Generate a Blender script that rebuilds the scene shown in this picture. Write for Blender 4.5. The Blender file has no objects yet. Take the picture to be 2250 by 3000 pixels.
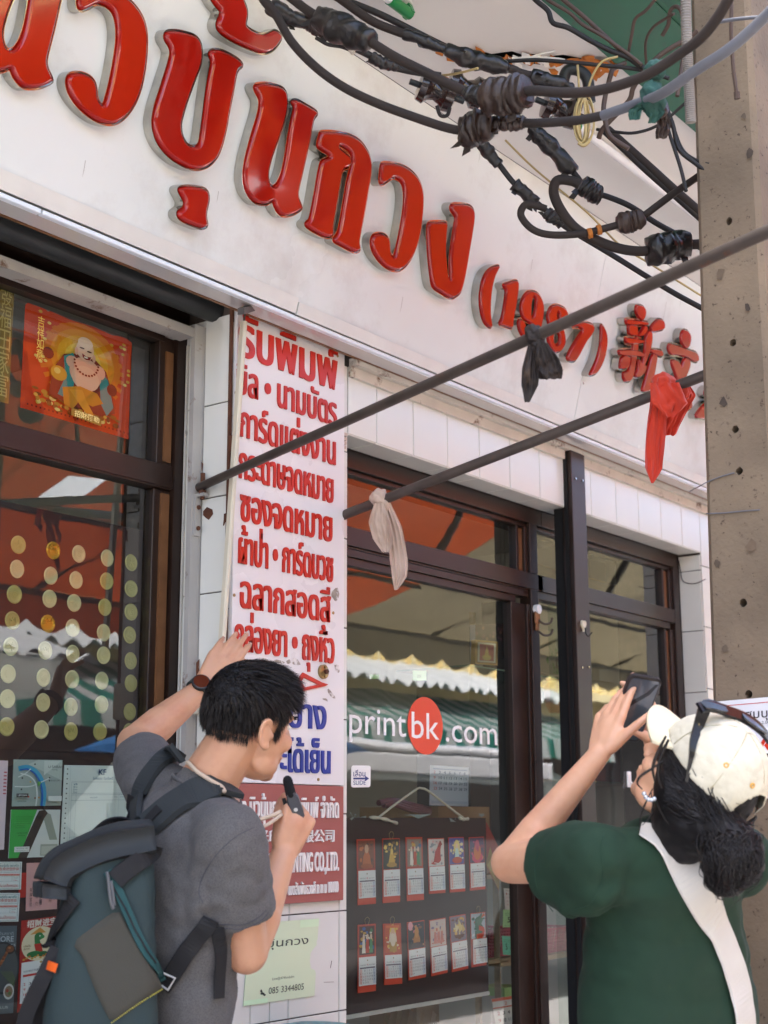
import bpy, bmesh, math, random
import numpy as np
from mathutils import Vector, Matrix, noise
from mathutils.geometry import tessellate_polygon
R = math.radians
scene = bpy.context.scene
COL = scene.collection
random.seed(7)

# ------------------------------------------------------------------ camera, sky, sun, exposure
F, YAW, PIT, ROL = 4266.7, R(53.2018), R(12.1309), R(-0.2199)
CAM = np.array([0, -2.5, 1.4])
_fw = np.array([math.sin(YAW)*math.cos(PIT), math.cos(YAW)*math.cos(PIT), math.sin(PIT)])
_r0 = np.array([math.cos(YAW), -math.sin(YAW), 0]); _u0 = np.cross(_r0, _fw)
_rt = math.cos(ROL)*_r0 + math.sin(ROL)*_u0
_up = -math.sin(ROL)*_r0 + math.cos(ROL)*_u0
cam_d = bpy.data.cameras.new('camera')
cam = bpy.data.objects.new('camera', cam_d); COL.objects.link(cam); scene.camera = cam
cam_d.sensor_fit = 'VERTICAL'; cam_d.sensor_height = 36; cam_d.sensor_width = 27
cam_d.lens = F/3000*36; cam_d.clip_start = .05; cam_d.clip_end = 500
cam.matrix_world = Matrix(((_rt[0], _up[0], -_fw[0], CAM[0]), (_rt[1], _up[1], -_fw[1], CAM[1]),
                           (_rt[2], _up[2], -_fw[2], CAM[2]), (0, 0, 0, 1)))
cam_d.dof.use_dof = True; cam_d.dof.focus_distance = 3.7; cam_d.dof.aperture_fstop = 5.0

SUN_EL, SUN_AZ = R(66), R(325)
w = bpy.data.worlds.new('World'); scene.world = w; w.use_nodes = True
nt = w.node_tree; bg = nt.nodes['Background']; bg.inputs[1].default_value = .15
sky = nt.nodes.new('ShaderNodeTexSky'); sky.sky_type = 'NISHITA'; sky.sun_disc = False
sky.sun_elevation = SUN_EL; sky.sun_rotation = SUN_AZ; sky.dust_density = 6; sky.air_density = .8; sky.ozone_density = 2
nt.links.new(sky.outputs[0], bg.inputs[0])
sun_d = bpy.data.lights.new('sun', 'SUN'); sun_d.energy = 1.4; sun_d.angle = R(14); sun_d.color = (1, .97, .92)
sun = bpy.data.objects.new('sun', sun_d); COL.objects.link(sun)
sv = Vector((math.sin(SUN_AZ)*math.cos(SUN_EL), math.cos(SUN_AZ)*math.cos(SUN_EL), math.sin(SUN_EL)))
sun.rotation_euler = sv.to_track_quat('Z', 'Y').to_euler(); sun.location = sv*30
scene.view_settings.view_transform = 'Standard'; scene.view_settings.look = 'None'
scene.view_settings.exposure = 2.95; scene.view_settings.gamma = 1
scene.cycles.use_denoising = True
scene.cycles.max_bounces = 8; scene.cycles.transparent_max_bounces = 16
scene.cycles.sample_clamp_indirect = 6

# ------------------------------------------------------------------ measuring: a photo point on a known plane
def ray(u, v): return _fw + _rt*(u-1125)/F - _up*(v-1500)/F
def PL(u, v, p0, n):
    p0 = np.array(p0, float); n = np.array(n, float); d = ray(u, v)
    return Vector(CAM + d*((p0-CAM) @ n)/(d @ n))
def PY(u, v, y=0.): return PL(u, v, (0, y, 0), (0, 1, 0))
def PX(u, v, x): return PL(u, v, (x, 0, 0), (1, 0, 0))
def PZ(u, v, z): return PL(u, v, (0, 0, z), (0, 0, 1))
def PD(u, v, r): return Vector(CAM + ray(u, v)*r)

# ------------------------------------------------------------------ materials
def lin(h):
    if isinstance(h, str):
        h = h.lstrip('#'); h = [int(h[i:i+2], 16)/255 for i in (0, 2, 4)]
    return tuple(c/12.92 if c <= .04045 else ((c+.055)/1.055)**2.4 for c in h[:3])
def mat(name, col, rough=.6, metal=0., var=.0, vscale=8., bump=0., bscale=60., spec=.5, col2=None, c2scale=4., c2lo=.5, c2hi=.62, stretch=None, trans=0., sheen=0., coat=0., bdist=.002, sss=0.):
    m = bpy.data.materials.new(name); m.use_nodes = True
    n = m.node_tree.nodes; l = m.node_tree.links; b = n['Principled BSDF']
    c = lin(col)
    b.inputs['Base Color'].default_value = (*c, 1); b.inputs['Roughness'].default_value = rough
    b.inputs['Metallic'].default_value = metal; b.inputs['Specular IOR Level'].default_value = spec
    if coat: b.inputs['Coat Weight'].default_value = coat; b.inputs['Coat Roughness'].default_value = .04
    if sheen: b.inputs['Sheen Weight'].default_value = sheen
    if sss:
        b.inputs['Subsurface Weight'].default_value = sss; b.inputs['Subsurface Radius'].default_value = (.012, .004, .002)
        b.inputs['Subsurface Scale'].default_value = .6
    tc = n.new('ShaderNodeTexCoord'); mp = n.new('ShaderNodeMapping'); l.new(tc.outputs['Object'], mp.inputs[0])
    if stretch: mp.inputs['Scale'].default_value = stretch
    last = None
    if var or col2:
        rgb = n.new('ShaderNodeRGB'); rgb.outputs[0].default_value = (*c, 1); last = rgb.outputs[0]
    if col2:
        t = n.new('ShaderNodeTexNoise'); t.inputs['Scale'].default_value = c2scale; t.inputs['Detail'].default_value = 8; t.inputs['Roughness'].default_value = .68
        l.new(mp.outputs[0], t.inputs['Vector'])
        r = n.new('ShaderNodeValToRGB'); r.color_ramp.elements[0].position = c2lo; r.color_ramp.elements[1].position = c2hi
        l.new(t.outputs[0], r.inputs[0])
        x = n.new('ShaderNodeMix'); x.data_type = 'RGBA'; l.new(r.outputs[0], x.inputs[0]); l.new(last, x.inputs[6]); x.inputs[7].default_value = (*lin(col2), 1)
        last = x.outputs[2]
    if var:
        t = n.new('ShaderNodeTexNoise'); t.inputs['Scale'].default_value = vscale; t.inputs['Detail'].default_value = 6
        l.new(mp.outputs[0], t.inputs['Vector'])
        r = n.new('ShaderNodeMapRange'); r.inputs[3].default_value = 1-var; r.inputs[4].default_value = 1+var; r.inputs[1].default_value = .25; r.inputs[2].default_value = .75
        l.new(t.outputs[0], r.inputs[0])
        x = n.new('ShaderNodeVectorMath'); x.operation = 'SCALE'; l.new(last, x.inputs[0]); l.new(r.outputs[0], x.inputs['Scale'])
        last = x.outputs[0]
        rr = n.new('ShaderNodeMapRange'); rr.inputs[3].default_value = max(.02, rough-.12); rr.inputs[4].default_value = min(1, rough+.12)
        l.new(t.outputs[0], rr.inputs[0]); l.new(rr.outputs[0], b.inputs['Roughness'])
    if last is not None: l.new(last, b.inputs['Base Color'])
    if bump:
        t = n.new('ShaderNodeTexNoise'); t.inputs['Scale'].default_value = bscale; t.inputs['Detail'].default_value = 5
        l.new(mp.outputs[0], t.inputs['Vector'])
        bp = n.new('ShaderNodeBump'); bp.inputs['Strength'].default_value = bump; bp.inputs['Distance'].default_value = bdist
        l.new(t.outputs[0], bp.inputs['Height']); l.new(bp.outputs[0], b.inputs['Normal'])
    if trans:
        tr = n.new('ShaderNodeBsdfTranslucent'); tr.inputs[0].default_value = (*c, 1)
        if last is not None: l.new(last, tr.inputs[0])
        ms = n.new('ShaderNodeMixShader'); ms.inputs[0].default_value = trans
        out = n['Material Output']; l.new(b.outputs[0], ms.inputs[1]); l.new(tr.outputs[0], ms.inputs[2]); l.new(ms.outputs[0], out.inputs[0])
    return m
def glass_mat(name, ior=1.9, tint='#dfe8e4', lo=.0):
    m = bpy.data.materials.new(name); m.use_nodes = True
    n = m.node_tree.nodes; l = m.node_tree.links; n.remove(n['Principled BSDF'])
    t = n.new('ShaderNodeBsdfTransparent'); t.inputs[0].default_value = (*lin(tint), 1)
    g = n.new('ShaderNodeBsdfGlossy'); g.inputs['Roughness'].default_value = .004
    nz = n.new('ShaderNodeTexNoise'); nz.inputs['Scale'].default_value = 3.5; tc = n.new('ShaderNodeTexCoord'); l.new(tc.outputs['Object'], nz.inputs['Vector'])
    bp = n.new('ShaderNodeBump'); bp.inputs['Strength'].default_value = .12; bp.inputs['Distance'].default_value = .004; l.new(nz.outputs[0], bp.inputs['Height']); l.new(bp.outputs[0], g.inputs['Normal'])
    f = n.new('ShaderNodeFresnel'); f.inputs[0].default_value = ior
    # the pane counts for both of its faces whichever side it is seen from
    lw = n.new('ShaderNodeLayerWeight'); lw.inputs[0].default_value = .5
    pw = n.new('ShaderNodeMath'); pw.operation = 'POWER'; l.new(lw.outputs['Facing'], pw.inputs[0]); pw.inputs[1].default_value = 2.6
    mr = n.new('ShaderNodeMapRange'); mr.inputs[3].default_value = .07+lo; mr.inputs[4].default_value = .95; l.new(pw.outputs[0], mr.inputs[0])
    n.remove(f)
    mx = n.new('ShaderNodeMixShader'); l.new(mr.outputs[0], mx.inputs[0]); l.new(t.outputs[0], mx.inputs[1]); l.new(g.outputs[0], mx.inputs[2])
    l.new(mx.outputs[0], n['Material Output'].inputs[0])
    return m
def vcol_mat(name='printed_paper', rough=.55, coat=0.):
    m = bpy.data.materials.new(name); m.use_nodes = True
    n = m.node_tree.nodes; l = m.node_tree.links; b = n['Principled BSDF']
    a = n.new('ShaderNodeAttribute'); a.attribute_name = 'ink'
    l.new(a.outputs['Color'], b.inputs['Base Color']); b.inputs['Roughness'].default_value = rough
    if coat: b.inputs['Coat Weight'].default_value = coat
    return m

# ------------------------------------------------------------------ objects
def tag(o, label=None, cat=None, group=None, kind=None):
    if label: o['label'] = label
    if cat: o['category'] = cat
    if group: o['group'] = group
    if kind: o['kind'] = kind
    return o
def empty(name, loc, label=None, cat=None, group=None):
    o = bpy.data.objects.new(name, None); COL.objects.link(o); o.location = loc; o.empty_display_size = .05
    return tag(o, label, cat, group)
def link(name, me, mats, parent=None, smooth=False):
    if not isinstance(mats, (list, tuple)): mats = [mats]
    for m in mats: me.materials.append(m)
    if smooth: me.polygons.foreach_set('use_smooth', [True]*len(me.polygons))
    o = bpy.data.objects.new(name, me); COL.objects.link(o)
    if parent is not None:
        o.parent = parent; o.matrix_parent_inverse = Matrix.Translation(-world_loc(parent))
    return o
def world_loc(p):
    v = Vector(p.location)
    if p.parent is not None: v = world_loc(p.parent) + v - world_loc(p.parent) if p.type == 'MESH' else v
    return v
class MB:
    """collects faces in world space, then becomes ONE mesh object"""
    def __init__(s): s.v = []; s.f = []; s.mi = []; s.c = []
    def add(s, vs, fs, mi=0, col=None):
        k = len(s.v); s.v += [tuple(v) for v in vs]; s.f += [tuple(i+k for i in f) for f in fs]; s.mi += [mi]*len(fs); s.c += [col]*len(fs)
        return s
    def box(s, a, b, mi=0, bev=0.):
        (x0, y0, z0), (x1, y1, z1) = a, b
        x0, x1 = min(x0, x1), max(x0, x1); y0, y1 = min(y0, y1), max(y0, y1); z0, z1 = min(z0, z1), max(z0, z1)
        if bev <= 0:
            vs = [(x, y, z) for z in (z0, z1) for y in (y0, y1) for x in (x0, x1)]
            return s.add(vs, [(0, 2, 3, 1), (4, 5, 7, 6), (0, 1, 5, 4), (2, 6, 7, 3), (0, 4, 6, 2), (1, 3, 7, 5)], mi)
        bm = bmesh.new(); bmesh.ops.create_cube(bm, size=1, matrix=Matrix.Translation(((x0+x1)/2, (y0+y1)/2, (z0+z1)/2)) @ Matrix.Diagonal((x1-x0, y1-y0, z1-z0, 1)))
        bmesh.ops.bevel(bm, geom=bm.edges[:], offset=min(bev, .45*min(x1-x0, y1-y0, z1-z0)), segments=2, affect='EDGES', profile=.5)
        return s.bm(bm, mi)
    def bm(s, bm, mi=0, M=None):
        bm.verts.index_update()
        s.add([(M @ v.co if M else v.co) for v in bm.verts], [[v.index for v in f.verts] for f in bm.faces], mi); bm.free(); return s
    def tube(s, pts, r, seg=10, mi=0, cap=True, ell=None):
        P = [Vector(p) for p in pts]; n = len(P); rs = r if isinstance(r, (list, tuple)) else [r]*n
        vs = []; t0 = None; up = None
        for i in range(n):
            t = (P[min(i+1, n-1)]-P[max(i-1, 0)]).normalized()
            if up is None:
                up = t.orthogonal().normalized()
            else:
                up = (up - t*up.dot(t))
                up = up.normalized() if up.length > 1e-6 else t.orthogonal().normalized()
            bi = t.cross(up)
            for k in range(seg):
                a = 2*math.pi*k/seg
                vs.append(P[i]+(up*math.cos(a)+bi*math.sin(a))*rs[i])
        fs = []
        for i in range(n-1):
            for k in range(seg):
                k2 = (k+1) % seg; fs.append((i*seg+k, i*seg+k2, (i+1)*seg+k2, (i+1)*seg+k))
        if cap: fs += [tuple(range(seg-1, -1, -1)), tuple((n-1)*seg+k for k in range(seg))]
        return s.add(vs, fs, mi)
    def quad(s, a, b, c, d, mi=0, col=None): return s.add([a, b, c, d], [(0, 1, 2, 3)], mi, col)
    def poly(s, pts, mi=0, col=None):
        P = [Vector(p) for p in pts]
        return s.add(P, [tuple(t) for t in tessellate_polygon([P])], mi, col)
    def mesh(s, name='m'):
        me = bpy.data.meshes.new(name); me.from_pydata(s.v, [], s.f)
        me.polygons.foreach_set('material_index', s.mi)
        if any(c is not None for c in s.c):
            a = me.color_attributes.new('ink', 'FLOAT_COLOR', 'CORNER')
            vals = []
            for p, c in zip(me.polygons, s.c): vals += [*(c or (1, 1, 1)), 1.]*len(p.vertices)
            a.data.foreach_set('color', vals)
        me.update(); return me
    def build(s, name, mats, parent=None, smooth=False, ang=None):
        me = s.mesh(name); o = link(name, me, mats, parent, smooth)
        if ang is not None:
            me.polygons.foreach_set('use_smooth', [True]*len(me.polygons)); me.set_sharp_from_angle(angle=R(ang))
        return o
def smoothpath(pts, n=8):
    P = [Vector(p) for p in pts]; Q = [P[0]*2-P[1]]+P+[P[-1]*2-P[-2]]; out = []
    for i in range(1, len(Q)-2):
        a, b, c, d = Q[i-1:i+3]
        for k in range(n):
            t = k/n
            out.append(.5*((2*b)+(c-a)*t+(2*a-5*b+4*c-d)*t*t+(3*b-a-3*c+d)*t**3))
    return out+[P[-1]]
def chaikin(p, it=2, closed=True):
    p = [Vector(q) for q in p]
    for _ in range(it):
        q = []; n = len(p)
        for i in range(n if closed else n-1):
            a, b = p[i], p[(i+1) % n]; q += [a*.75+b*.25, a*.25+b*.75]
        p = q
    return p
def signed(p): return sum(p[i].x*p[(i+1) % len(p)].y-p[(i+1) % len(p)].x*p[i].y for i in range(len(p)))/2
def offset2(p, d):
    """move a 2D loop outwards by d (holes: pass them wound the other way)"""
    n = len(p); out = []
    for i in range(n):
        a, b, c = p[i-1], p[i], p[(i+1) % n]
        e1 = (b-a); e2 = (c-b)
        if e1.length < 1e-9 or e2.length < 1e-9: out.append(b.copy()); continue
        n1 = Vector((e1.y, -e1.x)).normalized(); n2 = Vector((e2.y, -e2.x)).normalized()
        m = n1+n2
        if m.length < .3: m = n1
        m.normalize(); k = 1/max(.5, m.dot(n1))
        out.append(b+m*d*k)
    return out
def slab(mb, loops, fr, rings, mi=0, cap=True, bottom=False):
    """loops: 2D loops (first outer, rest holes); rings: (offset, height) pairs; fr(x,y,h) -> world"""
    L = []
    for k, p in enumerate(loops):
        p = [Vector((q[0], q[1])) for q in p]
        if (signed(p) > 0) != (k == 0): p = p[::-1]
        L.append(p)
    tops = []
    for p in L:
        n = len(p); vs = []; 
        for off, h in rings: vs += [fr(q.x, q.y, h) for q in offset2(p, off)]
        fs = []
        for j in range(len(rings)-1):
            for i in range(n):
                i2 = (i+1) % n; fs.append((j*n+i, j*n+i2, (j+1)*n+i2, (j+1)*n+i))
        mb.add(vs, fs, mi)
        tops.append([Vector((q.x, q.y, 0)) for q in offset2(p, rings[-1][0])])
    if cap:
        flat = [q for t in tops for q in t]
        mb.add([fr(q.x, q.y, rings[-1][1]) for q in flat], [tuple(t) for t in tessellate_polygon(tops)], mi)
def text2d(s, offset=0., size=1.):
    c = bpy.data.curves.new('t', 'FONT'); c.body = s; c.size = size; c.offset = offset; c.resolution_u = 3
    o = bpy.data.objects.new('t', c); COL.objects.link(o); bpy.context.view_layer.update()
    me = bpy.data.meshes.new_from_object(o.evaluated_get(bpy.context.evaluated_depsgraph_get()))
    vs = [v.co.copy() for v in me.vertices]; fs = [tuple(p.vertices) for p in me.polygons]
    bpy.data.objects.remove(o); bpy.data.curves.remove(c); bpy.data.meshes.remove(me)
    return vs, fs
def put_text(mb, s, fr, x0, x1, y0, h, t=0., mi=0, col=None, offset=0., ref=.62, bold=0.):
    """text from x0 to x1, baseline y0, letter height h; raised by t in front of height 0"""
    vs, fs = text2d(s, offset)
    if not vs: return
    a = min(v.x for v in vs); b = max(v.x for v in vs)
    if bold:                                                           # heavy letters: three passes side by side, each a hair higher
        e = h/ref*bold
        for k in (-1, 0, 1): put_text(mb, s, fr, x0+e+k*e, x1-e+k*e, y0, h, t+.00012*k, mi, col, offset, ref)
        return
    X = lambda v: x0+(v.x-a)/(b-a)*(x1-x0)
    Yv = lambda v: y0+v.y/ref*h
    base = isinstance(t, tuple); t0, t1 = t if base else (0., t)
    mb.add([fr(X(v), Yv(v), t1) for v in vs], fs, mi, col)
    if t1-t0 > 1e-6:
        ed = {}
        for f in fs:
            for i in range(len(f)):
                e = (f[i], f[(i+1) % len(f)])
                if (e[1], e[0]) in ed: del ed[(e[1], e[0])]
                else: ed[e] = 1
        vv = []; ff = []
        for (i, j) in ed:
            k = len(vv); vv += [fr(X(vs[i]), Yv(vs[i]), t1), fr(X(vs[j]), Yv(vs[j]), t1), fr(X(vs[j]), Yv(vs[j]), t0), fr(X(vs[i]), Yv(vs[i]), t0)]; ff.append((k, k+3, k+2, k+1))
        mb.add(vv, ff, mi, col)
def wallframe(y): return lambda a, b, h: (a, y-h, b)      # a = X, b = Z, h towards the street
# ------------------------------------------------------------------ materials of the setting
TH = R(14.5)
M = {}
M['tile'] = mat('white_glazed_tile', '#dfddd3', .16, var=.04, vscale=3, bump=.04, bscale=6, spec=.5)
M['grout'] = mat('dark_grout', '#4a4038', .9, var=.3, vscale=40)
M['brown'] = mat('brown_aluminium', '#2a1a12', .36, .0, var=.25, vscale=14, stretch=(.4, 1, 1), bump=.05, bscale=40)
M['brown_lit'] = mat('lit_brown_aluminium', '#8a5f3e', .34, .45, var=.2, vscale=18)  # lighter copy of the frame brown, light on the beads painted in
M['black'] = mat('black_gap', '#0d0c0b', .7)
M['steel_paint'] = mat('grey_painted_steel', '#aaa59e', .45, var=.12, vscale=9, col2='#6a4f3c', c2scale=13, c2lo=.57, c2hi=.66, bump=.1, bscale=30)
M['dark_steel'] = mat('dark_shutter_steel', '#2c2e2e', .45, .3, var=.3, vscale=12)
M['rust'] = mat('rust', '#5a3420', .85, var=.4, vscale=30, bump=.5, bscale=80)
M['old_white'] = mat('chipped_white_paint', '#cfc8bb', .6, var=.1, vscale=10, col2='#6b4a33', c2scale=9, c2lo=.58, c2hi=.66, bump=.2, bscale=40)
M['glass'] = glass_mat('window_glass')
M['plaster'] = mat('interior_plaster', '#b9b3a6', .85, var=.08, vscale=4)
M['ceil_in'] = mat('interior_ceiling', '#b8b4ac', .85, var=.06, vscale=3)
M['floor_in'] = mat('interior_floor', '#6a5f55', .4, var=.15, vscale=5)
M['panel'] = mat('white_acrylic_panel', '#dddeda', .22, var=.03, vscale=2.0, bump=.08, bscale=2.6, bdist=.012, col2='#c9c5bf', c2scale=3.2, c2lo=.52, c2hi=.75)
M['trim'] = mat('white_aluminium_trim', '#dcd8d0', .4, .1, var=.06, vscale=12, col2='#8d7a70', c2scale=7, c2lo=.66, c2hi=.8)
M['gloss_white'] = mat('glossy_soffit_panel', '#c9c4c2', .06, 0, var=.03, vscale=3, coat=.6)
M['chrome'] = mat('polished_steel', '#b8b4ad', .12, 1., var=.18, vscale=20)
M['red'] = mat('red_acrylic', '#a01408', .10, var=.10, vscale=5, coat=.35)
M['soffit'] = mat('painted_soffit', '#d4d1cc', .6, var=.04, vscale=2.5, col2='#a08d84', c2scale=5, c2lo=.68, c2hi=.85, bump=.05, bscale=8, bdist=.006)
M['asphalt'] = mat('asphalt', '#413f3d', .9, var=.25, vscale=20, bump=.4, bscale=120)
M['paving'] = mat('paving', '#b0aeab', .85, var=.15, vscale=6, bump=.3, bscale=60)
E2 = lambda a, b: (a[0]+b[0], a[1]+b[1], a[2]+b[2])

# ------------------------------------------------------------------ ground
tag(MB().quad((-80, -3.6, 0), (80, -3.6, 0), (80, .2, 0), (-80, .2, 0)).build('pavement', M['paving']), kind='structure')
mb = MB(); mb.quad((-120, -120, -.12), (120, -120, -.12), (120, 120, -.12), (-120, 120, -.12)); mb.box((-80, -3.75, -.11), (80, -3.602, .003))
tag(mb.build('road', [M['asphalt']]), kind='structure')

# ------------------------------------------------------------------ the shop front
SHOP = empty('shop_building', (3.5, 0, 0), 'white tiled shophouse front with brown framed glass windows and a sliding door', 'shop')
def tilegrid(mb, fr, us, vs, g=.0016, t=.006, b=.0015):
    """glazed tiles between the joint lines us, vs; fr(u,v,h)"""
    for i in range(len(us)-1):
        for j in range(len(vs)-1):
            u0, u1, v0, v1 = us[i]+g, us[i+1]-g, vs[j]+g, vs[j+1]-g
            if u1-u0 < .004 or v1-v0 < .004: continue
            tt = t + random.uniform(-.0004, .0004)
            o = [(u0, v0), (u1, v0), (u1, v1), (u0, v1)]; b_ = min(b, (u1-u0)*.3, (v1-v0)*.3)
            i_ = [(u0+b_, v0+b_), (u1-b_, v0+b_), (u1-b_, v1-b_), (u0+b_, v1-b_)]
            q = [fr(*p, 0) for p in o]+[fr(*p, tt-b_) for p in o]+[fr(*p, tt) for p in i_]
            f = [(8, 9, 10, 11)]
            for k in range(4):
                k2 = (k+1) % 4; f += [(k, k2, 4+k2, 4+k), (4+k, 4+k2, 8+k2, 8+k)]
            mb.add(q, f, 0)
zz = [0.0]+[.164+.2532*k for k in range(0, 10)]+[2.70]
XL, XR = 2.675, 3.17
mb = MB()
mb.box((XL+.006, .006, 0), (XR, .4, 2.9), 1)
tilegrid(mb, lambda u, v, h: (u, .006-h, v), [XL, 2.79, 2.862, 2.9325, 3.137, XR], zz)
tilegrid(mb, lambda u, v, h: (XL+.006-h, u, v), [.003, .094, .2], [0.0]+[.25*k-.02 for k in range(1, 11)]+[2.72])
mb.build('pillar', [M['tile'], M['grout']], SHOP)
mb = MB(); mb.box((XL-.003, -.0045, 0), (XL+.004, .004, 2.75)); mb.build('corner_strip', M['rust'], SHOP)
# right pillar and its jamb
mb = MB(); mb.box((5.535, .006, 0), (6.2, .4, 2.9), 1)
tilegrid(mb, lambda u, v, h: (u, .006-h, v), [5.53, 5.715, 5.9, 6.1], zz)
tilegrid(mb, lambda u, v, h: (5.535-h, u, v), [.006, .104], [0.0]+[.2-.03+.2505*k for k in range(0, 10)]+[2.49])
mb.build('pillar', [M['tile'], M['grout']], SHOP)
# lintel
lx = [3.172, 3.309, 3.494, 3.678, 3.862, 4.048, 4.241, 4.42, 4.604, 4.797, 4.979, 5.171, 5.358, 5.53]
mb = MB(); mb.box((3.171, .006, 2.502), (6.2, .4, 2.9), 1)
tilegrid(mb, lambda u, v, h: (u, .006-h, v), lx, [2.4975, 2.70])
tilegrid(mb, lambda u, v, h: (u, v, 2.502-h), [x-.004 for x in lx[:-1]]+[5.53], [.002, .1])
mb.build('lintel', [M['tile'], M['grout']], SHOP)
mb = MB(); mb.box((3.173, -.012, 2.668), (4.40, .0, 2.70)); mb.box((4.52, -.012, 2.668), (6.2, .0, 2.70)); mb.box((3.173, -.03, 2.7005), (6.2, -.002, 2.722))
mb.build('lintel_batten', M['old_white'], SHOP)
# wall above, left of pillar
mb = MB(); mb.box((-4, .1, 2.76), (6.2, .5, 6.5)); mb.box((-4, .22, 0), (2.0, .5, .75)); mb.box((6.2, 0, 0), (14, .5, 6.5)); mb.box((-9, 0, 0), (-4, .5, 6.5))
mb.build('upper_wall', M['plaster'], SHOP)
# shutter slot: channel, black gap, light strip, dark frame
mb = MB(); mb.box((XL-.004, .095, 0), (XL-.034, .101, 2.70)); mb.box((XL-.034, .095, 0), (XL-.036, .1105, 2.70)); mb.box((XL+.004, .094, 0), (XL-.006, .125, 2.7))
mb.build('shutter_channel', M['steel_paint'], SHOP)
mb = MB(); mb.box((XL+.012, .1255, 0), (XL+.03, .150, 2.7)); mb.build('shutter_gap', M['black'], SHOP)  # solid black strip, puts the shade of the slot into colour
mb = MB(); mb.box((XL-.006, .1505, 0), (XL+.03, .157, 2.66)); mb.build('shutter_strip', M['old_white'], SHOP)
# steel angle above the left window and the rolled shutter behind the soffit
zl = [2.665, 2.672, 2.70, 2.745]
mb = MB(); mb.box((-3, .100, 2.664), (2.64, .152, 2.690)); mb.box((-3, .152, 2.672), (2.64, .176, 2.71)); mb.build('steel_lintel', M['steel_paint'], SHOP)
mb = MB(); mb.tube([(-3, .065, 2.742), (2.72, .065, 2.742)], .033, 14); mb.box((-3, .03, 2.758), (2.74, .16, 2.80)); mb.build('rolled_shutter', M['dark_steel'], SHOP, ang=40)
# left window
gL = .19
wl = empty('shop_window', (2.2, gL, 1.2)); wl.parent = SHOP; wl.matrix_parent_inverse = Matrix.Translation(-Vector(SHOP.location))
mb = MB()
mb.box((2.640, .160, 0.7), (2.70, .23, 2.70)); mb.box((-1, .160, 2.672), (2.70, .23, 2.76), bev=.002)
mb.box((2.585, .172, 2.322), (2.6395, .212, 2.67), bev=.002)
mb.box((-1, .166, 2.256), (2.6395, .215, 2.322), bev=.003); mb.box((-1, .163, 2.262), (2.6395, .1655, 2.278))
mb.box((2.583, .176, .95), (2.6395, .212, 2.2555), bev=.002); mb.box((-1, .166, .7), (2.6395, .225, .95), bev=.003)
mb.box((-1, .168, 2.655), (2.6, .2, 2.671)); mb.box((.6, .168, .95), (.66, .212, 2.2555)); mb.box((.6, .168, 2.3225), (.66, .212, 2.655))
mb.build('frame', M['brown'], wl)
mb = MB(); mb.box((2.606, .1665, 2.33), (2.632, .1715, 2.63)); mb.box((2.605, .1685, .96), (2.633, .1755, 2.245)); mb.build('frame_bead', M['brown_lit'], wl)
mb = MB(); mb.quad((-1, gL, .95), (2.585, gL, .95), (2.585, gL, 2.2555), (-1, gL, 2.2555)); mb.build('pane', M['glass'], wl)
mb = MB(); mb.quad((-1, gL, 2.322), (2.587, gL, 2.322), (2.587, gL, 2.656), (-1, gL, 2.656)); mb.build('pane', M['glass'], wl)
# right window bays
gR = .135
def rbox(mb, x0, x1, z0, z1, y0=.104, y1=.15): mb.box((x0, y0, z0), (x1, y1, z1), bev=.002)
wr = empty('sliding_door', (3.8, gR, 1.2)); wr.parent = SHOP; wr.matrix_parent_inverse = Matrix.Translation(-Vector(SHOP.location))
mb = MB()
rbox(mb, 3.17, 4.42, 2.44, 2.497); rbox(mb, 3.17, 4.42, 2.425, 2.4395, .118)                      # head
rbox(mb, 3.17, 4.42, 2.205, 2.262, .1035); rbox(mb, 3.17, 4.33, 2.198, 2.2045, .110); rbox(mb, 3.17, 4.33, 2.175, 2.1975, .112); rbox(mb, 3.17, 4.26, 2.150, 2.1745, .120)
rbox(mb, 4.335, 4.385, .05, 2.2045, .1025); rbox(mb, 4.335, 4.385, 2.2625, 2.4395, .1025)                # mullion
rbox(mb, 4.225, 4.334, .05, 2.1495, .118); rbox(mb, 4.315, 4.3345, .05, 2.1495, .108)
rbox(mb, 4.270, 4.285, 2.2625, 2.4245, .118); rbox(mb, 4.315, 4.3345, 2.2625, 2.4245, .112)
mb.build('frame', M['brown'], wr)
mb = MB(); rbox(mb, 4.2855, 4.3145, 2.268, 2.418, .122); mb.build('frame_bead', M['brown_lit'], wr)
mb = MB(); mb.quad((3.17, gR, .3), (4.23, gR, .3), (4.23, gR, 2.152), (3.17, gR, 2.152)); mb.build('pane', M['glass'], wr)
mb = MB(); mb.quad((3.17, gR, 2.2), (4.272, gR, 2.2), (4.272, gR, 2.43), (3.17, gR, 2.43)); mb.build('pane', M['glass'], wr)
mb = MB(); mb.quad((4.384, gR, .3), (4.62, gR, .3), (4.62, gR, 2.20), (4.384, gR, 2.20)); mb.build('pane', M['glass'], wr)
mb = MB(); mb.quad((4.384, gR, 2.262), (4.62, gR, 2.262), (4.62, gR, 2.43), (4.384, gR, 2.43)); mb.build('pane', M['glass'], wr)
wq = empty('shop_window', (5.0, gR, 1.2)); wq.parent = SHOP; wq.matrix_parent_inverse = Matrix.Translation(-Vector(SHOP.location))
mb = MB()
rbox(mb, 4.4205, 5.525, 2.44, 2.497); rbox(mb, 4.4205, 5.475, 2.425, 2.4395, .118)
rbox(mb, 4.3855, 5.475, 2.205, 2.262, .1035); rbox(mb, 4.3855, 5.44, 2.178, 2.2045, .110)
rbox(mb, 5.4755, 5.525, .05, 2.4395, .1025)
rbox(mb, 5.40, 5.415, 2.2625, 2.4245, .118); rbox(mb, 5.448, 5.475, 2.2625, 2.4245, .112); rbox(mb, 5.40, 5.415, .05, 2.1775, .118); rbox(mb, 5.4405, 5.475, .05, 2.1775, .112)
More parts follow.
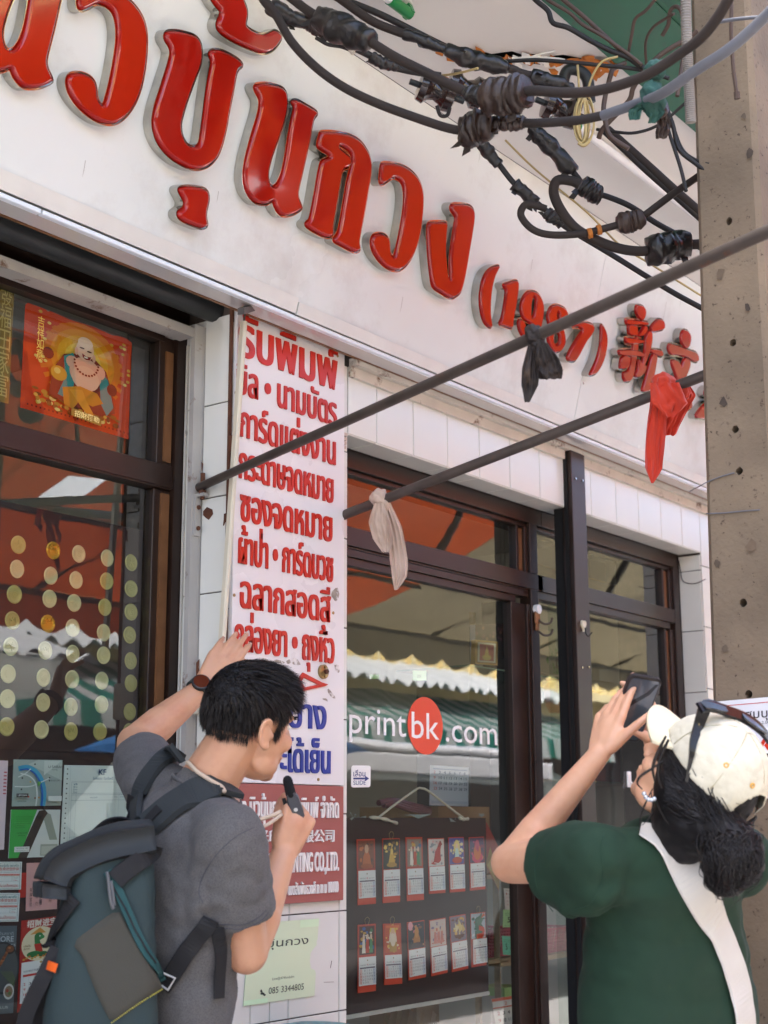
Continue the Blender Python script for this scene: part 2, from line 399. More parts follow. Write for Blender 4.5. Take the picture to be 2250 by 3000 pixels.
mb.build('frame', M['brown'], wq)
mb = MB(); rbox(mb, 5.4155, 5.4475, 2.266, 2.42, .122); rbox(mb, 5.4155, 5.44, .06, 2.172, .122); mb.build('frame_bead', M['brown_lit'], wq)
mb = MB(); mb.quad((4.5, gR, .3), (5.42, gR, .3), (5.42, gR, 2.18), (4.5, gR, 2.18)); mb.build('pane', M['glass'], wq)
mb = MB(); mb.quad((4.62, gR, 2.262), (5.42, gR, 2.262), (5.42, gR, 2.43), (4.62, gR, 2.43)); mb.build('pane', M['glass'], wq)
# shutter post between the bays
mb = MB(); mb.box((4.411, -.03, 0), (4.509, .012, 2.70), 0, bev=.002); mb.box((4.418, .0125, 0), (4.502, .05, 2.495), 1); mb.box((4.4045, -.014, 0), (4.4105, .0, 2.69), 1)
for x, z in ((4.436, 2.6), (4.487, 2.602), (4.44, 1.93), (4.485, 1.935)): mb.tube([(x, -.031, z), (x, -.034, z)], .004, 8, 2)
mb.build('shutter_post', [M['brown'], M['black'], M['chrome']], SHOP)
# interior shell
mb = MB(); mb.box((2.74, 3.2, 0), (6.3, 3.3, 2.75)); mb.box((6.2, .45, 0), (6.3, 3.2, 2.75)); mb.box((-4, 2.2, 0), (2.8, 2.3, 2.75)); mb.box((2.72, .40, 0), (2.8, 2.2, 2.75)); mb.box((-4.1, .2, 0), (-4, 2.2, 2.75))
mb.build('interior_wall', M['plaster'], SHOP)
mb = MB(); mb.box((-4, .45, 2.752), (6.3, 3.3, 2.80)); mb.build('interior_ceiling', M['ceil_in'], SHOP)
mb = MB(); mb.box((-4, .2, .0), (6.3, 3.3, .04)); mb.build('interior_floor', M['floor_in'], SHOP)

# ------------------------------------------------------------------ the fascia sign
N_ = Vector((0, -math.cos(TH), -math.sin(TH))); UPF = Vector((0, -math.sin(TH), math.cos(TH))); F0 = Vector((0, -.11, 2.735))
def fas(a, b, h): return tuple(F0+Vector((a, 0, 0))+UPF*b+N_*h)
def pfas(u, v, h=0.):
    p = PL(u, v, tuple(F0+N_*h), tuple(N_)); return (p.x, (p-F0).dot(UPF))
SIGN = empty('fascia_sign', tuple(F0+Vector((3.5, 0, .3))), 'long white fascia sign leaning out over the shop front with large red raised letters', 'sign')
HF = .722; XS = pfas(1730, 980)[0]
mb = MB()
for x0, x1 in ((-.5, XS-.0008), (XS+.0008, 7.5)): 
    q = [fas(x0, 0, 0), fas(x1, 0, 0), fas(x1, HF, 0), fas(x0, HF, 0)]; r = [fas(x0, 0, -.03), fas(x1, 0, -.03), fas(x1, HF, -.03), fas(x0, HF, -.03)]
    mb.add(q+r, [(0, 1, 2, 3), (7, 6, 5, 4), (0, 3, 7, 4), (1, 5, 6, 2), (3, 2, 6, 7), (0, 4, 5, 1)])
mb.build('panel', M['panel'], SIGN)
mb = MB()
XJ = 2.8
for (x0, x1, b0, b1, h) in ((-.5, XJ, -.004, .038, .006), (XJ+.004, 7.5, -.006, .028, .008)):
    q = [fas(x0, b0, h), fas(x1, b0, h), fas(x1, b1, h), fas(x0, b1, h)]; r = [fas(x0, b0, .0005), fas(x1, b0, .0005), fas(x1, b1, .0005), fas(x0, b1, .0005)]
    mb.add(q+r, [(0, 1, 2, 3), (0, 3, 7, 4), (1, 5, 6, 2), (3, 2, 6, 7), (0, 4, 5, 1)])
mb.build('bottom_trim', M['trim'], SIGN)
mb = MB(); mb.box((-.5, -.109, 2.716), (1.945, -.091, 2.7275), bev=.003); mb.box((1.949, -.109, 2.716), (7.5, -.091, 2.7275), bev=.003)
mb.build('edge_strip', mat('white_plastic_strip', '#e9edf3', .3), SIGN)
mb = MB(); mb.box((-.5, -.090, 2.7185), (7.5, -.034, 2.729)); mb.build('underside_panel', M['gloss_white'], SIGN)
mb = MB(); mb.box((-.5, -.0335, 2.716), (7.5, -.026, 2.732)); mb.build('underside_bead', M['brown_lit'], SIGN)
for u, v in ((1733, 1026), (1709, 1123), (1400, 950)):
    a, b = pfas(u, v); mb = MB(); mb.tube([fas(a, b, .0002), fas(a, b, .0016), fas(a, b, .002)], [.004, .004, .002], 10); mb.build('screw', M['chrome'], SIGN)
M['streak'] = mat('grey_rain_streak', '#a7a29b', .6, var=.1)
for u, v, L_ in ((1407, 445, .035), (1952, 885, .09), (1998, 860, .06), (640, 560, .03), (1180, 870, .05), (250, 470, .04), (1560, 760, .05)):
    a, b = pfas(u, v); mb = MB(); mb.add([fas(a-.0011, b, .0004), fas(a+.0011, b, .0004), fas(a+.0006+.002, b-L_*.6, .0004), fas(a+.0012, b-L_, .0004), fas(a-.0004+.001, b-L_*.6, .0004)], [(0, 1, 2, 3, 4)]); mb.build('rain_streak', M['streak'], SIGN)
def letter(sets, ox, oy, s, dx=0., db=0., holes=None, group='letters'):
    """sets: outlines in photo measure, laid on the sign 38 mm in front of its panel"""
    H = .036
    loops = []
    for pts in sets:
        P = chaikin([Vector((*pfas(ox+x*s, oy+y*s, H), 0)) for x, y in pts], 2)
        loops.append([Vector((p.x+dx, p.y+db)) for p in P])
    hl = [[Vector((p.x+dx, p.y+db)) for p in chaikin([Vector((*pfas(ox+x*s, oy+y*s, H), 0)) for x, y in pts], 2)] for pts in (holes or [])]
    return loops, hl
def put_letter(sets, ox, oy, s, dx=0., db=0., holes=None, t=.0075, sink=0.):
    loops, hl = letter(sets, ox, oy, s, dx, db, holes)
    red = MB(); ch = MB()
    for k, lp in enumerate(loops):
        h = hl if k == 0 else []
        e = k*.0007
        slab(red, [lp]+h, fas, [(0, .018), (0, .027), (-t*.18, .031+e), (-t*.45, .0345+e), (-t, .037+e)], 0)
        slab(ch, [lp]+h, fas, [(.0045, .0004+e), (.0045, .029+e), (.0030, .029+e), (.0030, .021)], 0, cap=False)
        slab(ch, [lp]+h, fas, [(.004, .0205+e*.3)], 0)
    o = red.build('letter', M['red'], SIGN, ang=60)
    c = ch.build('letter_side', M['chrome'], o, ang=50)
    return o
L_NO = [(285,165),(390,158),(480,178),(560,205),(598,250),(612,310),(612,400),(600,480),(570,600),(530,720),(480,860),(440,980),(412,1090),(408,1170),(420,1240),(445,1275),(480,1270),(520,1220),(560,1120),(590,980),(610,860),(630,720),(655,560),(685,450),(685,415),(660,370),(668,345),(700,338),(740,348),(820,395),(900,440),(935,470),(938,500),(915,525),(895,560),(880,640),(850,800),(810,980),(770,1160),(735,1300),(728,1370),(740,1420),(770,1490),(772,1515),(745,1540),(680,1580),(600,1598),(550,1590),(510,1550),(480,1500),(462,1435),(440,1440),(400,1465),(340,1470),(270,1450),(215,1400),(170,1330),(145,1240),(140,1150),(150,1060),(175,930),(210,800),(250,660),(290,530),(315,430),(320,350),(300,300),(265,240),(255,195)]
L_BO = [(490.5,95),(501.4,89.5),(525.8,89.5),(550,95),(574.6,102.5),(589.5,116.6),(595.8,135.6),(596.9,162.8),(590.9,195.3),(580,222.4),(563.8,265.8),(547.5,312),(536.6,352.6),(534.8,364.5),(535.7,386),(543,408),(553.8,424),(570,431),(582.7,428),(590,417),(593.6,395),(598,364.5),(604.5,312),(610,266),(618,217),(624.8,184.5),(623.4,173.6),(616.7,160),(620.7,149),(634.3,143.8),(650.6,145),(677.7,157.3),(704.8,173.6),(715.7,187),(714.3,195.3),(703.5,202),(696.7,217),(691.2,249.6),(683,293),(672.3,347),(671.3,359),(664,393.4),(653.2,433),(640.6,462),(622.5,482),(602.6,493),(579,497),(555.6,491),(528.5,478),(505,462),(481.5,438.6),(465,413),(456,386),(452.5,361),(453.9,341.8),(460.7,306.5),(474,266),(487.8,222),(501.4,179),(506.8,152),(501.4,135.6),(490.5,119),(486.5,106)]
L_TH = [(760,0),(800,60),(850,110),(850,160),(815,230),(810,290),(840,340),(900,390),(1000,450),(1150,520),(1280,570),(1360,575),(1440,525),(1500,440),(1515,400),(1490,350),(1440,320),(1400,345),(1330,370),(1260,360),(1180,320),(1130,280),(1125,250),(1140,180),(1140,100),(1110,20),(1090,-30),(1050,-80),(900,-120),(780,-100),(740,-50)]
L_U = [(610,1110),(680,1080),(800,1080),(950,1100),(1040,1130),(1085,1200),(1090,1300),(1070,1400),(1045,1500),(1045,1600),(1065,1680),(1060,1730),(1010,1760),(960,1762),(850,1720),(720,1670),(620,1610),(585,1560),(585,1500),(620,1470),(680,1430),(700,1350),(670,1280),(625,1200),(600,1150)]
L_KO = [(975,680),(1090,680),(1200,695),(1300,720),(1390,770),(1450,840),(1500,930),(1522,1030),(1515,1150),(1490,1300),(1460,1480),(1430,1640),(1400,1800),(1385,1880),(1402,1950),(1390,1978),(1350,1990),(1270,1955),(1180,1905),(1120,1875),(1110,1840),(1150,1790),(1170,1740),(1190,1640),(1215,1490),(1240,1340),(1262,1200),(1295,1080),(1315,1000),(1305,930),(1265,880),(1210,845),(1165,835),(1175,860),(1230,905),(1300,965),(1303,1030),(1280,1072),(1235,1080),(1205,1110),(1190,1170),(1165,1330),(1140,1480),(1118,1610),(1098,1710),(1108,1790),(1090,1818),(1045,1830),(960,1795),(870,1745),(815,1705),(810,1670),(850,1640),(865,1590),(890,1470),(915,1330),(940,1180),(965,1050),(985,990),(1080,960),(1050,925),(985,885),(935,850),(940,800),(960,720)]
L_WO = [(335,210),(360,190),(440,192),(540,205),(640,245),(730,310),(790,390),(830,480),(850,600),(848,700),(840,820),(820,980),(790,1130),(750,1260),(690,1380),(620,1470),(550,1510),(480,1505),(400,1470),(320,1400),(260,1320),(220,1230),(210,1140),(230,1080),(270,1055),(330,1048),(390,1070),(425,1110),(440,1170),(440,1260),(455,1310),(485,1345),(515,1260),(555,1080),(595,860),(620,650),(612,520),(590,440),(540,390),(480,375),(440,400),(390,440),(345,465),(315,430),(320,330)]
L_NG = [(1200,690),(1290,690),(1390,700),(1450,740),(1472,810),(1468,900),(1440,1080),(1410,1260),(1380,1440),(1350,1600),(1320,1720),(1290,1790),(1230,1830),(1200,1850),(1130,1820),(1050,1770),(970,1720),(945,1660),(925,1500),(905,1300),(895,1100),(895,980),(905,930),(940,908),(1040,905),(1120,912),(1138,940),(1130,1020),(1120,1150),(1120,1300),(1130,1450),(1145,1570),(1165,1615),(1175,1560),(1165,1400),(1185,1200),(1210,1050),(1225,940),(1240,870),(1225,830),(1185,780),(1172,730)]
PAR1 = [(215,200),(270,165),(335,148),(345,165),(310,230),(275,320),(250,440),(240,560),(235,680),(245,780),(260,860),(240,875),(200,850),(160,800),(130,700),(115,580),(120,450),(140,340),(175,250)]
D1 = [(395,365),(450,350),(520,320),(550,325),(562,350),(560,430),(540,560),(520,680),(500,780),(498,850),(485,882),(420,860),(350,840),(340,810),(365,770),(385,680),(400,580),(415,470),(415,430),(385,385)]
D9 = [(700,440),(770,452),(820,510),(850,590),(852,690),(835,800),(812,900),(780,985),(720,1035),(650,1020),(595,950),(560,880),(555,800),(580,760),(620,790),(645,850),(665,900),(690,880),(700,812),(640,790),(600,740),(583,650),(600,540),(645,470)]
D9H = [(735,495),(760,530),(762,600),(745,700),(722,760),(702,740),(705,640),(715,540)]
D8 = [(980,600),(1050,612),(1110,650),(1135,710),(1120,780),(1070,850),(1100,950),(1105,1040),(1080,1110),(1020,1160),(970,1160),(930,1100),(900,1020),(890,930),(920,860),(900,800),(895,720),(920,640)]
D8H = [[(1015,670),(1035,720),(1020,770),(1000,750),(1000,700)], [(1000,900),(1040,960),(1030,1050),(990,1080),(960,1020),(965,940)]]
D7 = [(1200,840),(1260,810),(1340,800),(1420,830),(1440,870),(1420,940),(1360,1010),(1300,1120),(1250,1220),(1200,1275),(1120,1245),(1125,1190),(1180,1080),(1250,970),(1310,890),(1250,860),(1190,870)]
PAR2 = [(1510,810),(1560,870),(1585,950),(1588,1050),(1570,1180),(1530,1300),(1470,1400),(1400,1430),(1380,1410),(1420,1340),(1470,1220),(1500,1090),(1515,960)]
XIN = [[(555,680),(620,680),(610,860),(560,1150),(530,1300),(490,1355),(400,1350),(380,1200),(470,1200),(500,1000)],
 [(590,215),(650,215),(700,240),(725,300),(720,370),(695,440),(660,450),(610,400),(575,330),(568,260)],
 [(425,415),(560,440),(720,455),(765,480),(750,530),(640,520),(520,520),(440,510),(420,460)],
 [(450,500),(580,510),(600,600),(590,690),(470,660),(455,600)], [(690,510),(740,530),(730,610),(680,680),(620,690),(600,660),(650,600)],
 [(410,690),(520,700),(700,730),(705,780),(600,800),(440,800),(405,740)], [(310,880),(440,870),(600,880),(690,930),(690,990),(560,980),(340,970),(310,930)],
 [(350,960),(470,960),(470,1080),(440,1160),(330,1170),(320,1100)], [(600,990),(650,1080),(720,1100),(700,1200),(640,1270),(560,1300),(540,1250),(590,1150)],
 [(740,590),(790,600),(800,700),(780,850),(740,960),(690,1100),(630,1230),(600,1200),(660,1020),(690,850),(690,700)],
 [(780,520),(860,440),(890,418),(960,435),(980,500),(975,580),(900,600),(800,625),(770,580)],
 [(760,860),(880,870),(940,885),(955,940),(940,990),(880,970),(770,930)], [(790,920),(870,950),(850,1080),(820,1250),(780,1420),(740,1500),(640,1500),(640,1450),(690,1300),(740,1100)]]
WEN = [[(1060,790),(1110,780),(1250,830),(1370,880),(1460,900),(1505,960),(1505,1050),(1470,1070),(1400,1040),(1330,990),(1200,965),(1090,960),(1045,870)],
 [(1270,580),(1330,580),(1380,640),(1390,720),(1370,820),(1340,870),(1280,840),(1240,760),(1232,660)],
 [(1290,980),(1370,1020),(1380,1100),(1330,1250),(1250,1420),(1150,1560),(1050,1640),(1000,1600),(1100,1450),(1200,1250),(1250,1100)],
 [(1100,1020),(1160,1015),(1220,1060),(1250,1150),(1300,1300),(1360,1480),(1420,1760),(1250,1785),(1240,1600),(1200,1400),(1130,1180),(1090,1080)]]
GUANG = [[(1480,1800),(1560,1700),(1640,1640),(1760,1640),(1760,1900),(1480,1900),(1455,1850)], [(1580,1480),(1680,1400),(1780,1500),(1700,1600),(1600,1580)]]
def delta(a, b):
    p, q = pfas(*a, .036), pfas(*b, .036); return q[0]-p[0], q[1]-p[1]
d_no = delta((890, 610), (160, 236)); d_wo = delta((1119.5, 683), (244, 213))
put_letter([L_NO], 680, 200, .27125, *d_no)
put_letter([L_WO], 1040, 430, .2411, *d_wo)
put_letter([L_BO], 0, 0, 1); put_letter([L_TH], 420, 0, .27125); put_letter([L_U], 420, 350, .1808)
put_letter([L_NO], 680, 200, .27125); put_letter([L_KO], 680, 200, .27125)
put_letter([L_WO], 1040, 430, .2411); put_letter([L_NG], 1040, 430, .2411)
for s_, h_ in ((PAR1, None), (D1, None), (D9, [D9H]), (D8, D8H), (D7, None), (PAR2, None)): put_letter([s_], 1380, 740, .25316, holes=h_, t=.005)
put_letter(XIN, 1750, 850, .19892, t=.004); put_letter(WEN, 1750, 850, .19892, t=.005); put_letter(GUANG, 1750, 850, .19892, t=.005)

# ------------------------------------------------------------------ soffit above the sign, green eave, tube lamps
TS = R(68); C0 = F0+UPF*HF; DS = Vector((0, -math.sin(TS), math.cos(TS))); NS = Vector((0, -math.cos(TS), -math.sin(TS)))
def sof(a, b, h): return tuple(C0+Vector((a, 0, 0))+DS*b+NS*h)
def psof(u, v, h=0.):
    p = PL(u, v, tuple(C0+NS*h), tuple(NS)); return (p.x, (p-C0).dot(DS))
EAVE = empty('canopy_roof', tuple(C0+Vector((3.5, -.4, .2))), 'white painted canopy soffit with a dark green edge beam above the shop sign', 'canopy')
M['green'] = mat('dark_green_paint', '#12573f', .5, var=.15, vscale=6, col2='#2b4a3c', c2scale=14, c2lo=.6, c2hi=.7, bump=.15, bscale=25)
M['rubber'] = mat('dusty_black_cable', '#2c221c', .8, var=.3, vscale=9, bump=.15, bscale=120)
M['tape'] = mat('black_tape', '#221d1a', .33, var=.5, vscale=14, bump=.7, bscale=55, bdist=.004)
M['brown_tape'] = mat('dusty_tape', '#32231b', .42, var=.5, vscale=12, bump=.8, bscale=50, bdist=.004)
M['grey_cable'] = mat('grey_cable', '#6b6c72', .5, var=.15, vscale=9)
M['thin_black'] = mat('thin_black_wire', '#1b1613', .6, var=.2)
M['thin_brown'] = mat('thin_brown_wire', '#4c3a30', .6, var=.25)
M['gold_wire'] = mat('dull_yellow_wire', '#b09a66', .5, var=.2)
M['porcelain'] = mat('brown_porcelain', '#33221c', .2, var=.25, coat=.4)
M['orange_rust'] = mat('orange_sealant', '#b4691c', .7, var=.3, vscale=20, bump=.4)
M['concrete'] = mat('weathered_concrete', '#7d6c58', .92, var=.32, vscale=4, col2='#4a3b2e', c2scale=75, c2lo=.60, c2hi=.67, bump=.6, bscale=90, bdist=.003)
M['pipe'] = mat('dark_steel_pipe', '#50463f', .45, .2, var=.3, vscale=18, bump=.12, bscale=50, col2='#6a4533', c2scale=22, c2lo=.62, c2hi=.72)

# ------------------------------------------------------------------ canopy soffit, its torn hole and the green edge beam
hole = [(1300,140),(1340,150),(1400,146),(1440,158),(1500,150),(1530,160),(1560,158),(1600,166),(1650,160),(1700,170),(1760,166),(1815,172),(1812,184),(1780,190),(1740,200),(1700,196),(1650,186),(1600,192),(1540,184),(1490,178),(1440,180),(1390,170),(1330,160)]
hole2 = [(1530,138),(1582,140),(1560,160)]
B1 = .445
outer = [Vector((-1, .002, 0)), Vector((7.5, .002, 0)), Vector((7.5, B1, 0)), Vector((-1, B1, 0))]
hl = [Vector((*psof(u, v), 0)) for u, v in hole][::-1]
mb = MB(); L = [outer, hl]; flat = [q for t in L for q in t]
mb.add([sof(q.x, q.y, 0) for q in flat], [tuple(t) for t in tessellate_polygon(L)])
mb.build('soffit_board', M['soffit'], EAVE)
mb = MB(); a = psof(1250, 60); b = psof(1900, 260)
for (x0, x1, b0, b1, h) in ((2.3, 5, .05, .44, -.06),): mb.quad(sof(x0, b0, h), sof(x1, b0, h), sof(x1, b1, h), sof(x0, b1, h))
mb.build('void_backing', M['black'], EAVE)  # black sheet paints in the shade behind the torn hole
mb = MB()                                                             # ragged patches hanging at the torn edge
for k in range(46):
    i = random.randrange(len(hole)); u = hole[i][0]+random.uniform(-25, 25); v = hole[i][1]+random.uniform(-6, 14); s = random.uniform(.008, .028)
    c = psof(u, v); h = random.uniform(.001, .02); a = random.uniform(0, 6)
    P = [sof(c[0]+s*math.cos(a+j*1.25)*random.uniform(.5, 1.5), c[1]+s*.6*math.sin(a+j*1.25)*random.uniform(.5, 1.3), h+random.uniform(0, .015)) for j in range(5)]
    mb.poly(P, random.choice((0, 0, 1, 1, 2)))
for u, v, s in ((1690, 190, .05), (1745, 200, .06), (1480, 175, .035), (1300, 225, .02), (1720, 175, .04), (1545, 170, .04)):
    c = psof(u, v); P = [sof(c[0]+s*math.cos(j*.8)*random.uniform(.6, 1.2), c[1]+s*.55*math.sin(j*.8)*random.uniform(.6, 1.2), .004+random.uniform(0, .004)) for j in range(8)]
    mb.poly(P, 1)
mb.build('peeling_flake', [M['soffit'], M['orange_rust'], M['black']], EAVE)
mb = MB()
def sbox(mb, x0, x1, b0, b1, h0, h1, mi=0):
    q = [sof(x0, b0, h1), sof(x1, b0, h1), sof(x1, b1, h1), sof(x0, b1, h1), sof(x0, b0, h0), sof(x1, b0, h0), sof(x1, b1, h0), sof(x0, b1, h0)]
    mb.add(q, [(0, 1, 2, 3), (7, 6, 5, 4), (0, 3, 7, 4), (1, 5, 6, 2), (3, 2, 6, 7), (0, 4, 5, 1)], mi)
sbox(mb, -1, 7.5, B1, B1+.20, -.05, .014); sbox(mb, -1, 7.5, B1+.2005, B1+.215, -.05, .002)
for k in range(14): sbox(mb, -1, 7.5, B1+.216+k*.016, B1+.2315+k*.016, -.05, .004+.006*(k % 2))
sbox(mb, -1, 7.5, B1+.445, B1+.62, -.05, .03)
mb.build('edge_beam', M['green'], EAVE)
mb = MB(); sbox(mb, -1, 7.5, B1-.004, B1-.0005, -.01, .01); sbox(mb, 3.0, 3.08, B1+.05, B1+.12, .0145, .03, 1)
mb.build('edge_bead', [M['green'], M['rust']], EAVE)
# the back of the roof: keeps the room above the sign dark
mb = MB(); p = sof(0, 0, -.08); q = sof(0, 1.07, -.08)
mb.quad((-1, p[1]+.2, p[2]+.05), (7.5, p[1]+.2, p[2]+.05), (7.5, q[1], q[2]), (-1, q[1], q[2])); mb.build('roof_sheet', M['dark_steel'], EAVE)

def tube_lamp(a0, a1, b, label):
    o = empty('fluorescent_lamp', sof((a0+a1)/2, b, 0), label, 'lamp', 'tube lamps under the canopy')
    mb = MB(); sbox(mb, a0, a1, b-.02, b+.02, .001, .022); mb.build('batten', M['trim'], o)
    mb = MB(); mb.tube([sof(a0+.09, b, .042), sof(a1-.09, b, .042)], .0135, 14); mb.build('tube', mat('white_tube_glass', '#e8e8e8', .15), o, ang=40)
    for s in (a0, a1-.09):
        mb = MB(); mb.tube([sof(s, b, .042), sof(s+.09, b, .042)], .0155, 14); sbox(mb, s+(.0 if s == a0 else .075), s+(.015 if s == a0 else .09), b-.016, b+.016, .0225, .05)
        mb.build('end_cap', mat('green_plastic_cap', '#0f7a3c', .3), o, ang=40)
    return o
e = psof(1200, 40, .04); s2 = psof(1640, 345, .04)
tube_lamp(e[0]-1.22, e[0], e[1], 'white tube lamp with green caps under the canopy, at the top left of the cables')
tube_lamp(s2[0], s2[0]+1.22, s2[1]+.012, 'white tube lamp along the canopy soffit behind the tangled cables beside the concrete pole')

# ------------------------------------------------------------------ concrete pole
PB = PD(2085, 2100, 3.2); vd = (math.sin(R(63)), math.cos(R(63)), 0)
PT = PL(2020, 0, PB, vd)
def pole_at(z):
    t = (z-PB.z)/(PT.z-PB.z); return PB.lerp(PT, t)
W0, W1 = .172, .150
def wz(z): return W0+(W1-W0)*(z-PB.z)/(PT.z-PB.z)
POLE = empty('utility_pole', (PB.x+.08, PB.y-.08, 0), 'weathered square concrete utility pole with bolt holes at the kerb beside the woman', 'pole')
ZT, ZB = 6.5, 0.0
def prof(z):
    p = pole_at(z); w_ = wz(z); c = .012; x, y = p.x, p.y
    return [(x, y-c), (x, y-w_+c), (x+c, y-w_), (x+w_-c, y-w_), (x+w_, y-w_+c), (x+w_, y-c), (x+w_-c, y), (x+c, y)]
a, b = prof(ZB), prof(ZT)
mb = MB(); n = 8
vs = [(*p, ZB) for p in a]+[(*p, ZT) for p in b]
mb.add(vs, [(k, (k+1) % n, n+(k+1) % n, n+k) for k in range(1, n)]+[tuple(range(n, 2*n))])
# the face towards the shop side, with its bolt holes cut through
def pface(s, z, h):                                                    # s: share of the face, z height
    p0 = Vector((*prof(z)[0], z)); p1 = Vector((*prof(z)[1], z)); q = p0.lerp(p1, s); return (q.x-h, q.y, q.z)
holes = []
for (u, v) in ((2136, 648), (2147, 1004), (2154, 1258), (2166, 1380), (2177, 1766), (2193, 2034), (2205, 2330), (2216, 2600)):
    p = PL(u, v, (PB.x, 0, PB.z), (1, 0, -(PT.x-PB.x)/(PT.z-PB.z)))
    q0, q1 = prof(p.z)[0], prof(p.z)[1]; holes.append(((q0[1]-p.y)/(q0[1]-q1[1]), p.z))
Z_ = [(0, ZB), (1, ZB), (1, ZT), (0, ZT)]
SC = .16
loops = [[Vector((s*SC, z, 0)) for s, z in Z_]]
for s, z in holes:
    loops.append([Vector((s*SC+.0095*math.cos(-t*math.pi/8)*random.uniform(.88, 1.1), z+.0095*math.sin(-t*math.pi/8)*random.uniform(.88, 1.1), 0)) for t in range(16)])
flat = [q for l_ in loops for q in l_]
mb.add([pface(q.x/SC, q.y, 0) for q in flat], [tuple(t) for t in tessellate_polygon(loops)])
for l_ in loops[1:]:
    k = len(l_); mb.add([pface(q.x/SC, q.y, 0) for q in l_]+[pface(q.x/SC, q.y, -.06) for q in l_], [(i, (i+1) % k, k+(i+1) % k, k+i) for i in range(k)]+[tuple(range(k, 2*k))])
mb.build('shaft', M['concrete'], POLE)
def wire_path(pts, d0, d1=None, n=6):
    d1 = d0 if d1 is None else d1; k = len(pts)-1
    return smoothpath([PD(u, v, d0+(d1-d0)*i/k) for i, (u, v) in enumerate(pts)], n)
# flexible conduit up the pole
CP = wire_path([(2008,-40),(2012,120),(2018,240),(2024,360)], 3.24, 3.24, 40)
mb = MB(); mb.tube(CP, [.0105+.0022*(i % 2) for i in range(len(CP))], 12)
tag(mb.build('flexible_conduit', mat('grey_corrugated_conduit', '#8f8880', .55, var=.15), None, ang=60), 'grey ribbed flexible conduit running up the left edge of the concrete pole', 'conduit')

# ------------------------------------------------------------------ the big cables
def cable(name, pts, d0, d1, r, m, label, cat='cable', group='overhead cables', n=6, splices=()):
    P = wire_path(pts, d0, d1, n)
    o = tag(MB().tube(P, r, 12).build(name, M[m], None, ang=60), label, cat, group)
    for (i0, i1, rr, mm) in splices:
        k0, k1 = int(i0*n), int(i1*n); Q = smoothpath(P[k0:k1+1:max(1, (k1-k0)//4)], 10); m_ = len(Q)
        rad = [rr*(.76+.28*math.sin(math.pi*min(1, max(0, j/(m_-1)))**.8)**.5)*(1+.22*noise.noise((j*.21, rr*90, i0)))*(1+.022*(j % 2)) for j in range(m_)]
        rad[0] = rr*.55; rad[-1] = rr*.5
        b_ = MB(); b_.tube(Q, rad, 14)
        for f in range(3):                                             # loose tape ends
            j = random.randrange(2, m_-2); c = Q[j]; d = Vector((random.uniform(-1, 1), random.uniform(-1, 1), random.uniform(-1.4, .2))).normalized()
            t = (Q[j+1]-Q[j]).normalized(); L_ = rr*random.uniform(.9, 1.5)
            a_ = c+d*rr*.6; b_.quad(a_-t*.006, a_+t*.008, a_+d*L_*.8+t*.012, a_+d*L_*.9-t*.003)
        for v in range(len(b_.v)):
            q = Vector(b_.v[v]); b_.v[v] = tuple(q+Vector((noise.noise(q*34), noise.noise(q*34+Vector((9, 0, 0))), noise.noise(q*34+Vector((0, 9, 0)))))*rr*.30)
        b_.build('tape_splice', M[mm], o, ang=70)
    return o
cable('power_cable', [(740,-60),(772,0),(809,45),(854,122),(922,194),(1003,253),(1094,298),(1202,339),(1333,380),(1400,374),(1487,359),(1569,361),(1687,353),(1769,338)], 3.2, 3.0, .0098, 'rubber',
      'lowest thick black cable sagging before the big red letters, with a taped block', splices=((8.2, 9.8, .034, 'brown_tape'), (9.5, 10.7, .018, 'brown_tape')))
cable('power_cable', [(1765,339),(1871,302),(1943,272),(2040,205),(2143,138),(2260,30),(2330,-60)], 3.0, 2.62, .0105, 'grey_cable', 'grey lower cable rising across the face of the concrete pole at top right')
cable('power_cable', [(800,-50),(854,-5),(917,41),(1000,82),(1075,117),(1157,167),(1247,212),(1329,253),(1401,280),(1492,280),(1559,266),(1656,272),(1748,266),(1841,241),(1912,210),(1989,159),(2051,113),(2102,51),(2150,-30),(2200,-100)], 3.25, 2.68, .0105, 'rubber',
      'middle thick black cable with a wide black tape sheath and a brown taped block', splices=((2.3, 4.6, .031, 'tape'), (8.3, 9.9, .036, 'brown_tape'), (7.6, 8.5, .017, 'tape')))
cable('power_cable', [(940,-40),(994,-5),(1085,59),(1157,90),(1225,113),(1292,140),(1360,167),(1428,185),(1500,203),(1528,215),(1605,236),(1660,258),(1720,290)], 3.45, 3.5, .0105, 'rubber',
      'topmost thick black cable passing under the torn soffit', splices=((5.2, 8.4, .020, 'tape'), (9.4, 11.6, .019, 'tape'), (3.4, 5.4, .014, 'tape')))
cable('thin_cable', [(960,-40),(1003,-5),(1112,41),(1202,86),(1247,109),(1330,150),(1450,210)], 3.55, 3.6, .0085, 'thin_black', 'dark cable running just behind the topmost thick cable')
cable('thin_cable', [(740,-30),(780,5),(830,40),(885,60),(944,90),(1030,136),(1075,158),(1134,190),(1202,208),(1290,222)], 3.35, 3.5, .0085, 'thin_black',
      'thin black cable with ragged tape lumps above the red vowel mark of the sign', splices=((1.2, 3.2, .019, 'tape'), (3.0, 4.2, .017, 'brown_tape'), (6.2, 7.6, .014, 'tape')))
cable('thin_cable', [(925,110),(960,130),(1000,137),(1034,150)], 3.42, 3.46, .0045, 'thin_black', 'short black wire looping beside the cream cable tie')
tag(MB().tube([PD(1030,136,3.44), PD(1042,152,3.44)], .0125, 12).build('cable_tie', mat('cream_tie', '#cfc5b3', .5)), 'cream plastic tie round the thin black cable', 'cable tie')
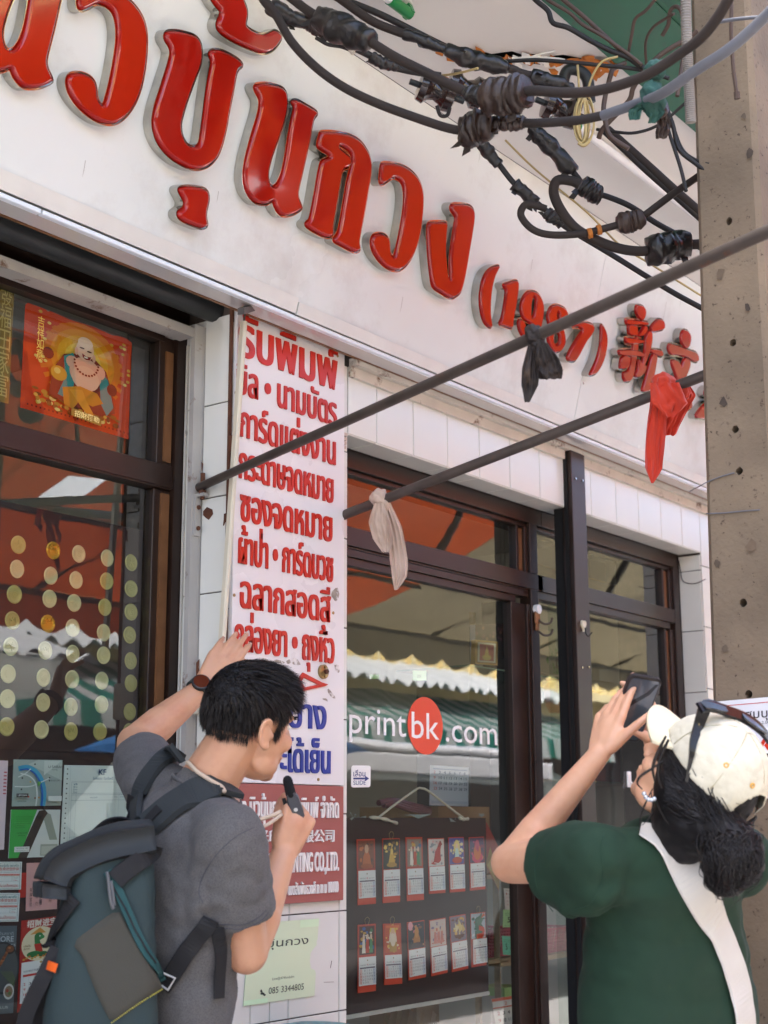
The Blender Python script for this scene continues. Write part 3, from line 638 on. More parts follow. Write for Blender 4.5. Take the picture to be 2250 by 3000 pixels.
cable('thin_cable', [(1400,400),(1425,440),(1457,475),(1505,536),(1559,583),(1600,617),(1647,658),(1701,692),(1803,753),(1960,850),(2060,905),(2150,955)], 3.75, 3.8, .0075, 'thin_black',
      'black cable with three taped joints running down the white sign to the pole', splices=((.3, 2.2, .017, 'tape'), (3.0, 4.6, .018, 'tape'), (5.0, 6.1, .016, 'tape')))
cable('thin_cable', [(1545,360),(1590,410),(1627,447),(1688,515),(1708,542),(1749,570),(1776,575),(1844,603),(1918,651),(1979,685),(2060,730)], 3.75, 3.8, .0078, 'thin_black',
      'black cable with a long swollen joint running down from the hanging wire coil', splices=((.2, 3.0, .021, 'tape'), (3.8, 5.6, .026, 'tape')))
cable('thin_cable', [(1700,542),(1674,530),(1633,529),(1622,563),(1640,610),(1681,664),(1735,698),(1803,725),(1871,736),(1939,729),(2000,718),(2070,715)], 3.6, 3.65, .0125, 'rubber',
      'thick black cable curling in a large loop, ending in a taped lump at the pole', splices=((8.4, 10.8, .037, 'tape'),))
cable('thin_cable', [(1600,612),(1572,603),(1539,600),(1526,631),(1559,671),(1613,688),(1701,685),(1776,668),(1837,651),(1878,637),(1925,603),(1979,563),(2034,525),(2100,480)], 3.62, 3.6, .0092, 'rubber',
      'black cable curling in the smaller loop with two orange bands below the coil', splices=((7.5, 9.3, .024, 'brown_tape'),))
for u, v in ((1728, 684), (1755, 674)): tag(MB().tube([PD(u-6, v+1, 3.605), PD(u+6, v-2, 3.605)], .0128, 10).build('cable_band', M['orange_rust']), 'orange band wrapped round the small cable loop, %s' % ('the left of the two' if u < 1740 else 'the right of the two'), 'cable band', 'orange cable bands')
cable('thin_cable', [(1480,410),(1559,488),(1640,556),(1722,624),(1817,719),(1900,770),(2060,870)], 3.9, 4.0, .0028, 'gold_wire', 'pale yellow wire running straight down across the white sign')
cable('thin_cable', [(1776,380),(1837,434),(1905,495),(1972,556),(2034,610),(2100,670)], 3.95, 4.0, .0145, 'rubber', 'thick dark cable bundle running down behind the pole along the soffit lamp')
cable('thin_cable', [(1768,384),(1830,442),(1898,506),(1966,566),(2060,650)], 3.94, 3.99, .0075, 'thin_black', 'black cable strapped below the thick bundle behind the pole')
W = [([(1560,-20),(1569,0),(1605,31),(1620,67),(1666,82),(1728,118),(1789,149),(1841,169),(1877,195),(1930,215)], .0065, 'thin_black', 'black twin wire draped over the corner of the green beam'),
 ([(1590,-20),(1605,0),(1666,36),(1707,72),(1769,108),(1841,159),(1880,190)], .0045, 'thin_brown', 'brown wire crossing from the soffit onto the green beam'),
 ([(1630,-20),(1651,0),(1707,46),(1769,102),(1820,149),(1877,195),(1905,230)], .0055, 'thin_brown', 'straight brown wire running down the middle of the green beam'),
 ([(1940,105),(1958,72),(1964,31),(1984,20),(2000,46),(2005,128),(1994,215),(1984,282)], .005, 'thin_brown', 'brown wire hooked over and hanging down before the pole top'),
 ([(1836,175),(1841,154),(1851,102),(1861,56),(1892,31),(1923,-5)], .004, 'thin_brown', 'kinked brown wire standing up across the green beam'),
 ([(1893,190),(1892,123),(1912,82),(1948,56),(1975,40)], .0035, 'thin_brown', 'thin brown wire curving up to the hooked wire'),
 ([(1754,405),(1769,374),(1841,297),(1856,256),(1892,205),(1938,159),(2005,118),(2045,92)], .0062, 'thin_brown', 'stiff brown wire crossing in front of both cables up to the pole'),
 ([(1832,185),(1800,200),(1789,220),(1769,307),(1774,359),(1789,400),(1841,436)], .006, 'thin_brown', 'knotted brown wire hanging down in front of the coil'),
 ([(1748,379),(1800,386),(1861,389),(1933,364),(2010,300)], .0038, 'thin_black', 'thin dark wire sagging to the right of the coil'),
 ([(1930,270),(1938,287),(1969,359),(1989,436),(2035,477),(2080,510)], .0055, 'thin_black', 'dark wire dropping along the pole edge, upper one'),
 ([(1938,310),(1943,333),(1964,400),(1994,492),(2010,560)], .0045, 'thin_black', 'dark wire dropping steeply below the green rag'),
 ([(1950,300),(1975,380),(2000,440),(2040,470),(2080,480)], .0045, 'thin_black', 'dark wire bending towards the pole beside the green rag'),
 ([(1480,180),(1560,176),(1640,180),(1750,190),(1880,205),(1960,230)], .005, 'thin_black', 'black wire stretched level across the torn soffit hole'),
 ([(1500,172),(1570,168),(1630,172),(1655,176)], .0035, 'trim', 'white wire lying along the torn soffit edge'),
 ([(1540,172),(1590,158),(1625,150)], .003, 'trim', 'short white wire end poking out of the torn soffit hole'),
 ([(1290,222),(1340,215),(1400,200)], .003, 'gold_wire', 'short yellow wire beside the left insulator')]
for i, (p, r, m, lab) in enumerate(W): cable('wire', p, 3.55 if m != 'trim' else 4.0, 3.45 if m != 'trim' else 4.0, r, m, lab, 'wire', 'loose wires', 6)
cable('wire', [(2144,-20),(2143,0),(2142,102),(2148,195),(2158,275)], 3.1, 3.1, .0042, 'thin_brown', 'short brown wire hanging down the face of the concrete pole', 'wire', 'loose wires')
cable('wire', [(2085,70),(2130,60),(2200,52),(2270,50)], 3.1, 3.0, .004, 'grey_cable', 'grey wire bent round the top of the concrete pole', 'wire', 'loose wires')
tag(MB().tube([PD(2158,270,3.1), PD(2160,290,3.1)], .007, 8).build('wire_end', M['thin_brown']), 'swollen brown end of the wire hanging on the pole', 'wire end')
# coil of yellow wire
mb = MB()
for k in range(11):
    cx = 1709+random.uniform(-7, 7); rx = 20+random.uniform(-9, 9); ry = 68+random.uniform(-9, 6); cy = 352+random.uniform(-6, 4)
    mb.tube([PD(cx+rx*math.cos(t*.3142), cy+ry*math.sin(t*.3142), 3.42+.02*math.sin(t*.3142+k)) for t in range(21)], .0024, 6)
mb.tube(wire_path([(1698,290),(1695,230),(1692,190)], 3.45), .0028, 6); mb.tube(wire_path([(1715,290),(1735,225),(1765,180),(1810,166)], 3.45), .003, 6)
mb.tube(wire_path([(1694,418),(1710,426),(1726,414)], 3.4), .0045, 6)
tag(mb.build('wire_coil', M['gold_wire'], None, ang=60), 'hanging coil of thin yellow wire below the torn soffit', 'wire coil')
# insulators
def insulator(u, v, d, label, s=1.):
    c = PD(u, v, d); o = empty('insulator', tuple(c), label, 'insulator', 'brown spool insulators under the soffit')
    ax = Vector((.75, -.6, -.25)).normalized(); mb = MB()
    prof_ = [(-.05, .018), (-.048, .038), (-.03, .043), (-.018, .030), (-.004, .024), (.012, .030), (.022, .043), (.044, .041), (.05, .02)]
    mb.tube([c+ax*a_*s for a_, _ in prof_], [r_*s for _, r_ in prof_], 18); mb.build('spool', M['porcelain'], o, ang=50)
    mb = MB(); mb.tube([c-ax*.075*s, c+ax*.075*s], .008, 8); mb.build('bracket', M['dark_steel'], o)
    mb = MB(); mb.tube([c+Vector((.025*s*math.cos(t*.7), .0, 0))+ax*.004+Vector((0, .02*math.sin(t*.7), .027*s*math.sin(t*.7))) for t in range(12)], .0032, 6); mb.build('binding_wire', M['thin_black'], o)
insulator(1280, 268, 3.75, 'brown spool insulator at the left end of the torn soffit, just above the taped blocks')
insulator(1365, 262, 3.78, 'brown spool insulator tucked behind the middle cable beside the left one')
insulator(1645, 320, 3.85, 'brown spool insulator behind the cables just left of the wire coil')
mb = MB(); mb.tube(wire_path([(1280,310),(1290,338),(1310,338),(1318,315)], 3.7), .005, 8); tag(mb.build('wire', M['thin_black']), 'small black wire loop hanging under the left insulator', 'wire', 'loose wires')
mb = MB(); mb.tube(wire_path([(1648,255),(1660,210),(1690,205),(1720,230),(1728,300)], 3.95), .016, 8); tag(mb.build('cable_bracket', M['dark_steel'], None, ang=60), 'curved dark steel bracket behind the wire coil', 'bracket')
# green rags tied at the crossing
def rag(name, m, label, blobs, strips, d, group=None, cat='rag'):
    """a knotted cloth: knot lumps plus hanging folded strips, one mesh"""
    mb = MB()
    for (u, v, r, e) in blobs:
        bm = bmesh.new(); bmesh.ops.create_icosphere(bm, subdivisions=4, radius=1)
        c = PD(u, v, d)
        for q in bm.verts:
            n_ = q.co.normalized(); k = 1+.22*noise.noise(n_*2.2+Vector((u, v, 0)))+.14*abs(noise.noise(Vector((n_.x*3, n_.y*3, n_.z*9))+Vector((u, 0, 0))))
            q.co = c+Vector((n_.x*r*e[0], n_.y*r*e[1], n_.z*r*e[2]))*k
        mb.bm(bm)
    for (path, ws, folds, dd) in strips:
        P = wire_path(path, d+dd, d+dd, 7); n_ = len(P); C_ = 22; vs = []; ph = random.uniform(0, 6)
        side = Vector(_rt); 
        for i, p in enumerate(P):
            t = i/(n_-1); w_ = np.interp(t*(len(ws)-1), range(len(ws)), ws)
            for j in range(C_+1):
                s = j/C_-.5
                a_ = ph+s*folds*6.28+1.2*noise.noise((t*2, ph, 0))
                dep = w_*.17*(abs(math.sin(a_))-.5)*(1-.25*t)+.30*w_*noise.noise((s*3, t*3, ph))+.16*w_*noise.noise((s*7, t*6, ph))
                vs.append(p+side*(s*w_)+Vector(_fw)*dep+Vector((0, 0, .10*w_*noise.noise((s*5, ph, 2))*t)))
        fs = [(i*(C_+1)+j, i*(C_+1)+j+1, (i+1)*(C_+1)+j+1, (i+1)*(C_+1)+j) for i in range(n_-1) for j in range(C_)]
        k = len(vs); nrm = Vector(_fw)*.0025
        mb.add(vs+[q+nrm for q in vs], fs+[tuple(x+k for x in f[::-1]) for f in fs])
    return tag(mb.build(name, m, None, True), label, cat, group)
M['green_rag'] = mat('green_cloth', '#2c5248', .85, var=.25, vscale=20, bump=.5, bscale=80)
rag('cloth_tie', M['green_rag'], 'dark green cloth strips knotted round the two cables beside the pole', [(1918,205,.022,(1,1,.9)),(1912,292,.03,(1,.8,1.2))], [([(1900,290),(1880,310),(1862,325),(1860,350)], [.02,.03,.02], 1, -.01),([(1915,300),(1925,330),(1910,360)], [.02,.03,.015], 1, -.02)], 2.93, cat='cloth tie')
rag('cloth_tie', M['brown_tape'], 'frayed brown cloth end hanging below the green knot', [(1930,320,.018,(1,1,1.2))], [([(1932,315),(1945,360),(1942,385),(1938,405)], [.02,.03,.028,.022], 1.5, 0)], 2.95, cat='cloth tie')

# ------------------------------------------------------------------ two steel pipes with tied rags
b1a, b1b = PX(583, 1428, XL-.012), PD(2250, 678, 2.40)
o = tag(MB().tube([b1a+(b1b-b1a)*t for t in np.linspace(-.004, 1.12, 24)], .0115, 16).build('steel_pipe', M['pipe'], None, ang=60), 'long dark steel pipe rising from the left pillar bracket across the whole front', 'pipe', 'awning pipes')
b2a, b2b = PY(1000, 1512, .0), PD(2055, 1103, 3.62)
tag(MB().tube([b2a+(b2b-b2a)*t for t in np.linspace(0, 1.25, 24)], .0138, 16).build('steel_pipe', M['pipe'], None, ang=60), 'dark steel pipe carrying the beige and orange cloths, starting right of the red lettered sign', 'pipe', 'awning pipes')
br = empty('pipe_bracket', (XL-.01, .1, 2.15), 'rusty steel angle bracket screwed to the channel where the long pipe starts', 'bracket')
mb = MB(); z0 = b1a.z
mb.box((XL-.028, .088, z0-.13), (XL-.008, .0945, z0-.02)); mb.box((XL-.026, .06, z0-.028), (XL-.006, .0945, z0-.020)); mb.build('angle', M['steel_paint'], br)
mb = MB(); mb.tube([(XL-.016, .075, z0-.035), (XL-.016, .075, z0+.035)], .006, 8); mb.tube([(XL-.016, .075, z0-.022), (XL-.016, .075, z0-.012)], .011, 6); mb.tube([(XL-.018, .087, z0-.055), (XL-.018, .083, z0-.055)], .006, 8); mb.tube([(XL-.018, .087, z0-.11), (XL-.018, .083, z0-.11)], .006, 8); mb.build('bolt', M['rust'], br)
def dep_on(a_, b_, u):
    best = min(np.linspace(0, 1.1, 800), key=lambda t: abs(((np.array(a_+(b_-a_)*t)-CAM) @ _rt)/((np.array(a_+(b_-a_)*t)-CAM) @ _fw)*F+1125-u))
    return float((np.array(a_+(b_-a_)*best)-CAM) @ _fw)
M['beige_cloth'] = mat('beige_cloth', '#c7ae9b', .9, var=.06, vscale=7, col2='#6f5442', c2scale=16, c2lo=.66, c2hi=.8, bump=.25, bscale=160, sheen=.2)
M['red_cloth'] = mat('orange_red_cloth', '#d23d22', .85, var=.1, vscale=9, col2='#e9b7a2', c2scale=14, c2lo=.74, c2hi=.8, bump=.25, bscale=150, sheen=.3)
M['black_cloth'] = mat('burnt_black_cloth', '#2b211c', .7, var=.5, vscale=14, bump=.7, bscale=60, col2='#54402f', c2scale=9, c2lo=.55, c2hi=.7)
d = dep_on(b2a, b2b, 1120)-.005
rag('tied_cloth', M['beige_cloth'], 'beige cloth knotted on the pipe in front of the door glass', [(1112,1460,.026,(1.1,.8,1.0)),(1124,1478,.021,(.9,.8,1.0))],
    [([(1112,1475),(1112,1530),(1122,1580),(1130,1618)], [.03,.060,.056,.02], 1.6, -.03), ([(1132,1475),(1156,1550),(1168,1640),(1170,1690),(1160,1728)], [.025,.042,.050,.042,.01], 1.8, .0)], d, 'cloths tied on the pipes', 'cloth')
d = dep_on(b1a, b1b, 1572)-.005
rag('tied_cloth', M['black_cloth'], 'blackened ragged cloth knotted on the long pipe below the red 8', [(1566,982,.022,(1,.8,.9)),(1575,1006,.019,(.9,.8,1.0))],
    [([(1562,1010),(1555,1080),(1552,1130),(1545,1178)], [.02,.034,.032,.010], 1.8, -.01), ([(1588,1005),(1603,1050),(1612,1085),(1618,1110)], [.022,.046,.048,.035], 2.6, -.02), ([(1585,1020),(1590,1080),(1592,1110)], [.03,.045,.02], 2, 0)], d, 'cloths tied on the pipes', 'cloth')
d = dep_on(b2a, b2b, 1950)-.01
rag('tied_cloth', M['red_cloth'], 'orange red cloth knotted on the pipe beside the concrete pole', [(1948,1124,.036,(1.15,.7,.7)),(1962,1160,.034,(1.0,.7,1.0)),(2003,1142,.020,(.8,.8,1.3))],
    [([(1930,1130),(1925,1220),(1918,1310),(1915,1370),(1911,1416)], [.035,.046,.046,.044,.005], 1.4, -.02), ([(1996,1140),(1994,1190),(1974,1235),(1958,1275)], [.03,.046,.046,.040], 1.6, .01), ([(1950,1120),(1962,1180),(1962,1222)], [.07,.09,.02], 1.3, -.045), ([(2005,1130),(2010,1160),(1995,1200)], [.03,.05,.03], 1.2, .02)], d, 'cloths tied on the pipes', 'cloth')

# ------------------------------------------------------------------ the other side of the lane (seen mirrored in the glass)
M['orange_tarp'] = mat('orange_tarpaulin', '#d2561c', .6, var=.12, vscale=2, trans=.25)
M['yellow_tarp'] = mat('yellow_tarpaulin', '#8f8568', .6, var=.15, vscale=2, trans=.32)
M['cream'] = mat('cream_painted_wall', '#e6d7a2', .85, var=.1, vscale=1.2)
M['tin'] = mat('corrugated_zinc', '#b4b8b6', .45, .0, var=.1, vscale=3)
M['white_paint'] = mat('white_car_paint', '#e4e6e8', .2, coat=.5)
M['dark_in'] = mat('dark_shop_inside', '#2b2724', .9)
M['blue'] = mat('blue_canvas', '#2f7fc4', .7, trans=.4)
M['teal'] = mat('teal_canvas_stripe', '#2f9684', .7, trans=.7)
M['white_canvas'] = mat('white_canvas_stripe', '#e6eae6', .7, trans=.7)
M['clear_roof'] = mat('clear_roof_sheet', '#eef4f4', .3, trans=.8)
def awning(name, x0, x1, ya, za, yb, zb, m, label, val=.28, n=14, hole=None):
    o = empty(name, ((x0+x1)/2, yb, 0), label, 'awning', 'awnings across the lane'); mb = MB()
    nx = 40
    for i in range(nx):
        for j in range(8):
            P = []
            for a_, b_ in ((i, j), (i+1, j), (i+1, j+1), (i, j+1)):
                x = x0+(x1-x0)*a_/nx; t = b_/8; P.append((x, ya+(yb-ya)*t, za+(zb-za)*t-.10*math.sin(math.pi*t)*(1+.4*math.sin(x*3))))
            cx = (P[0][0]+P[2][0])/2; cy = (P[0][1]+P[2][1])/2
            if hole and hole[0] < cx < hole[1] and hole[2] < cy < hole[3]: mb.add(P, [(0, 1, 2, 3)], 1)
            else: mb.add(P, [(0, 1, 2, 3)])
    mb.build('canvas', [M[m], M['clear_roof']], o)
    mb = MB(); k = n*10
    for i in range(k):
        xa, xb = x0+(x1-x0)*i/k, x0+(x1-x0)*(i+1)/k; f = lambda q: zb-val*(.72+.28*abs(math.sin(math.pi*n*(q-x0)/(x1-x0))))
        mb.quad((xa, yb-.004, zb), (xb, yb-.004, zb), (xb, yb-.03, f(xb)), (xa, yb-.03, f(xa)))
    mb.build('valance', M[m], o)
    mb = MB(); mb.tube([(x0, yb+.02, zb-.03), (x1, yb+.02, zb-.03)], .02, 8); mb.tube([(x0, ya, za-.03), (x1, ya, za-.03)], .02, 8); mb.tube([(x0, (ya+yb)/2, (za+zb)/2-.16), (x1, (ya+yb)/2, (za+zb)/2-.16)], .02, 8)
    for x in np.linspace(x0, x1, 5): mb.tube([(x, ya, za-.03), (x, yb, zb-.03)], .018, 8)
    for x in (x0, x1): mb.tube([(x, yb, 0), (x, yb, zb)], .025, 8)
    for x in np.linspace(x0+.4, x1-.8, 4): mb.tube(smoothpath([(x, ya-.1, za-.05), (x+.2, ya-.5, za-.42), (x+.5, ya-.9, za-.35), (x+.6, ya-1.2, za-.1)], 5), .03, 8)
    mb.build('frame', M['dark_steel'], o); return o
awning('orange_awning', 3.5, 8.75, -2.35, 3.66, -4.55, 2.92, 'orange_tarp', 'orange tarpaulin awning over the lane behind the camera, mirrored in the left window', hole=(5.2, 5.48, -3.45, -3.2))
awning('yellow_awning', 8.85, 15.5, -2.75, 3.75, -4.6, 3.05, 'yellow_tarp', 'yellow tarpaulin awning over the lane, mirrored in the door glass')
# striped stall awning
o = empty('striped_awning', (14, -8.4, 0), 'green and white striped stall awning across the lane', 'awning', 'awnings across the lane'); mb = MB()
for i in range(60):
    x0_ = 8.6+i*.2; mb.quad((x0_, -9.6, 3.25), (x0_+.2, -9.6, 3.25), (x0_+.2, -8.2, 2.62), (x0_, -8.2, 2.62), i % 2); mb.quad((x0_, -8.2, 2.62), (x0_+.2, -8.2, 2.62), (x0_+.2, -8.15, 2.36), (x0_, -8.15, 2.36), i % 2)
mb.build('canvas', [M['teal'], M['white_canvas']], o)
mb = MB(); [mb.tube([(x, -8.2, 0), (x, -8.2, 2.62)], .03, 8) for x in (8.6, 12.6, 16.6, 20.6)]; mb.build('frame', M['dark_steel'], o)
# corrugated roof above it
mb = MB(); n = 240
for (x0_, x1_, ya, za, yb, zb) in ((8.4, 21, -10.2, 3.75, -8.75, 3.28), (-4, 8.3, -8.0, 3.25, -6.3, 2.75)):
    for i in range(n):
        a_, b_ = x0_+(x1_-x0_)*i/n, x0_+(x1_-x0_)*(i+1)/n; f = lambda q: .045*math.sin(q*2*math.pi/.28)
        mb.quad((a_, ya, za+f(a_)), (b_, ya, za+f(b_)), (b_, yb, zb+f(b_)), (a_, yb, zb+f(a_)))
tag(mb.build('corrugated_roof', M['tin'], None, True), 'corrugated zinc roofs of the stalls across the lane', 'roof')
mb = MB(); mb.box((1.5, -5.6, 2.28), (6.75, -4.9, 2.52)); mb.quad((1.5, -6.2, 2.75), (6.9, -6.2, 2.75), (6.9, -4.88, 2.53), (1.5, -4.88, 2.53)); tag(mb.build('stall_roof', M['white_canvas']), 'white canvas stall roof across the lane mirrored between the gold seals', 'roof')
# building behind the stalls
b_ = empty('building', (8, -12, 0), 'cream shophouse row across the lane with balconies', 'building'); mb = MB()
mb.box((-14, -14, 0), (30, -11, 5.4)); mb.build('wall', M['cream'], b_)
mb = MB(); mb.box((9.0, -20, 0), (24, -16, 12)); mb.build('upper_storey', mat('dark_grey_sky_block', '#4a4d4f', .8, var=.2, vscale=1.5), b_)  # unseen tall block added to keep bright sky out of the upper-left reflection
mb = MB(); mb.box((-14, -11.0, .1), (30, -10.9, 3.1)); mb.build('shopfront', M['dark_in'], b_)
mb = MB(); mb.box((-14, -11.0, 3.6), (30, -10.3, 3.75)); mb.box((-14, -10.45, 4.55), (30, -10.3, 4.65))
for i in range(150): mb.box((-14+i*.29, -10.42, 3.75), (-14+i*.29+.09, -10.33, 4.55))
mb.build('balcony', M['cream'], b_)
for i in range(9):
    mb = MB(); x = -12+i*4.4; mb.box((x, -11.03, 4.2), (x+1.5, -10.97, 5.2)); mb.build('window', M['dark_in'], b_)
# blue parasol
o = empty('parasol', (9.3, -4.4, 0), 'blue parasol at the stalls across the lane', 'parasol'); mb = MB()
for k in range(8):
    a0, a1 = k*math.pi/4, (k+1)*math.pi/4; c = (8.6, -5.2, 2.42); mb.add([c, (c[0]+1.25*math.cos(a0), c[1]+1.0*math.sin(a0), 1.98), (c[0]+1.25*math.cos(a1), c[1]+1.0*math.sin(a1), 1.98)], [(0, 1, 2)])
mb.build('canopy', M['blue'], o); mb = MB(); mb.tube([(8.6, -5.2, 0), (8.6, -5.2, 2.42)], .02, 8); mb.build('pole', M['dark_steel'], o)
# white van
v_ = empty('parked_van', (10.5, -6.0, 0), 'white van parked across the lane, mirrored in the door glass', 'van'); bm = bmesh.new()
P = [(7.6, .35), (7.6, 1.1), (8.3, 1.25), (9.0, 1.95), (9.5, 2.05), (13.6, 2.05), (13.95, 1.9), (14.0, .35)]
mb = MB(); n = len(P); y0, y1 = -6.9, -5.3
mb.add([(x, y0, z) for x, z in P]+[(x, y1, z) for x, z in P], [tuple(range(n-1, -1, -1)), tuple(range(n, 2*n))]+[(k, (k+1) % n, n+(k+1) % n, n+k) for k in range(n)])
mb.build('body', mat('silver_van_paint', '#7d8482', .25, coat=.4), v_)
mb = MB(); mb.box((9.3, y0+.05, 2.052), (13.7, y1-.02, 2.16), bev=.05); mb.box((9.1, y1-.06, 1.86), (13.8, y1+.012, 2.05), bev=.02); mb.build('roof', M['white_paint'], v_)
mb = MB(); mb.quad((9.1, y1+.01, 1.25), (13.6, y1+.01, 1.25), (13.6, y1+.01, 1.8), (9.35, y1+.01, 1.8)); mb.build('window', M['dark_in'], v_)
for x in (8.6, 12.9):
    mb = MB(); mb.tube([(x, y1-.2, .33), (x, y1+.02, .33)], .33, 20); mb.build('wheel', M['rubber'], v_)

# dark car nearer the kerb, added to darken the low reflection in the glass
v_ = empty('added_dark_car', (6.2, -4.95, 0), 'dark blue car parked along the far kerb, mirrored low in the shop glass', 'car'); P = [(3.9, .3), (3.9, .75), (4.8, .92), (5.4, 1.38), (6.9, 1.42), (7.7, .98), (8.4, .88), (8.5, .3)]
mb = MB(); n = len(P); y0, y1 = -6.6, -4.95
mb.add([(x, y0+.1*(z > .95), z) for x, z in P]+[(x, y1-.1*(z > .95), z) for x, z in P], [tuple(range(n-1, -1, -1)), tuple(range(n, 2*n))]+[(k, (k+1) % n, n+(k+1) % n, n+k) for k in range(n)])
mb.build('body', mat('dark_car_paint', '#1d2530', .2, coat=.6), v_, ang=30)
mb = MB(); mb.quad((5.0, y1-.06, .98), (7.4, y1-.06, .98), (6.8, y1-.085, 1.34), (5.5, y1-.085, 1.34)); mb.build('window', M['dark_in'], v_)
for x in (4.7, 7.7):
    mb = MB(); mb.tube([(x, y1-.2, .31), (x, y1+.02, .31)], .31, 20); mb.build('wheel', M['rubber'], v_, ang=40)

mb = MB(); mb.tube(smoothpath([PX(u, v, 5.522) for u, v in ((1983, 1632), (1990, 1650), (1994, 1674), (2002, 1703), (2034, 1710), (2067, 1697))], 6), .0018, 6); tag(mb.build('wire', M['thin_black'], None, True), 'thin loose black wire hanging on the tiled jamb beside the concrete pole', 'wire', 'loose wires')
fz = lambda u, v: PL(u, v, (PB.x-.003, 0, PB.z), (1, 0, -(PT.x-PB.x)/(PT.z-PB.z)))
mb = MB(); mb.tube(smoothpath([fz(2068, 1505), fz(2120, 1503), fz(2180, 1497), fz(2226, 1494)], 5), .0014, 6); tag(mb.build('wire', M['grey_cable'], None, True), 'thin grey wire strung level across the face of the concrete pole', 'wire', 'loose wires')
mb = MB(); mb.tube(smoothpath([fz(2152, 1385), fz(2110, 1397), fz(2072, 1412), PD(2048, 1425, 3.3), PD(2020, 1440, 3.6)], 5), .0014, 6); tag(mb.build('wire', M['grey_cable'], None, True), 'thin wire pulled from a pole hole down to the sign edge', 'wire', 'loose wires')
for u, v, s_ in ((2195, 450, .010), (2110, 800, .012), (2190, 900, .009), (2120, 1180, .01), (2200, 1600, .012), (2125, 1900, .01), (2180, 340, .008), (2100, 1650, .008)):
    c = fz(u, v); mb = MB(); mb.poly([(c.x-.0006, c.y+s_*math.cos(j*.9)*random.uniform(.5, 1.2), c.z+s_*1.4*math.sin(j*.9)*random.uniform(.5, 1.2)) for j in range(7)]); mb.build('chip', mat('pole_chip_%d' % u, random.choice(('#5f5142', '#6d5c4a', '#4c4036')), .95, var=.3, vscale=40), POLE)
INK = vcol_mat('printed_paper', .5); INKG = vcol_mat('glossy_print', .25, .2)
class Card:
    """a flat printed thing: affine frame from three photo corners on the plane y"""
    def __init__(s, name, tl, tr, bl, y, label, cat, group=None, col='#ffffff', th=.0015, outline=None, m=None, tilt=0.):
        s.tl, s.tr, s.bl = PY(*tl, y), PY(*tr, y), PY(*bl, y)
        s.U = s.tr-s.tl; s.V = s.tl-s.bl; s.O = s.bl; s.nm = Vector((0, -1, 0)); s.k = 0; s.asp = s.U.length/s.V.length
        s.tilt = tilt; s.m = m or INK
        c = s.O+s.U*.5
        s.root = empty(name, tuple(c), label, cat, group)
        ol = outline or [(0, 0), (1, 0), (1, 1), (0, 1)]
        mb = MB(); n = len(ol)
        f = [s.p(a, b, 0) for a, b in ol]; g = [s.p(a, b, -th) for a, b in ol]
        mb.poly(f, 0, lin(col)); mb.add(f+g, [(i, (i+1) % n, n+(i+1) % n, n+i) for i in range(n)], 0, lin(col))
        mb.build('sheet', s.m, s.root); s.pm = MB()
    def p(s, a, b, h): return tuple(s.O+s.U*a+s.V*b+s.nm*(h+s.tilt*b))
    def h(s): s.k += 1; return .0004+s.k*.00007
    def rect(s, a0, b0, a1, b1, col):
        h = s.h(); s.pm.quad(s.p(a0, b0, h), s.p(a1, b0, h), s.p(a1, b1, h), s.p(a0, b1, h), 0, lin(col)); return s
    def ell(s, cx, cy, rx, ry, col, n=20, a0=0., a1=6.2832):
        h = s.h(); s.pm.add([s.p(cx+rx*math.cos(a0+(a1-a0)*i/n), cy+ry*math.sin(a0+(a1-a0)*i/n), h) for i in range(n)], [tuple(range(n))], 0, lin(col)); return s
    def poly(s, pts, col):
        h = s.h(); s.pm.poly([s.p(a, b, h) for a, b in pts], 0, lin(col)); return s
    def line(s, a0, b0, a1, b1, col, w_=.004):
        d = Vector((a1-a0, (b1-b0)/s.asp, 0)).normalized(); n = Vector((-d.y, d.x*s.asp, 0))*w_
        return s.poly([(a0-n.x, b0-n.y), (a1-n.x, b1-n.y), (a1+n.x, b1+n.y), (a0+n.x, b0+n.y)], col)
    def text(s, t, a0, a1, b, hh, col, off=0.):
        h = s.h(); put_text(s.pm, t, lambda x, y, z: s.p(x, y, h), a0, a1, b, hh, 0., 0, lin(col), off); return s
    def done(s):
        if s.pm.v: s.pm.build('print', s.m, s.root)
        return s.root
RG = lambda ox, oy, k: (lambda x, y: (ox+x*k, oy+y*k))

# ------------------------------------------------------------------ the vertical sign with raised red and blue lettering
M['sign_white'] = mat('aged_white_sign_board', '#e4deda', .28, var=.03, vscale=3, col2='#b49c86', c2scale=6, c2lo=.70, c2hi=.86)
M['sign_red'] = mat('red_cut_letters', '#c2230c', .35, var=.08, vscale=12)
M['sign_blue'] = mat('blue_cut_letters', '#20308c', .35, var=.15, vscale=14)
M['maroon'] = mat('dusty_maroon_board', '#9d544c', .55, var=.08, vscale=5)
M['white_let'] = mat('white_cut_letters', '#e9e4dd', .4, var=.05)
M['brass'] = mat('brass', '#a88d5c', .35, .8, var=.2)
M['cream_pl'] = mat('yellowed_trunking', '#d6cbb3', .5, var=.08, vscale=8, col2='#7d6a52', c2scale=20, c2lo=.66, c2hi=.74)
ZM = 1.5035
S1 = empty('price_sign', (2.91, -.006, ZM), 'tall white sign board on the pillar with raised red Thai lettering listing print services', 'sign')
mb = MB(); mb.box((2.684, -.0135, ZM+.001), (3.138, -.0008, 2.752), bev=.0015); mb.build('board', M['sign_white'], S1)
r4 = RG(550, 850, .3014); r5 = RG(550, 1450, .3165); rB = RG(300, 1800, .4521); rM = RG(650, 2250, .2411)
YS = -.0136; fS = wallframe(YS)
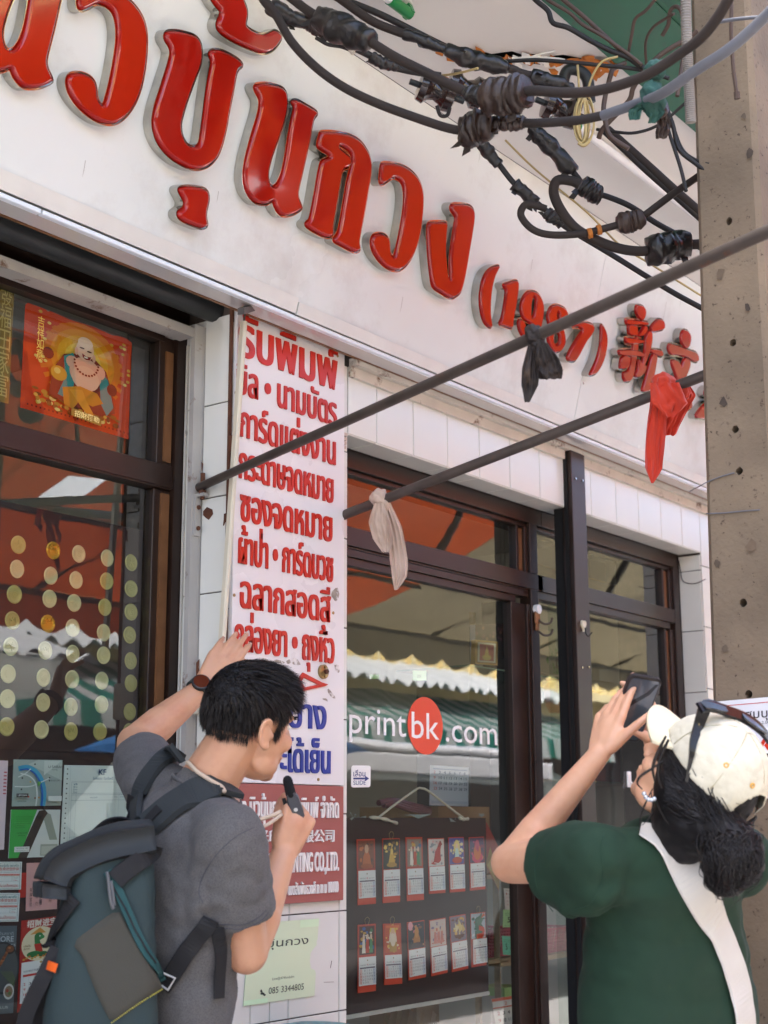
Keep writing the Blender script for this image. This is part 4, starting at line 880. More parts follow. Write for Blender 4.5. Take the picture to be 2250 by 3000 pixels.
def sign_line(body, L, Rr, base, top, par, m, off=.03, t=.0045, ref=.58, name='lettering'):
    """L, Rr: left and right end pixels; base, top: pixels at the foot and head of one consonant"""
    x0 = PY(*L, YS).x; x1 = PY(*Rr, YS).x; z0 = PY(*base, YS).z; h = PY(*top, YS).z-z0
    mb = MB(); put_text(mb, body, fS, x0, x1, z0, h, t, 0, None, min(off, .007), .575 if ref == .58 else ref, off*.42); return mb.build(name, m, par)
sign_line('รับพิมพ์', r4(488, 550), r4(1450, 800), r4(1400, 962), r4(1412, 672), S1, M['sign_red'], .042)
sign_line('บิล • นามบัตร', r4(470, 900), r4(1442, 1200), r4(1400, 1310), r4(1415, 1095), S1, M['sign_red'], .034)
sign_line('การ์ดแต่งงาน', r4(500, 1330), r4(1430, 1560), r4(1395, 1690), r4(1405, 1465), S1, M['sign_red'], .03)
sign_line('กระดาษจดหมาย', r4(492, 1720), r4(1408, 1950), r4(1370, 2060), r4(1385, 1830), S1, M['sign_red'], .03)
sign_line('ซองจดหมาย', r5(480, 130), r5(1330, 310), r5(1290, 425), r5(1305, 200), S1, M['sign_red'], .034)
sign_line('ผ้าป่า • การ์ดบวช', r5(464, 520), r5(1338, 680), r5(1310, 800), r5(1315, 575), S1, M['sign_red'], .03)
sign_line('ฉลากสอดสี', r5(480, 930), r5(1316, 1050), r5(1290, 1175), r5(1300, 945), S1, M['sign_red'], .034)
sign_line('กล่องยา • ถุงหิ้ว', r5(430, 1310), r5(1350, 1450), r5(1320, 1555), r5(1330, 1325), S1, M['sign_red'], .032)
mb = MB()
q = [PY(*r5(*p), YS) for p in ((1000, 1730), (1058, 1645), (1230, 1735), (1290, 1755), (1265, 1770), (1060, 1815))]; i_ = [PY(*r5(*p), YS) for p in ((1038, 1728), (1066, 1690), (1180, 1745), (1205, 1755), (1180, 1760), (1075, 1782))]
slab(mb, [[Vector((p.x, p.z)) for p in q], [Vector((p.x, p.z)) for p in i_]], fS, [(0, 0), (0, .0045)]); mb.build('arrow_mark', M['sign_red'], S1)
mb = MB(); c = PY(*r5(905, 1668), YS); slab(mb, [[Vector((c.x+.012*math.cos(a*.4), c.z+.012*math.sin(a*.4))) for a in range(16)]], fS, [(0, 0), (0, .0045)]); mb.build('arrow_mark', M['sign_red'], S1)
sign_line('บาง', r5(930, 2050), r5(1275, 2100), r5(1235, 2170), r5(1255, 1950), S1, M['sign_blue'], .034)
sign_line('ะได้เย็น', rB(1150, 900), rB(1472, 980), rB(1455, 1030), rB(1462, 880), S1, M['sign_blue'], .034)
for u, v in (r4(465, 997), r5(428, 928), r5(1345, 1092), rB(1398, 1070), r4(1455, 640)):
    p = PY(u, v, YS); sw = MB(); sw.tube([(p.x, YS, p.z), (p.x, YS-.002, p.z), (p.x, YS-.0024, p.z)], [.0042, .0042, .002], 10); sw.build('screw', M['brass'], S1)
M['residue'] = mat('brown_glue_residue', '#9d8f80', .9, var=.3, vscale=60, col2='#dcd4cc', c2scale=40, c2lo=.5, c2hi=.55)
for (pts) in ([(685,1508),(750,1520),(752,1545),(682,1540)], [(770,1530),(840,1526),(895,1545),(890,1560),(790,1550)], [(912,1530),(945,1520),(952,1565),(910,1560)], [(965,1510),(1010,1515),(1042,1550),(1038,1578),(960,1565)], [(1322,910),(1385,845),(1400,900),(1395,960),(1365,990),(1335,950)], [(1350,1580),(1385,1565),(1405,1600),(1400,1650),(1365,1630)], [(1290,1790),(1330,1820),(1370,1880),(1340,1885),(1300,1840)], [(1240,1880),(1290,1885),(1300,1920),(1250,1895)]):
    mb = MB(); mb.poly([(lambda p: (p.x, YS-.0006, p.z))(PY(*r5(*(a+random.uniform(-4, 4) for a in pt)), YS)) for pt in chaikin([Vector((*p, 0)) for p in pts], 1) for pt in [(pt.x, pt.y)]]); mb.build('glue_residue', M['residue'], S1)
S2 = empty('company_sign', (2.91, -.006, 1.2), 'dusty maroon sign board with white raised company lettering below the white sign', 'sign')
mb = MB(); mb.box((2.684, -.0145, 1.2055), (3.1365, -.0008, ZM-.001), bev=.0015); mb.build('board', M['maroon'], S2)
YS = -.0146; fS = wallframe(YS)
sign_line('บริษัท นิวบุ้นกวงการพิมพ์ จำกัด', rM(10, 600), rM(1410, 500), rM(1385, 605), rM(1395, 415), S2, M['white_let'], .022, ref=.58)
sign_line('新文光印務有限公司', rM(120, 850), rM(1355, 850), rM(1330, 885), rM(1340, 755), S2, M['white_let'], .022, ref=.78)
sign_line('BOON KWONG PRINTING CO.,LTD.', rM(130, 1200), rM(1410, 1150), rM(1350, 1245), rM(1355, 1018), S2, M['white_let'], .020, ref=.69)
sign_line('เขตสัมพันธวงศ์ ก ท ม 10100', rM(800, 1450), rM(1405, 1450), rM(1385, 1508), rM(1390, 1400), S2, M['white_let'], .02, ref=.58)
# brass door bell
p = PY(*r5(1246, 1637), -.014)
o = empty('door_bell', tuple(p), 'round yellowed bell push screwed on the white sign above the red arrow', 'bell push')
mb = MB(); mb.tube([(p.x, -.0142, p.z), (p.x, -.021, p.z), (p.x, -.023, p.z)], [.0195, .0195, .017], 24); mb.build('plate', M['brass'], o, ang=40)
mb = MB(); mb.tube([(p.x+.002, -.0232, p.z), (p.x+.002, -.031, p.z)], .0062, 14); mb.build('button', M['rust'], o, ang=40)
for dz in (-.0125, .0125):
    mb = MB(); mb.tube([(p.x, -.0232, p.z+dz), (p.x, -.027, p.z+dz)], .0042, 10); mb.build('screw', M['brass'], o, ang=40)
# cream trunking leaning over the left edge of the sign, bracket and wires
a, b = PY(714, 943, -.03), PY(650, 1885, -.022)
mb = MB(); w2 = .0075; mb.add([(q.x+sx*w2, q.y+dy, q.z) for q in (a, b) for sx, dy in ((-1, .006), (1, .006), (1, -.006), (.5, -.009), (-.5, -.009), (-1, -.006))],
    [tuple(range(6)), tuple(range(11, 5, -1))]+[(k, (k+1) % 6, 6+(k+1) % 6, 6+k) for k in range(6)])
tag(mb.build('cable_trunking', M['cream_pl']), 'yellowed plastic cable trunking slanting down over the left edge of the white sign', 'trunking')
mb = MB(); mb.tube(smoothpath([a+Vector((0, 0, -.01)), a+Vector((.004, 0, .02)), a+Vector((.014, -.004, .05))], 5), .003, 8); tag(mb.build('wire', M['thin_brown']), 'brown wire coming out of the top of the slanting trunking', 'wire')
c0, c1 = PY(706, 912, -.10), PY(776, 890, .0)
mb = MB(); d_ = (c1-c0); t_ = d_.normalized(); s_ = t_.cross(Vector((0, 0, 1))).normalized()*.009; u_ = Vector((0, 0, .009))
mb.add([c0+s_+u_, c0-s_+u_, c0-s_-u_, c0+s_-u_, c1+s_+u_, c1-s_+u_, c1-s_-u_, c1+s_-u_], [(0, 1, 2, 3), (7, 6, 5, 4), (0, 4, 5, 1), (1, 5, 6, 2), (2, 6, 7, 3), (3, 7, 4, 0)])
mb.box((c1.x-.02, -.012, c1.z-.03), (c1.x+.03, -.002, c1.z+.012))
tag(mb.build('lamp_arm', M['pipe']), 'short dark steel arm sticking out above the top of the white sign', 'bracket')
mb = MB(); z_ = 2.757; mb.box((PY(791, 918).x, -.03, z_), (PY(927, 970).x, -.012, z_+.012), bev=.002)
tag(mb.build('cable_trunking', M['cream_pl']), 'short cream trunking lying along the top edge of the white sign', 'trunking')
mb = MB(); mb.tube(smoothpath([(PY(927, 970).x-.01, -.02, z_+.006), PY(965, 985, -.02), PY(1000, 992, -.02), PY(1014, 1004, -.02), PY(1000, 1010, -.01)], 6), .0035, 8); tag(mb.build('wire', M['thin_brown']), 'brown wire bending over the top right corner of the white sign', 'wire')
p0, p1 = PY(672, 1275, -.006), PY(687, 1330, -.006)
mb = MB(); mb.box((p0.x, -.017, p1.z), (p1.x, -.001, p0.z), bev=.003); tag(mb.build('hinge_plate', M['rust']), 'small rusty dark plate at the left edge of the white sign behind the trunking', 'plate')
mb = MB(); q = PY(1012, 1285, -.004); [mb.box((q.x-.02, -.004-.002*k, q.z-.03+k*.012), (q.x+.003, -.0015, q.z-.021+k*.012)) for k in range(4)]
tag(mb.build('tape_wrap', M['beige_cloth']), 'brown tape stuck round the right corner of the pillar', 'tape')
# chipped paint on the pillar side and channel
rr = RG(0, 750, .4219)
for pts, x_ in (([(1410,1770),(1440,1745),(1475,1760),(1478,1790),(1450,1830),(1430,1820),(1408,1800)], XL-.0008), ([(1555,1790),(1575,1780),(1578,1810),(1560,1870),(1548,1875),(1552,1830)], XL-.0008), ([(1345,1375),(1370,1380),(1365,1398),(1348,1392)], XL-.0048), ([(1400,1430),(1408,1440),(1404,1495),(1398,1490)], XL-.0048)):
    mb = MB(); mb.poly([PX(*rr(x+random.uniform(-3, 3), y+random.uniform(-3, 3)), x_) for x, y in pts]); mb.build('paint_chip', M['rust'], SHOP)
mb = MB(); mb.poly([PX(u, v, XL-.0048) for u, v in ((572,1945),(585,1930),(582,1955),(590,1985),(578,2000),(566,1975))])
mb.build('paint_chip', M['rust'], SHOP)
# switch box low on the pillar side
mb = MB(); a = PX(580, 1985, XL-.004); b = PX(640, 2090, XL-.004); mb.box((XL-.026, .005, b.z), (XL-.001, .085, a.z), bev=.004)
tag(mb.build('junction_box', M['cream_pl']), 'cream junction box on the side of the pillar behind the raised forearm', 'junction box')
# green paper notice
r7 = RG(650, 2600, .2411)
S3 = Card('paper_notice', r7(330, 440), r7(1178, 378), r7(262, 1440), -.003, 'torn pale green paper notice with phone number taped on the pillar tiles', 'notice', None, '#cfdcb8',
          outline=[(0, 0), (.2, .003), (1, .004), (1.0, .29), (.985, .335), (.925, .36), (.90, .45), (.905, .56), (.935, .60), (.99, .66), (.985, .70), (1, .74), (1, 1), (0, 1), (.005, .5)])
S3.text('นิวบุ้นกวง', .02, .86, .685, .085, '#3c4438', .006).text('Line@474hmbdm', .37, .68, .27, .028, '#6d7466').text('085 3344805', .33, .83, .105, .07, '#2e332b')
S3.ell(.245, .12, .03, .012, '#2e332b').ell(.225, .155, .012, .018, '#2e332b').ell(.275, .10, .016, .012, '#2e332b').poly([(.222, .15), (.235, .115), (.27, .095), (.28, .105), (.25, .125), (.24, .155)], '#2e332b')
S3.rect(.0, .0, .32, .06, '#c9e6bc').rect(.72, .9, 1.0, 1.0, '#cfe6bd'); S3.done()
mb = MB()
for (x0, y0, x1, y1) in ((1240,1152,1360,1148),(1335,890,1320,980)):
    a, b = PY(*r7(x0, y0), -.0006), PY(*r7(x1, y1), -.0006); mb.tube([a, b], .0006, 4)
mb.build('crack_line', M['rust'], SHOP)
p = PY(905, 3012, -.09)
mb = MB(); mb.tube([(p.x, p.y, 0), (p.x, p.y, p.z-.02), (p.x, p.y, p.z), (p.x, p.y, p.z+.002)], [.11, .125, .128, .118], 28); tag(mb.build('plastic_bin', mat('teal_plastic', '#1d7f86', .35), None, ang=40), 'teal plastic bin at the foot of the pillar, only its rim showing', 'bin')

# ------------------------------------------------------------------ behind the left window
yB = .214; r0 = RG(0, 1500, .33909)
M['board'] = mat('dark_maroon_board', '#37221f', .7, var=.12, vscale=5, bump=.1, bscale=200)
a = PY(425, 1556, yB); c = PY(400, 2214, yB)
mb = MB(); mb.box((.4, yB, c.z), (a.x, yB+.006, a.z)); tag(mb.build('display_board', M['board']), 'dark maroon display board covered with gold seals inside the left window', 'board')
mb = MB(); mb.box((.4, yB-.004, .72), (2.575, yB+.003, c.z-.0005)); tag(mb.build('display_board', M['board']), 'dark maroon display board with cards and forms inside the left window, the lower one', 'board')
seal_pos = [[(158,283),(460,332),(680,362),(926,398),(1133,438)],[(147,492),(438,550),(657,588),(921,597),(1133,663)],[(124,712),(428,750),(640,785),(906,823),(1132,864)],[(106,938),(414,965),(627,1000),(895,1043),(1120,1063)],
 [(92,1162),(390,1195),(628,1225),(895,1238),(1129,1286)],[(70,1398),(375,1430),(623,1445),(880,1457),(1131,1480)],[(64,1613),(372,1645),(612,1683),(877,1663),(1121,1726)],[(58,1855),(357,1880),(612,1895),(864,1898),(1115,1900)]]
M['gold1'] = mat('pale_gold_foil', '#dace9c', .42, .35, var=.06, vscale=30, bump=.25, bscale=260); M['gold2'] = mat('bright_gold_foil', '#d8a83e', .28, .7, var=.1, vscale=30, bump=.3, bscale=160); M['gold3'] = mat('green_gold_foil', '#c3b671', .4, .4, var=.08, vscale=30, bump=.25, bscale=220)
def seal_mesh(kind):
    mb = MB(); r = .0222; T = 36; ring = []
    prof_ = [(1, 0, 1), (1, .0006, 1), (.90, .0009, 0), (.86, .0016, 0), (.80, .0016, 0), (.76, .0009, 0), (.5, .0011, 0)]
    vs = []; n = T*2
    for k, h, tooth in prof_:
        for i in range(n):
            q = r*k*(1-(.055 if tooth and i % 2 else 0)); a = 2*math.pi*i/n; vs.append((q*math.cos(a), -h, q*math.sin(a)))
    vs.append((0, -.0012, 0)); K = len(prof_)
    fs = [(j*n+i, j*n+(i+1) % n, (j+1)*n+(i+1) % n, (j+1)*n+i) for j in range(K-1) for i in range(n)]+[((K-1)*n+i, (K-1)*n+(i+1) % n, K*n) for i in range(n)]
    mb.add(vs, fs); H = -.0026
    rnd = random.Random(kind)
    if kind % 4 == 0:
        for i in range(5):
            a = i*1.2566+1.57; mb.tube([(0, H+.0006, 0), (.011*math.cos(a), H, .011*math.sin(a))], .0011, 5)
    elif kind % 4 == 1:
        for k in range(4): mb.box((-.011+.003*abs(k-1.5), H, -.0075+k*.0045), (.011-.003*abs(k-1.5), H+.002, -.0055+k*.0045))
    elif kind % 4 == 2:
        mb.tube([(.0085*math.cos(t*.35), H+.0012, .0085*math.sin(t*.35)) for t in range(19)], .0010, 5); mb.tube([(.004*math.cos(t*.7), H+.001, .004*math.sin(t*.7)) for t in range(10)], .0012, 5)
    else:
        mb.tube([(-.009, H+.001, -.006), (-.008, H+.001, .006), (-.004, H+.001, -.001), (0, H+.001, .008), (.004, H+.001, -.001), (.008, H+.001, .006), (.009, H+.001, -.006)], .0010, 5); mb.box((-.01, H, -.009), (.01, H+.0015, -.007))
    me = mb.mesh('seal'); me.polygons.foreach_set('use_smooth', [True]*len(me.polygons)); me.set_sharp_from_angle(angle=R(45)); return me
protos = [seal_mesh(k) for k in range(4)]; gm = ['gold1', 'gold1', 'gold3']
smesh = {}
for k in range(4):
    for g in ('gold1', 'gold2', 'gold3'):
        m_ = protos[k].copy(); m_.materials.append(M[g]); smesh[k, g] = m_
words = ['star', 'bars', 'ring', 'crown']; rown = ['top', 'second', 'third', 'fourth', 'fifth', 'sixth', 'seventh', 'bottom']; coln = ['leftmost', 'second from left', 'middle', 'fourth from left', 'rightmost']
for j, row in enumerate(seal_pos):
    for i, (x, y) in enumerate(row):
        p = PY(*r0(x, y), yB-.0006); g = 'gold2' if (j, i) in ((0, 1), (3, 1)) else ('gold3' if i == 4 else random.choice(gm)); k = (i*3+j*5+i*j) % 4
        o = bpy.data.objects.new('gold_seal', smesh[k, g]); COL.objects.link(o); o.location = p; o.rotation_euler = (random.uniform(-.03, .03), random.uniform(-.4, .4), random.uniform(-.05, .05))
        tag(o, '%s gold foil seal with embossed %s, %s in the %s row' % ({'gold1': 'pale', 'gold2': 'shiny', 'gold3': 'greenish'}[g], words[k], coln[i], rown[j]), 'seal', 'gold foil seals on the dark board')
# calendar poster of a laughing monk
rP = RG(0, 750, .4219)
C = Card('wall_poster', rP(178, 318), rP(916, 590), rP(140, 1050), .202, 'orange poster of a seated laughing monk stuck inside the upper left window', 'poster', None, '#d8431c', m=INKG,
         outline=[(0, 0), (1, 0), (1, .98), (.96, 1.0), (.9, 1.005), (.8, .985), (.62, 1.0), (.4, .985), (.22, 1.0), (.2, .985), (.17, 1.0), (.02, 1.0), (0, .97)])
for k in range(28):
    a = k*.2244+.05; C.poly([(.53, .58), (.53+.62*math.cos(a), .58+.62*math.sin(a)), (.53+.62*math.cos(a+.1), .58+.62*math.sin(a+.1))] if False else [(.53, .58), (.53+.40*math.cos(a), .58+.40*math.sin(a)), (.53+.40*math.cos(a+.11), .58+.40*math.sin(a+.11))], '#e07a1e')
for r_, c_ in ((.36, '#e37a1c'), (.30, '#e8931f'), (.24, '#efad2a'), (.17, '#f3c64a')): C.ell(.53, .62, r_, r_, c_, 32)
for k in range(60):
    a = random.uniform(0, 6.28); x = .1+random.random()*.82; y = .06+random.random()*.16; C.ell(x, y, random.uniform(.015, .035), random.uniform(.012, .028), random.choice(('#b5862c', '#e0b64a', '#8a5a1c', '#f0d77c', '#6b3e16')), 10)
for k in range(16): C.ell(random.choice((random.uniform(.03, .2), random.uniform(.78, .96))), random.uniform(.3, .95), .018, .015, random.choice(('#d9ab3a', '#f1d272')), 8)
C.poly([(.22,.2),(.25,.45),(.34,.62),(.44,.66),(.64,.66),(.74,.58),(.80,.40),(.84,.2),(.7,.13),(.4,.15)], '#7a2a1c').poly([(.30,.22),(.36,.40),(.34,.60),(.42,.66),(.46,.6),(.44,.35),(.40,.2)], '#2a8f8c').poly([(.66,.62),(.76,.5),(.82,.25),(.76,.15),(.70,.25),(.68,.45)], '#2a8f8c')
C.ell(.20, .58, .05, .055, '#6d1f1a', 12).ell(.80, .42, .05, .06, '#5a1a16', 12)
C.ell(.545, .50, .15, .15, '#e6b096', 24).ell(.42, .57, .06, .06, '#e6b096', 14).ell(.67, .55, .06, .07, '#e6b096', 14).ell(.545, .45, .13, .12, '#ecbd9f', 24)
C.poly([(.34,.30),(.50,.36),(.66,.34),(.72,.26),(.62,.20),(.50,.22),(.44,.12),(.36,.14)], '#d58a1f').poly([(.40,.30),(.52,.16),(.60,.08),(.64,.12),(.56,.24),(.52,.33)], '#e39a2b').ell(.60, .09, .06, .03, '#e0a688', 12)
C.ell(.30, .42, .075, .07, '#dba02c', 16).ell(.285, .44, .03, .03, '#f3cf6e', 10).ell(.53, .725, .082, .10, '#ecc0a4', 24).ell(.53, .79, .07, .06, '#f0cbb2', 20).ell(.45, .69, .016, .04, '#e0a98c', 10).ell(.615, .67, .016, .04, '#e0a98c', 10)
C.ell(.50, .735, .025, .008, '#5a2a1e', 8).ell(.57, .72, .025, .008, '#5a2a1e', 8).poly([(.50,.685),(.545,.665),(.59,.675),(.575,.64),(.54,.632),(.51,.65)], '#8f1f1a').ell(.54, .655, .02, .008, '#f2e6d8', 8)
for k in range(13): a = math.pi+k*math.pi/12; C.ell(.545+.11*math.cos(a), .60+.12*math.sin(a), .011, .011, '#7d3320', 8)
for k in range(26): C.rect(.03+k*.037, .028, .045+k*.037, .045, '#7a1d10')
C.poly([(.42,.05),(.70,-.0+.03),(.70,.10),(.42,.125)], '#8f6a22').text('招財彌勒', .45, .68, .058, .04, '#f2dc8c', .01)
for k, ch_ in enumerate('吉祥如意'): C.text(ch_, .085, .145, .80-k*.105, .07, '#e8c35a')
C.done()
C = Card('wall_poster', (-60, 800), (43, 836), (-80, 1155), .203, 'dull gold strip poster with line drawn characters at the window edge left of the monk', 'poster', None, '#8a713a', m=INKG)
for k, ch_ in enumerate('發福田家富'): C.text(ch_, .62, .95, .82-k*.19, .13, '#c8b070')
C.done()
# cards and forms on the lower board
rc = RG(0, 2150, .38424); yC = .2085
C = Card('form_sheet', rc(-150, 195), rc(62, 205), rc(-185, 885), yC, 'pale pink printed sheet at the left edge of the lower board', 'sheet', 'papers on the lower board', '#e6cdd2')
for k in range(7): C.rect(.86, .62+k*.04, .97, .635+k*.04, '#c0505a')
C.done()
C = Card('map_card', rc(105, 195), rc(475, 200), rc(92, 553), yC, 'grey green card with a blue river map, above the green card', 'card', 'papers on the lower board', '#a9b3aa')
C.poly([(.3,.9),(1,.55),(1,1),(.5,1)], '#bfc8be').poly([(.62,.66),(.98,.98),(.62,.98)], '#d6dbd0')
def band(C, pts, w_, col):
    q = smoothpath([(*p, 0) for p in pts], 6); L_ = []; Rr = []
    for i, p in enumerate(q):
        t = (q[min(i+1, len(q)-1)]-q[max(i-1, 0)]).normalized(); n = Vector((-t.y, t.x, 0))*w_; L_.append((p+n)[:2]); Rr.append((p-n)[:2])
    for i in range(len(L_)-1): C.k -= 0; C.poly([L_[i], L_[i+1], Rr[i+1], Rr[i]], col)
band(C, [(.10,.80),(.28,.83),(.46,.72),(.58,.5),(.62,.25),(.60,.0)], .055, '#4aa6c4'); band(C, [(.12,.78),(.28,.79),(.43,.68),(.54,.48),(.58,.25),(.57,.0)], .016, '#2b62b8'); band(C, [(.12,.70),(.30,.64),(.42,.5),(.46,.25),(.44,.0)], .012, '#e6e8e2'); band(C, [(.0,.42),(.3,.42),(.5,.5),(.7,.6)], .010, '#e6e8e2'); band(C, [(.06,.62),(.2,.7),(.3,.8)], .010, '#e6e8e2')
C.rect(.03, .19, .27, .27, '#3b352f').text('UPTOWN', .06, .24, .215, .03, '#ffffff').rect(.68, .10, .96, .21, '#e2e6df').text('U·SABAI', .66, .93, .82, .05, '#4a4a44').text('HOTEL', .74, .86, .77, .022, '#6a6a64').text('02 620 2299', .72, .9, .53, .03, '#4a4a44').ell(.69, .545, .016, .018, '#33332f', 10).ell(.69, .61, .016, .018, '#33332f', 10)
for x, y, c_ in ((.38,.9,'#444'),(.30,.52,'#e0b23c'),(.27,.2,'#c43a2c'),(.5,.5,'#6fae4a'),(.48,.18,'#d98a2c'),(.4,.17,'#8a4a2c'),(.13,.6,'#444'),(.12,.36,'#444')): C.ell(x, y, .018, .02, c_.replace('#444', '#444444'), 8)
C.ell(.47, .48, .035, .05, '#7cb85a', 10); C.text('ตลาดน้อย', .05, .22, .09, .03, '#3f5a3a'); C.done()
C = Card('folded_card', rc(85, 578), rc(460, 578), rc(65, 948), yC, 'green and white card with a big dark A shape below the map card', 'card', 'papers on the lower board', '#d7ddd8')
C.poly([(0,0),(.2,0),(.52,1),(0,1)], '#3fae4c').poly([(.18,0),(.36,0),(.66,.78),(.74,.93),(.68,1.0),(.56,.98),(.5,.85)], '#40332c').poly([(.66,.80),(.74,.93),(.80,.90),(.96,.36),(.80,.36)], '#9aa294').rect(.62, .03, .97, .27, '#a8ada0').rect(.64, .05, .95, .23, '#bfc2b4').rect(.1, .12, .40, .23, '#e9ece6')
C.text('Order food please press 1005', .12, .39, .14, .02, '#4a4a44').text('สั่งอาหารกด 1005', .14, .37, .185, .022, '#4a4a44').text('U·SABAI HOTEL', .13, .34, .50, .022, '#1f4a2a').text('BANGKOK', .16, .30, .45, .022, '#1f4a2a')
for k in range(6): C.rect(.1, .62+k*.045, .1+.28*random.uniform(.6, 1)+.02*k, .628+k*.045, '#338f3f')
C.done()
C = Card('form_sheet', rc(492, 238), rc(1075, 246), rc(455, 1010), yC, 'white delivery form headed KF with punched left edge behind the man', 'sheet', 'papers on the lower board', '#dfe6df')
for k in range(20): C.ell(.035, .03+k*.049, .009, .007, '#4a4a44', 8)
C.line(.072, 0, .072, 1, '#b9c2bc', .0015).text('KF', .43, .53, .905, .05, '#23456e', .02).text('ใบส่งของ / ใบแจ้งหนี้', .36, .62, .855, .022, '#3d6d92', .006).text('เลขที่', .70, .745, .855, .016, '#3d6d92').text('10018', .76, .86, .852, .018, '#d0512c').text('ต้นฉบับ', .765, .86, .925, .02, '#4d5f70')
for (a, b, c_, d_) in ((.73,.905,.90,.908),(.73,.95,.90,.953),(.73,.905,.733,.953),(.897,.905,.90,.953),(.09,.83,.95,.833),(.09,.715,.95,.718),(.09,.83,.093,.715),(.09,.70,.95,.703),(.09,.645,.95,.648),(.09,.1,.95,.103),(.09,.28,.95,.283),(.15,.1,.152,.70),(.62,.28,.622,.70),(.70,.28,.702,.70),(.79,.28,.792,.70),(.09,.1,.093,.70)): C.rect(min(a, c_), min(b, d_), max(a, c_), max(b, d_), '#8fa2a8')
for k in range(4): C.text('ชื่อลูกค้า'[:3+k], .11, .16, .80-k*.026, .013, '#5d7f92')
C.text('รายการสินค้า', .33, .42, .667, .013, '#5d7f92').text('จำนวน', .64, .68, .672, .012, '#5d7f92').text('ราคา', .72, .77, .672, .012, '#5d7f92').text('จำนวนเงิน', .81, .89, .672, .012, '#5d7f92'); C.done()
for k, (tl, tr, bl, lab) in enumerate((((-180, 975), (168, 975), (-190, 1193), 'white shop receipt with green and red print, upper of the two'), ((-185, 1213), (153, 1213), (-200, 1437), 'white shop receipt with green and red print, lower of the two'))):
    C = Card('receipt_card', rc(*tl), rc(*tr), rc(*bl), yC, lab, 'receipt', 'papers on the lower board', '#e6ecea'); c_ = '#2c7a74'
    C.text('ไทยรุ่งกิจ พลาสติก', .5, .93, .82, .08, c_, .008).text('泰榮發塑膠袋', .5, .93, .69, .08, '#c4442c').text('18/25 ถ.เจริญกรุง คลองสาน กทม.', .5, .95, .61, .03, c_).rect(.45, .50, .95, .565, '#d0634c').text('02-4377598, 02-4394623, 02-4393212', .5, .94, .515, .03, '#f0e6e0').rect(.03, .03, .035, .95, c_).rect(.955, .03, .962, .95, c_).rect(.03, .95, .962, .96, c_).rect(.03, .03, .962, .04, c_).rect(.45, .30, .95, .305, c_).rect(.45, .47, .95, .475, c_).rect(.78, .3, .785, .47, c_).text('น้ำหนัก', .82, .92, .4, .035, c_).text('N/kg', .82, .9, .32, .035, '#c4442c').text('ขนมปังกรอบ', .5, .92, .1, .09, '#c4442c', .006); C.done()
C = Card('card', rc(205, 985), rc(440, 976), rc(198, 1352), yC, 'pink card with columns of black Chinese characters beside the backpack', 'card', 'papers on the lower board', '#d9a5a1')
for col, x, y0, st, s_ in (('天后聖母八仙一檯', .40, .86, .105, .10), ('新興宮訂', .10, .40, .10, .075), ('答謝', .53, .72, .13, .075), ('月', .72, .46, .1, .07), ('日', .72, .16, .1, .07), ('祂付', .28, .26, .15, .075)):
    for k, ch_ in enumerate(col): C.text(ch_, x, x+s_, y0-k*st, s_*.75, '#3a2a2c')
C.done()
C = Card('flyer', rc(-240, 1467), rc(130, 1463), rc(-275, 2155), yC, 'grey menu flyer with grilled skewers at the lower left corner', 'flyer', 'papers on the lower board', '#59646c')
C.text('อีกมีรสชาติ', .5, .93, .895, .03, '#aab4ba').text('MORE', .55, .94, .82, .055, '#b9c3c8', .02).text('flavours', .55, .98, .765, .035, '#aab4ba').ell(.72, .52, .36, .30, '#2b3236', 28).ell(.72, .52, .33, .275, '#4a5357', 28).ell(.87, .73, .10, .055, '#2d2522', 16).ell(.87, .735, .08, .04, '#7a4a2c', 16)
for k in range(5):
    for j in range(7): C.ell(.62+.028*k+.03*j*.6, .50+.035*k+.018*j, .03, .014, random.choice(('#9c5a32', '#7d4326', '#b5764a')), 8)
    C.line(.70+.05*k, .48-.0*k, .98, .30+.02*k, '#6f8a4a', .004)
C.ell(.42, .18, .2, .11, '#2a2320', 20).ell(.42, .18, .17, .09, '#6b4a38', 20).ell(.86, .25, .11, .09, '#cfd4d2', 18).ell(.86, .25, .085, .065, '#8b7a62', 18).ell(.83, .26, .03, .02, '#a23c2c', 8).ell(.88, .23, .03, .02, '#5d7a3c', 8).text('PLUS', .64, .86, .06, .025, '#b9c3c8'); C.done()
C = Card('hanging_calendar', rc(165, 1425), rc(500, 1380), rc(132, 2125), yC, 'red calendar with a green snake in a straw hat behind the backpack straps', 'calendar', 'papers on the lower board', '#b3261c')
C.text('招财进宝', .12, .80, .915, .055, '#f4e9dc', .03).ell(.42, .72, .40, .19, '#efe2bc', 28).poly([(.2,.83),(.42,.90),(.56,.835)], '#d99a4a').ell(.40, .80, .10, .045, '#2f7d43', 14).ell(.47, .79, .06, .022, '#3c9150', 10).poly([(.30,.79),(.40,.79),(.46,.70),(.44,.62),(.34,.62),(.32,.70)], '#2f7d43').poly([(.30,.72),(.46,.72),(.50,.63),(.36,.60)], '#c8321f').ell(.30, .61, .16, .035, '#2f7d43', 16).ell(.5, .60, .12, .03, '#256b38', 14).ell(.42, .805, .012, .008, '#ffffff', 8)
for k in range(14): C.ell(.08+k*.062, .565+.012*(k % 3), .03, .012, random.choice(('#d79b35', '#c7791f')), 8)
C.text('ทรัพย์สิน', .06, .22, .70, .02, '#6a4a2c').text('เงินทอง', .06, .20, .67, .02, '#6a4a2c').rect(.03, .09, .97, .535, '#eef0ee').ell(.46, .515, .03, .013, '#b59a5c', 12).rect(.07, .375, .93, .4, '#c8382c').text('กุมภาพันธ์ 2568', .08, .4, .425, .02, '#33415e')
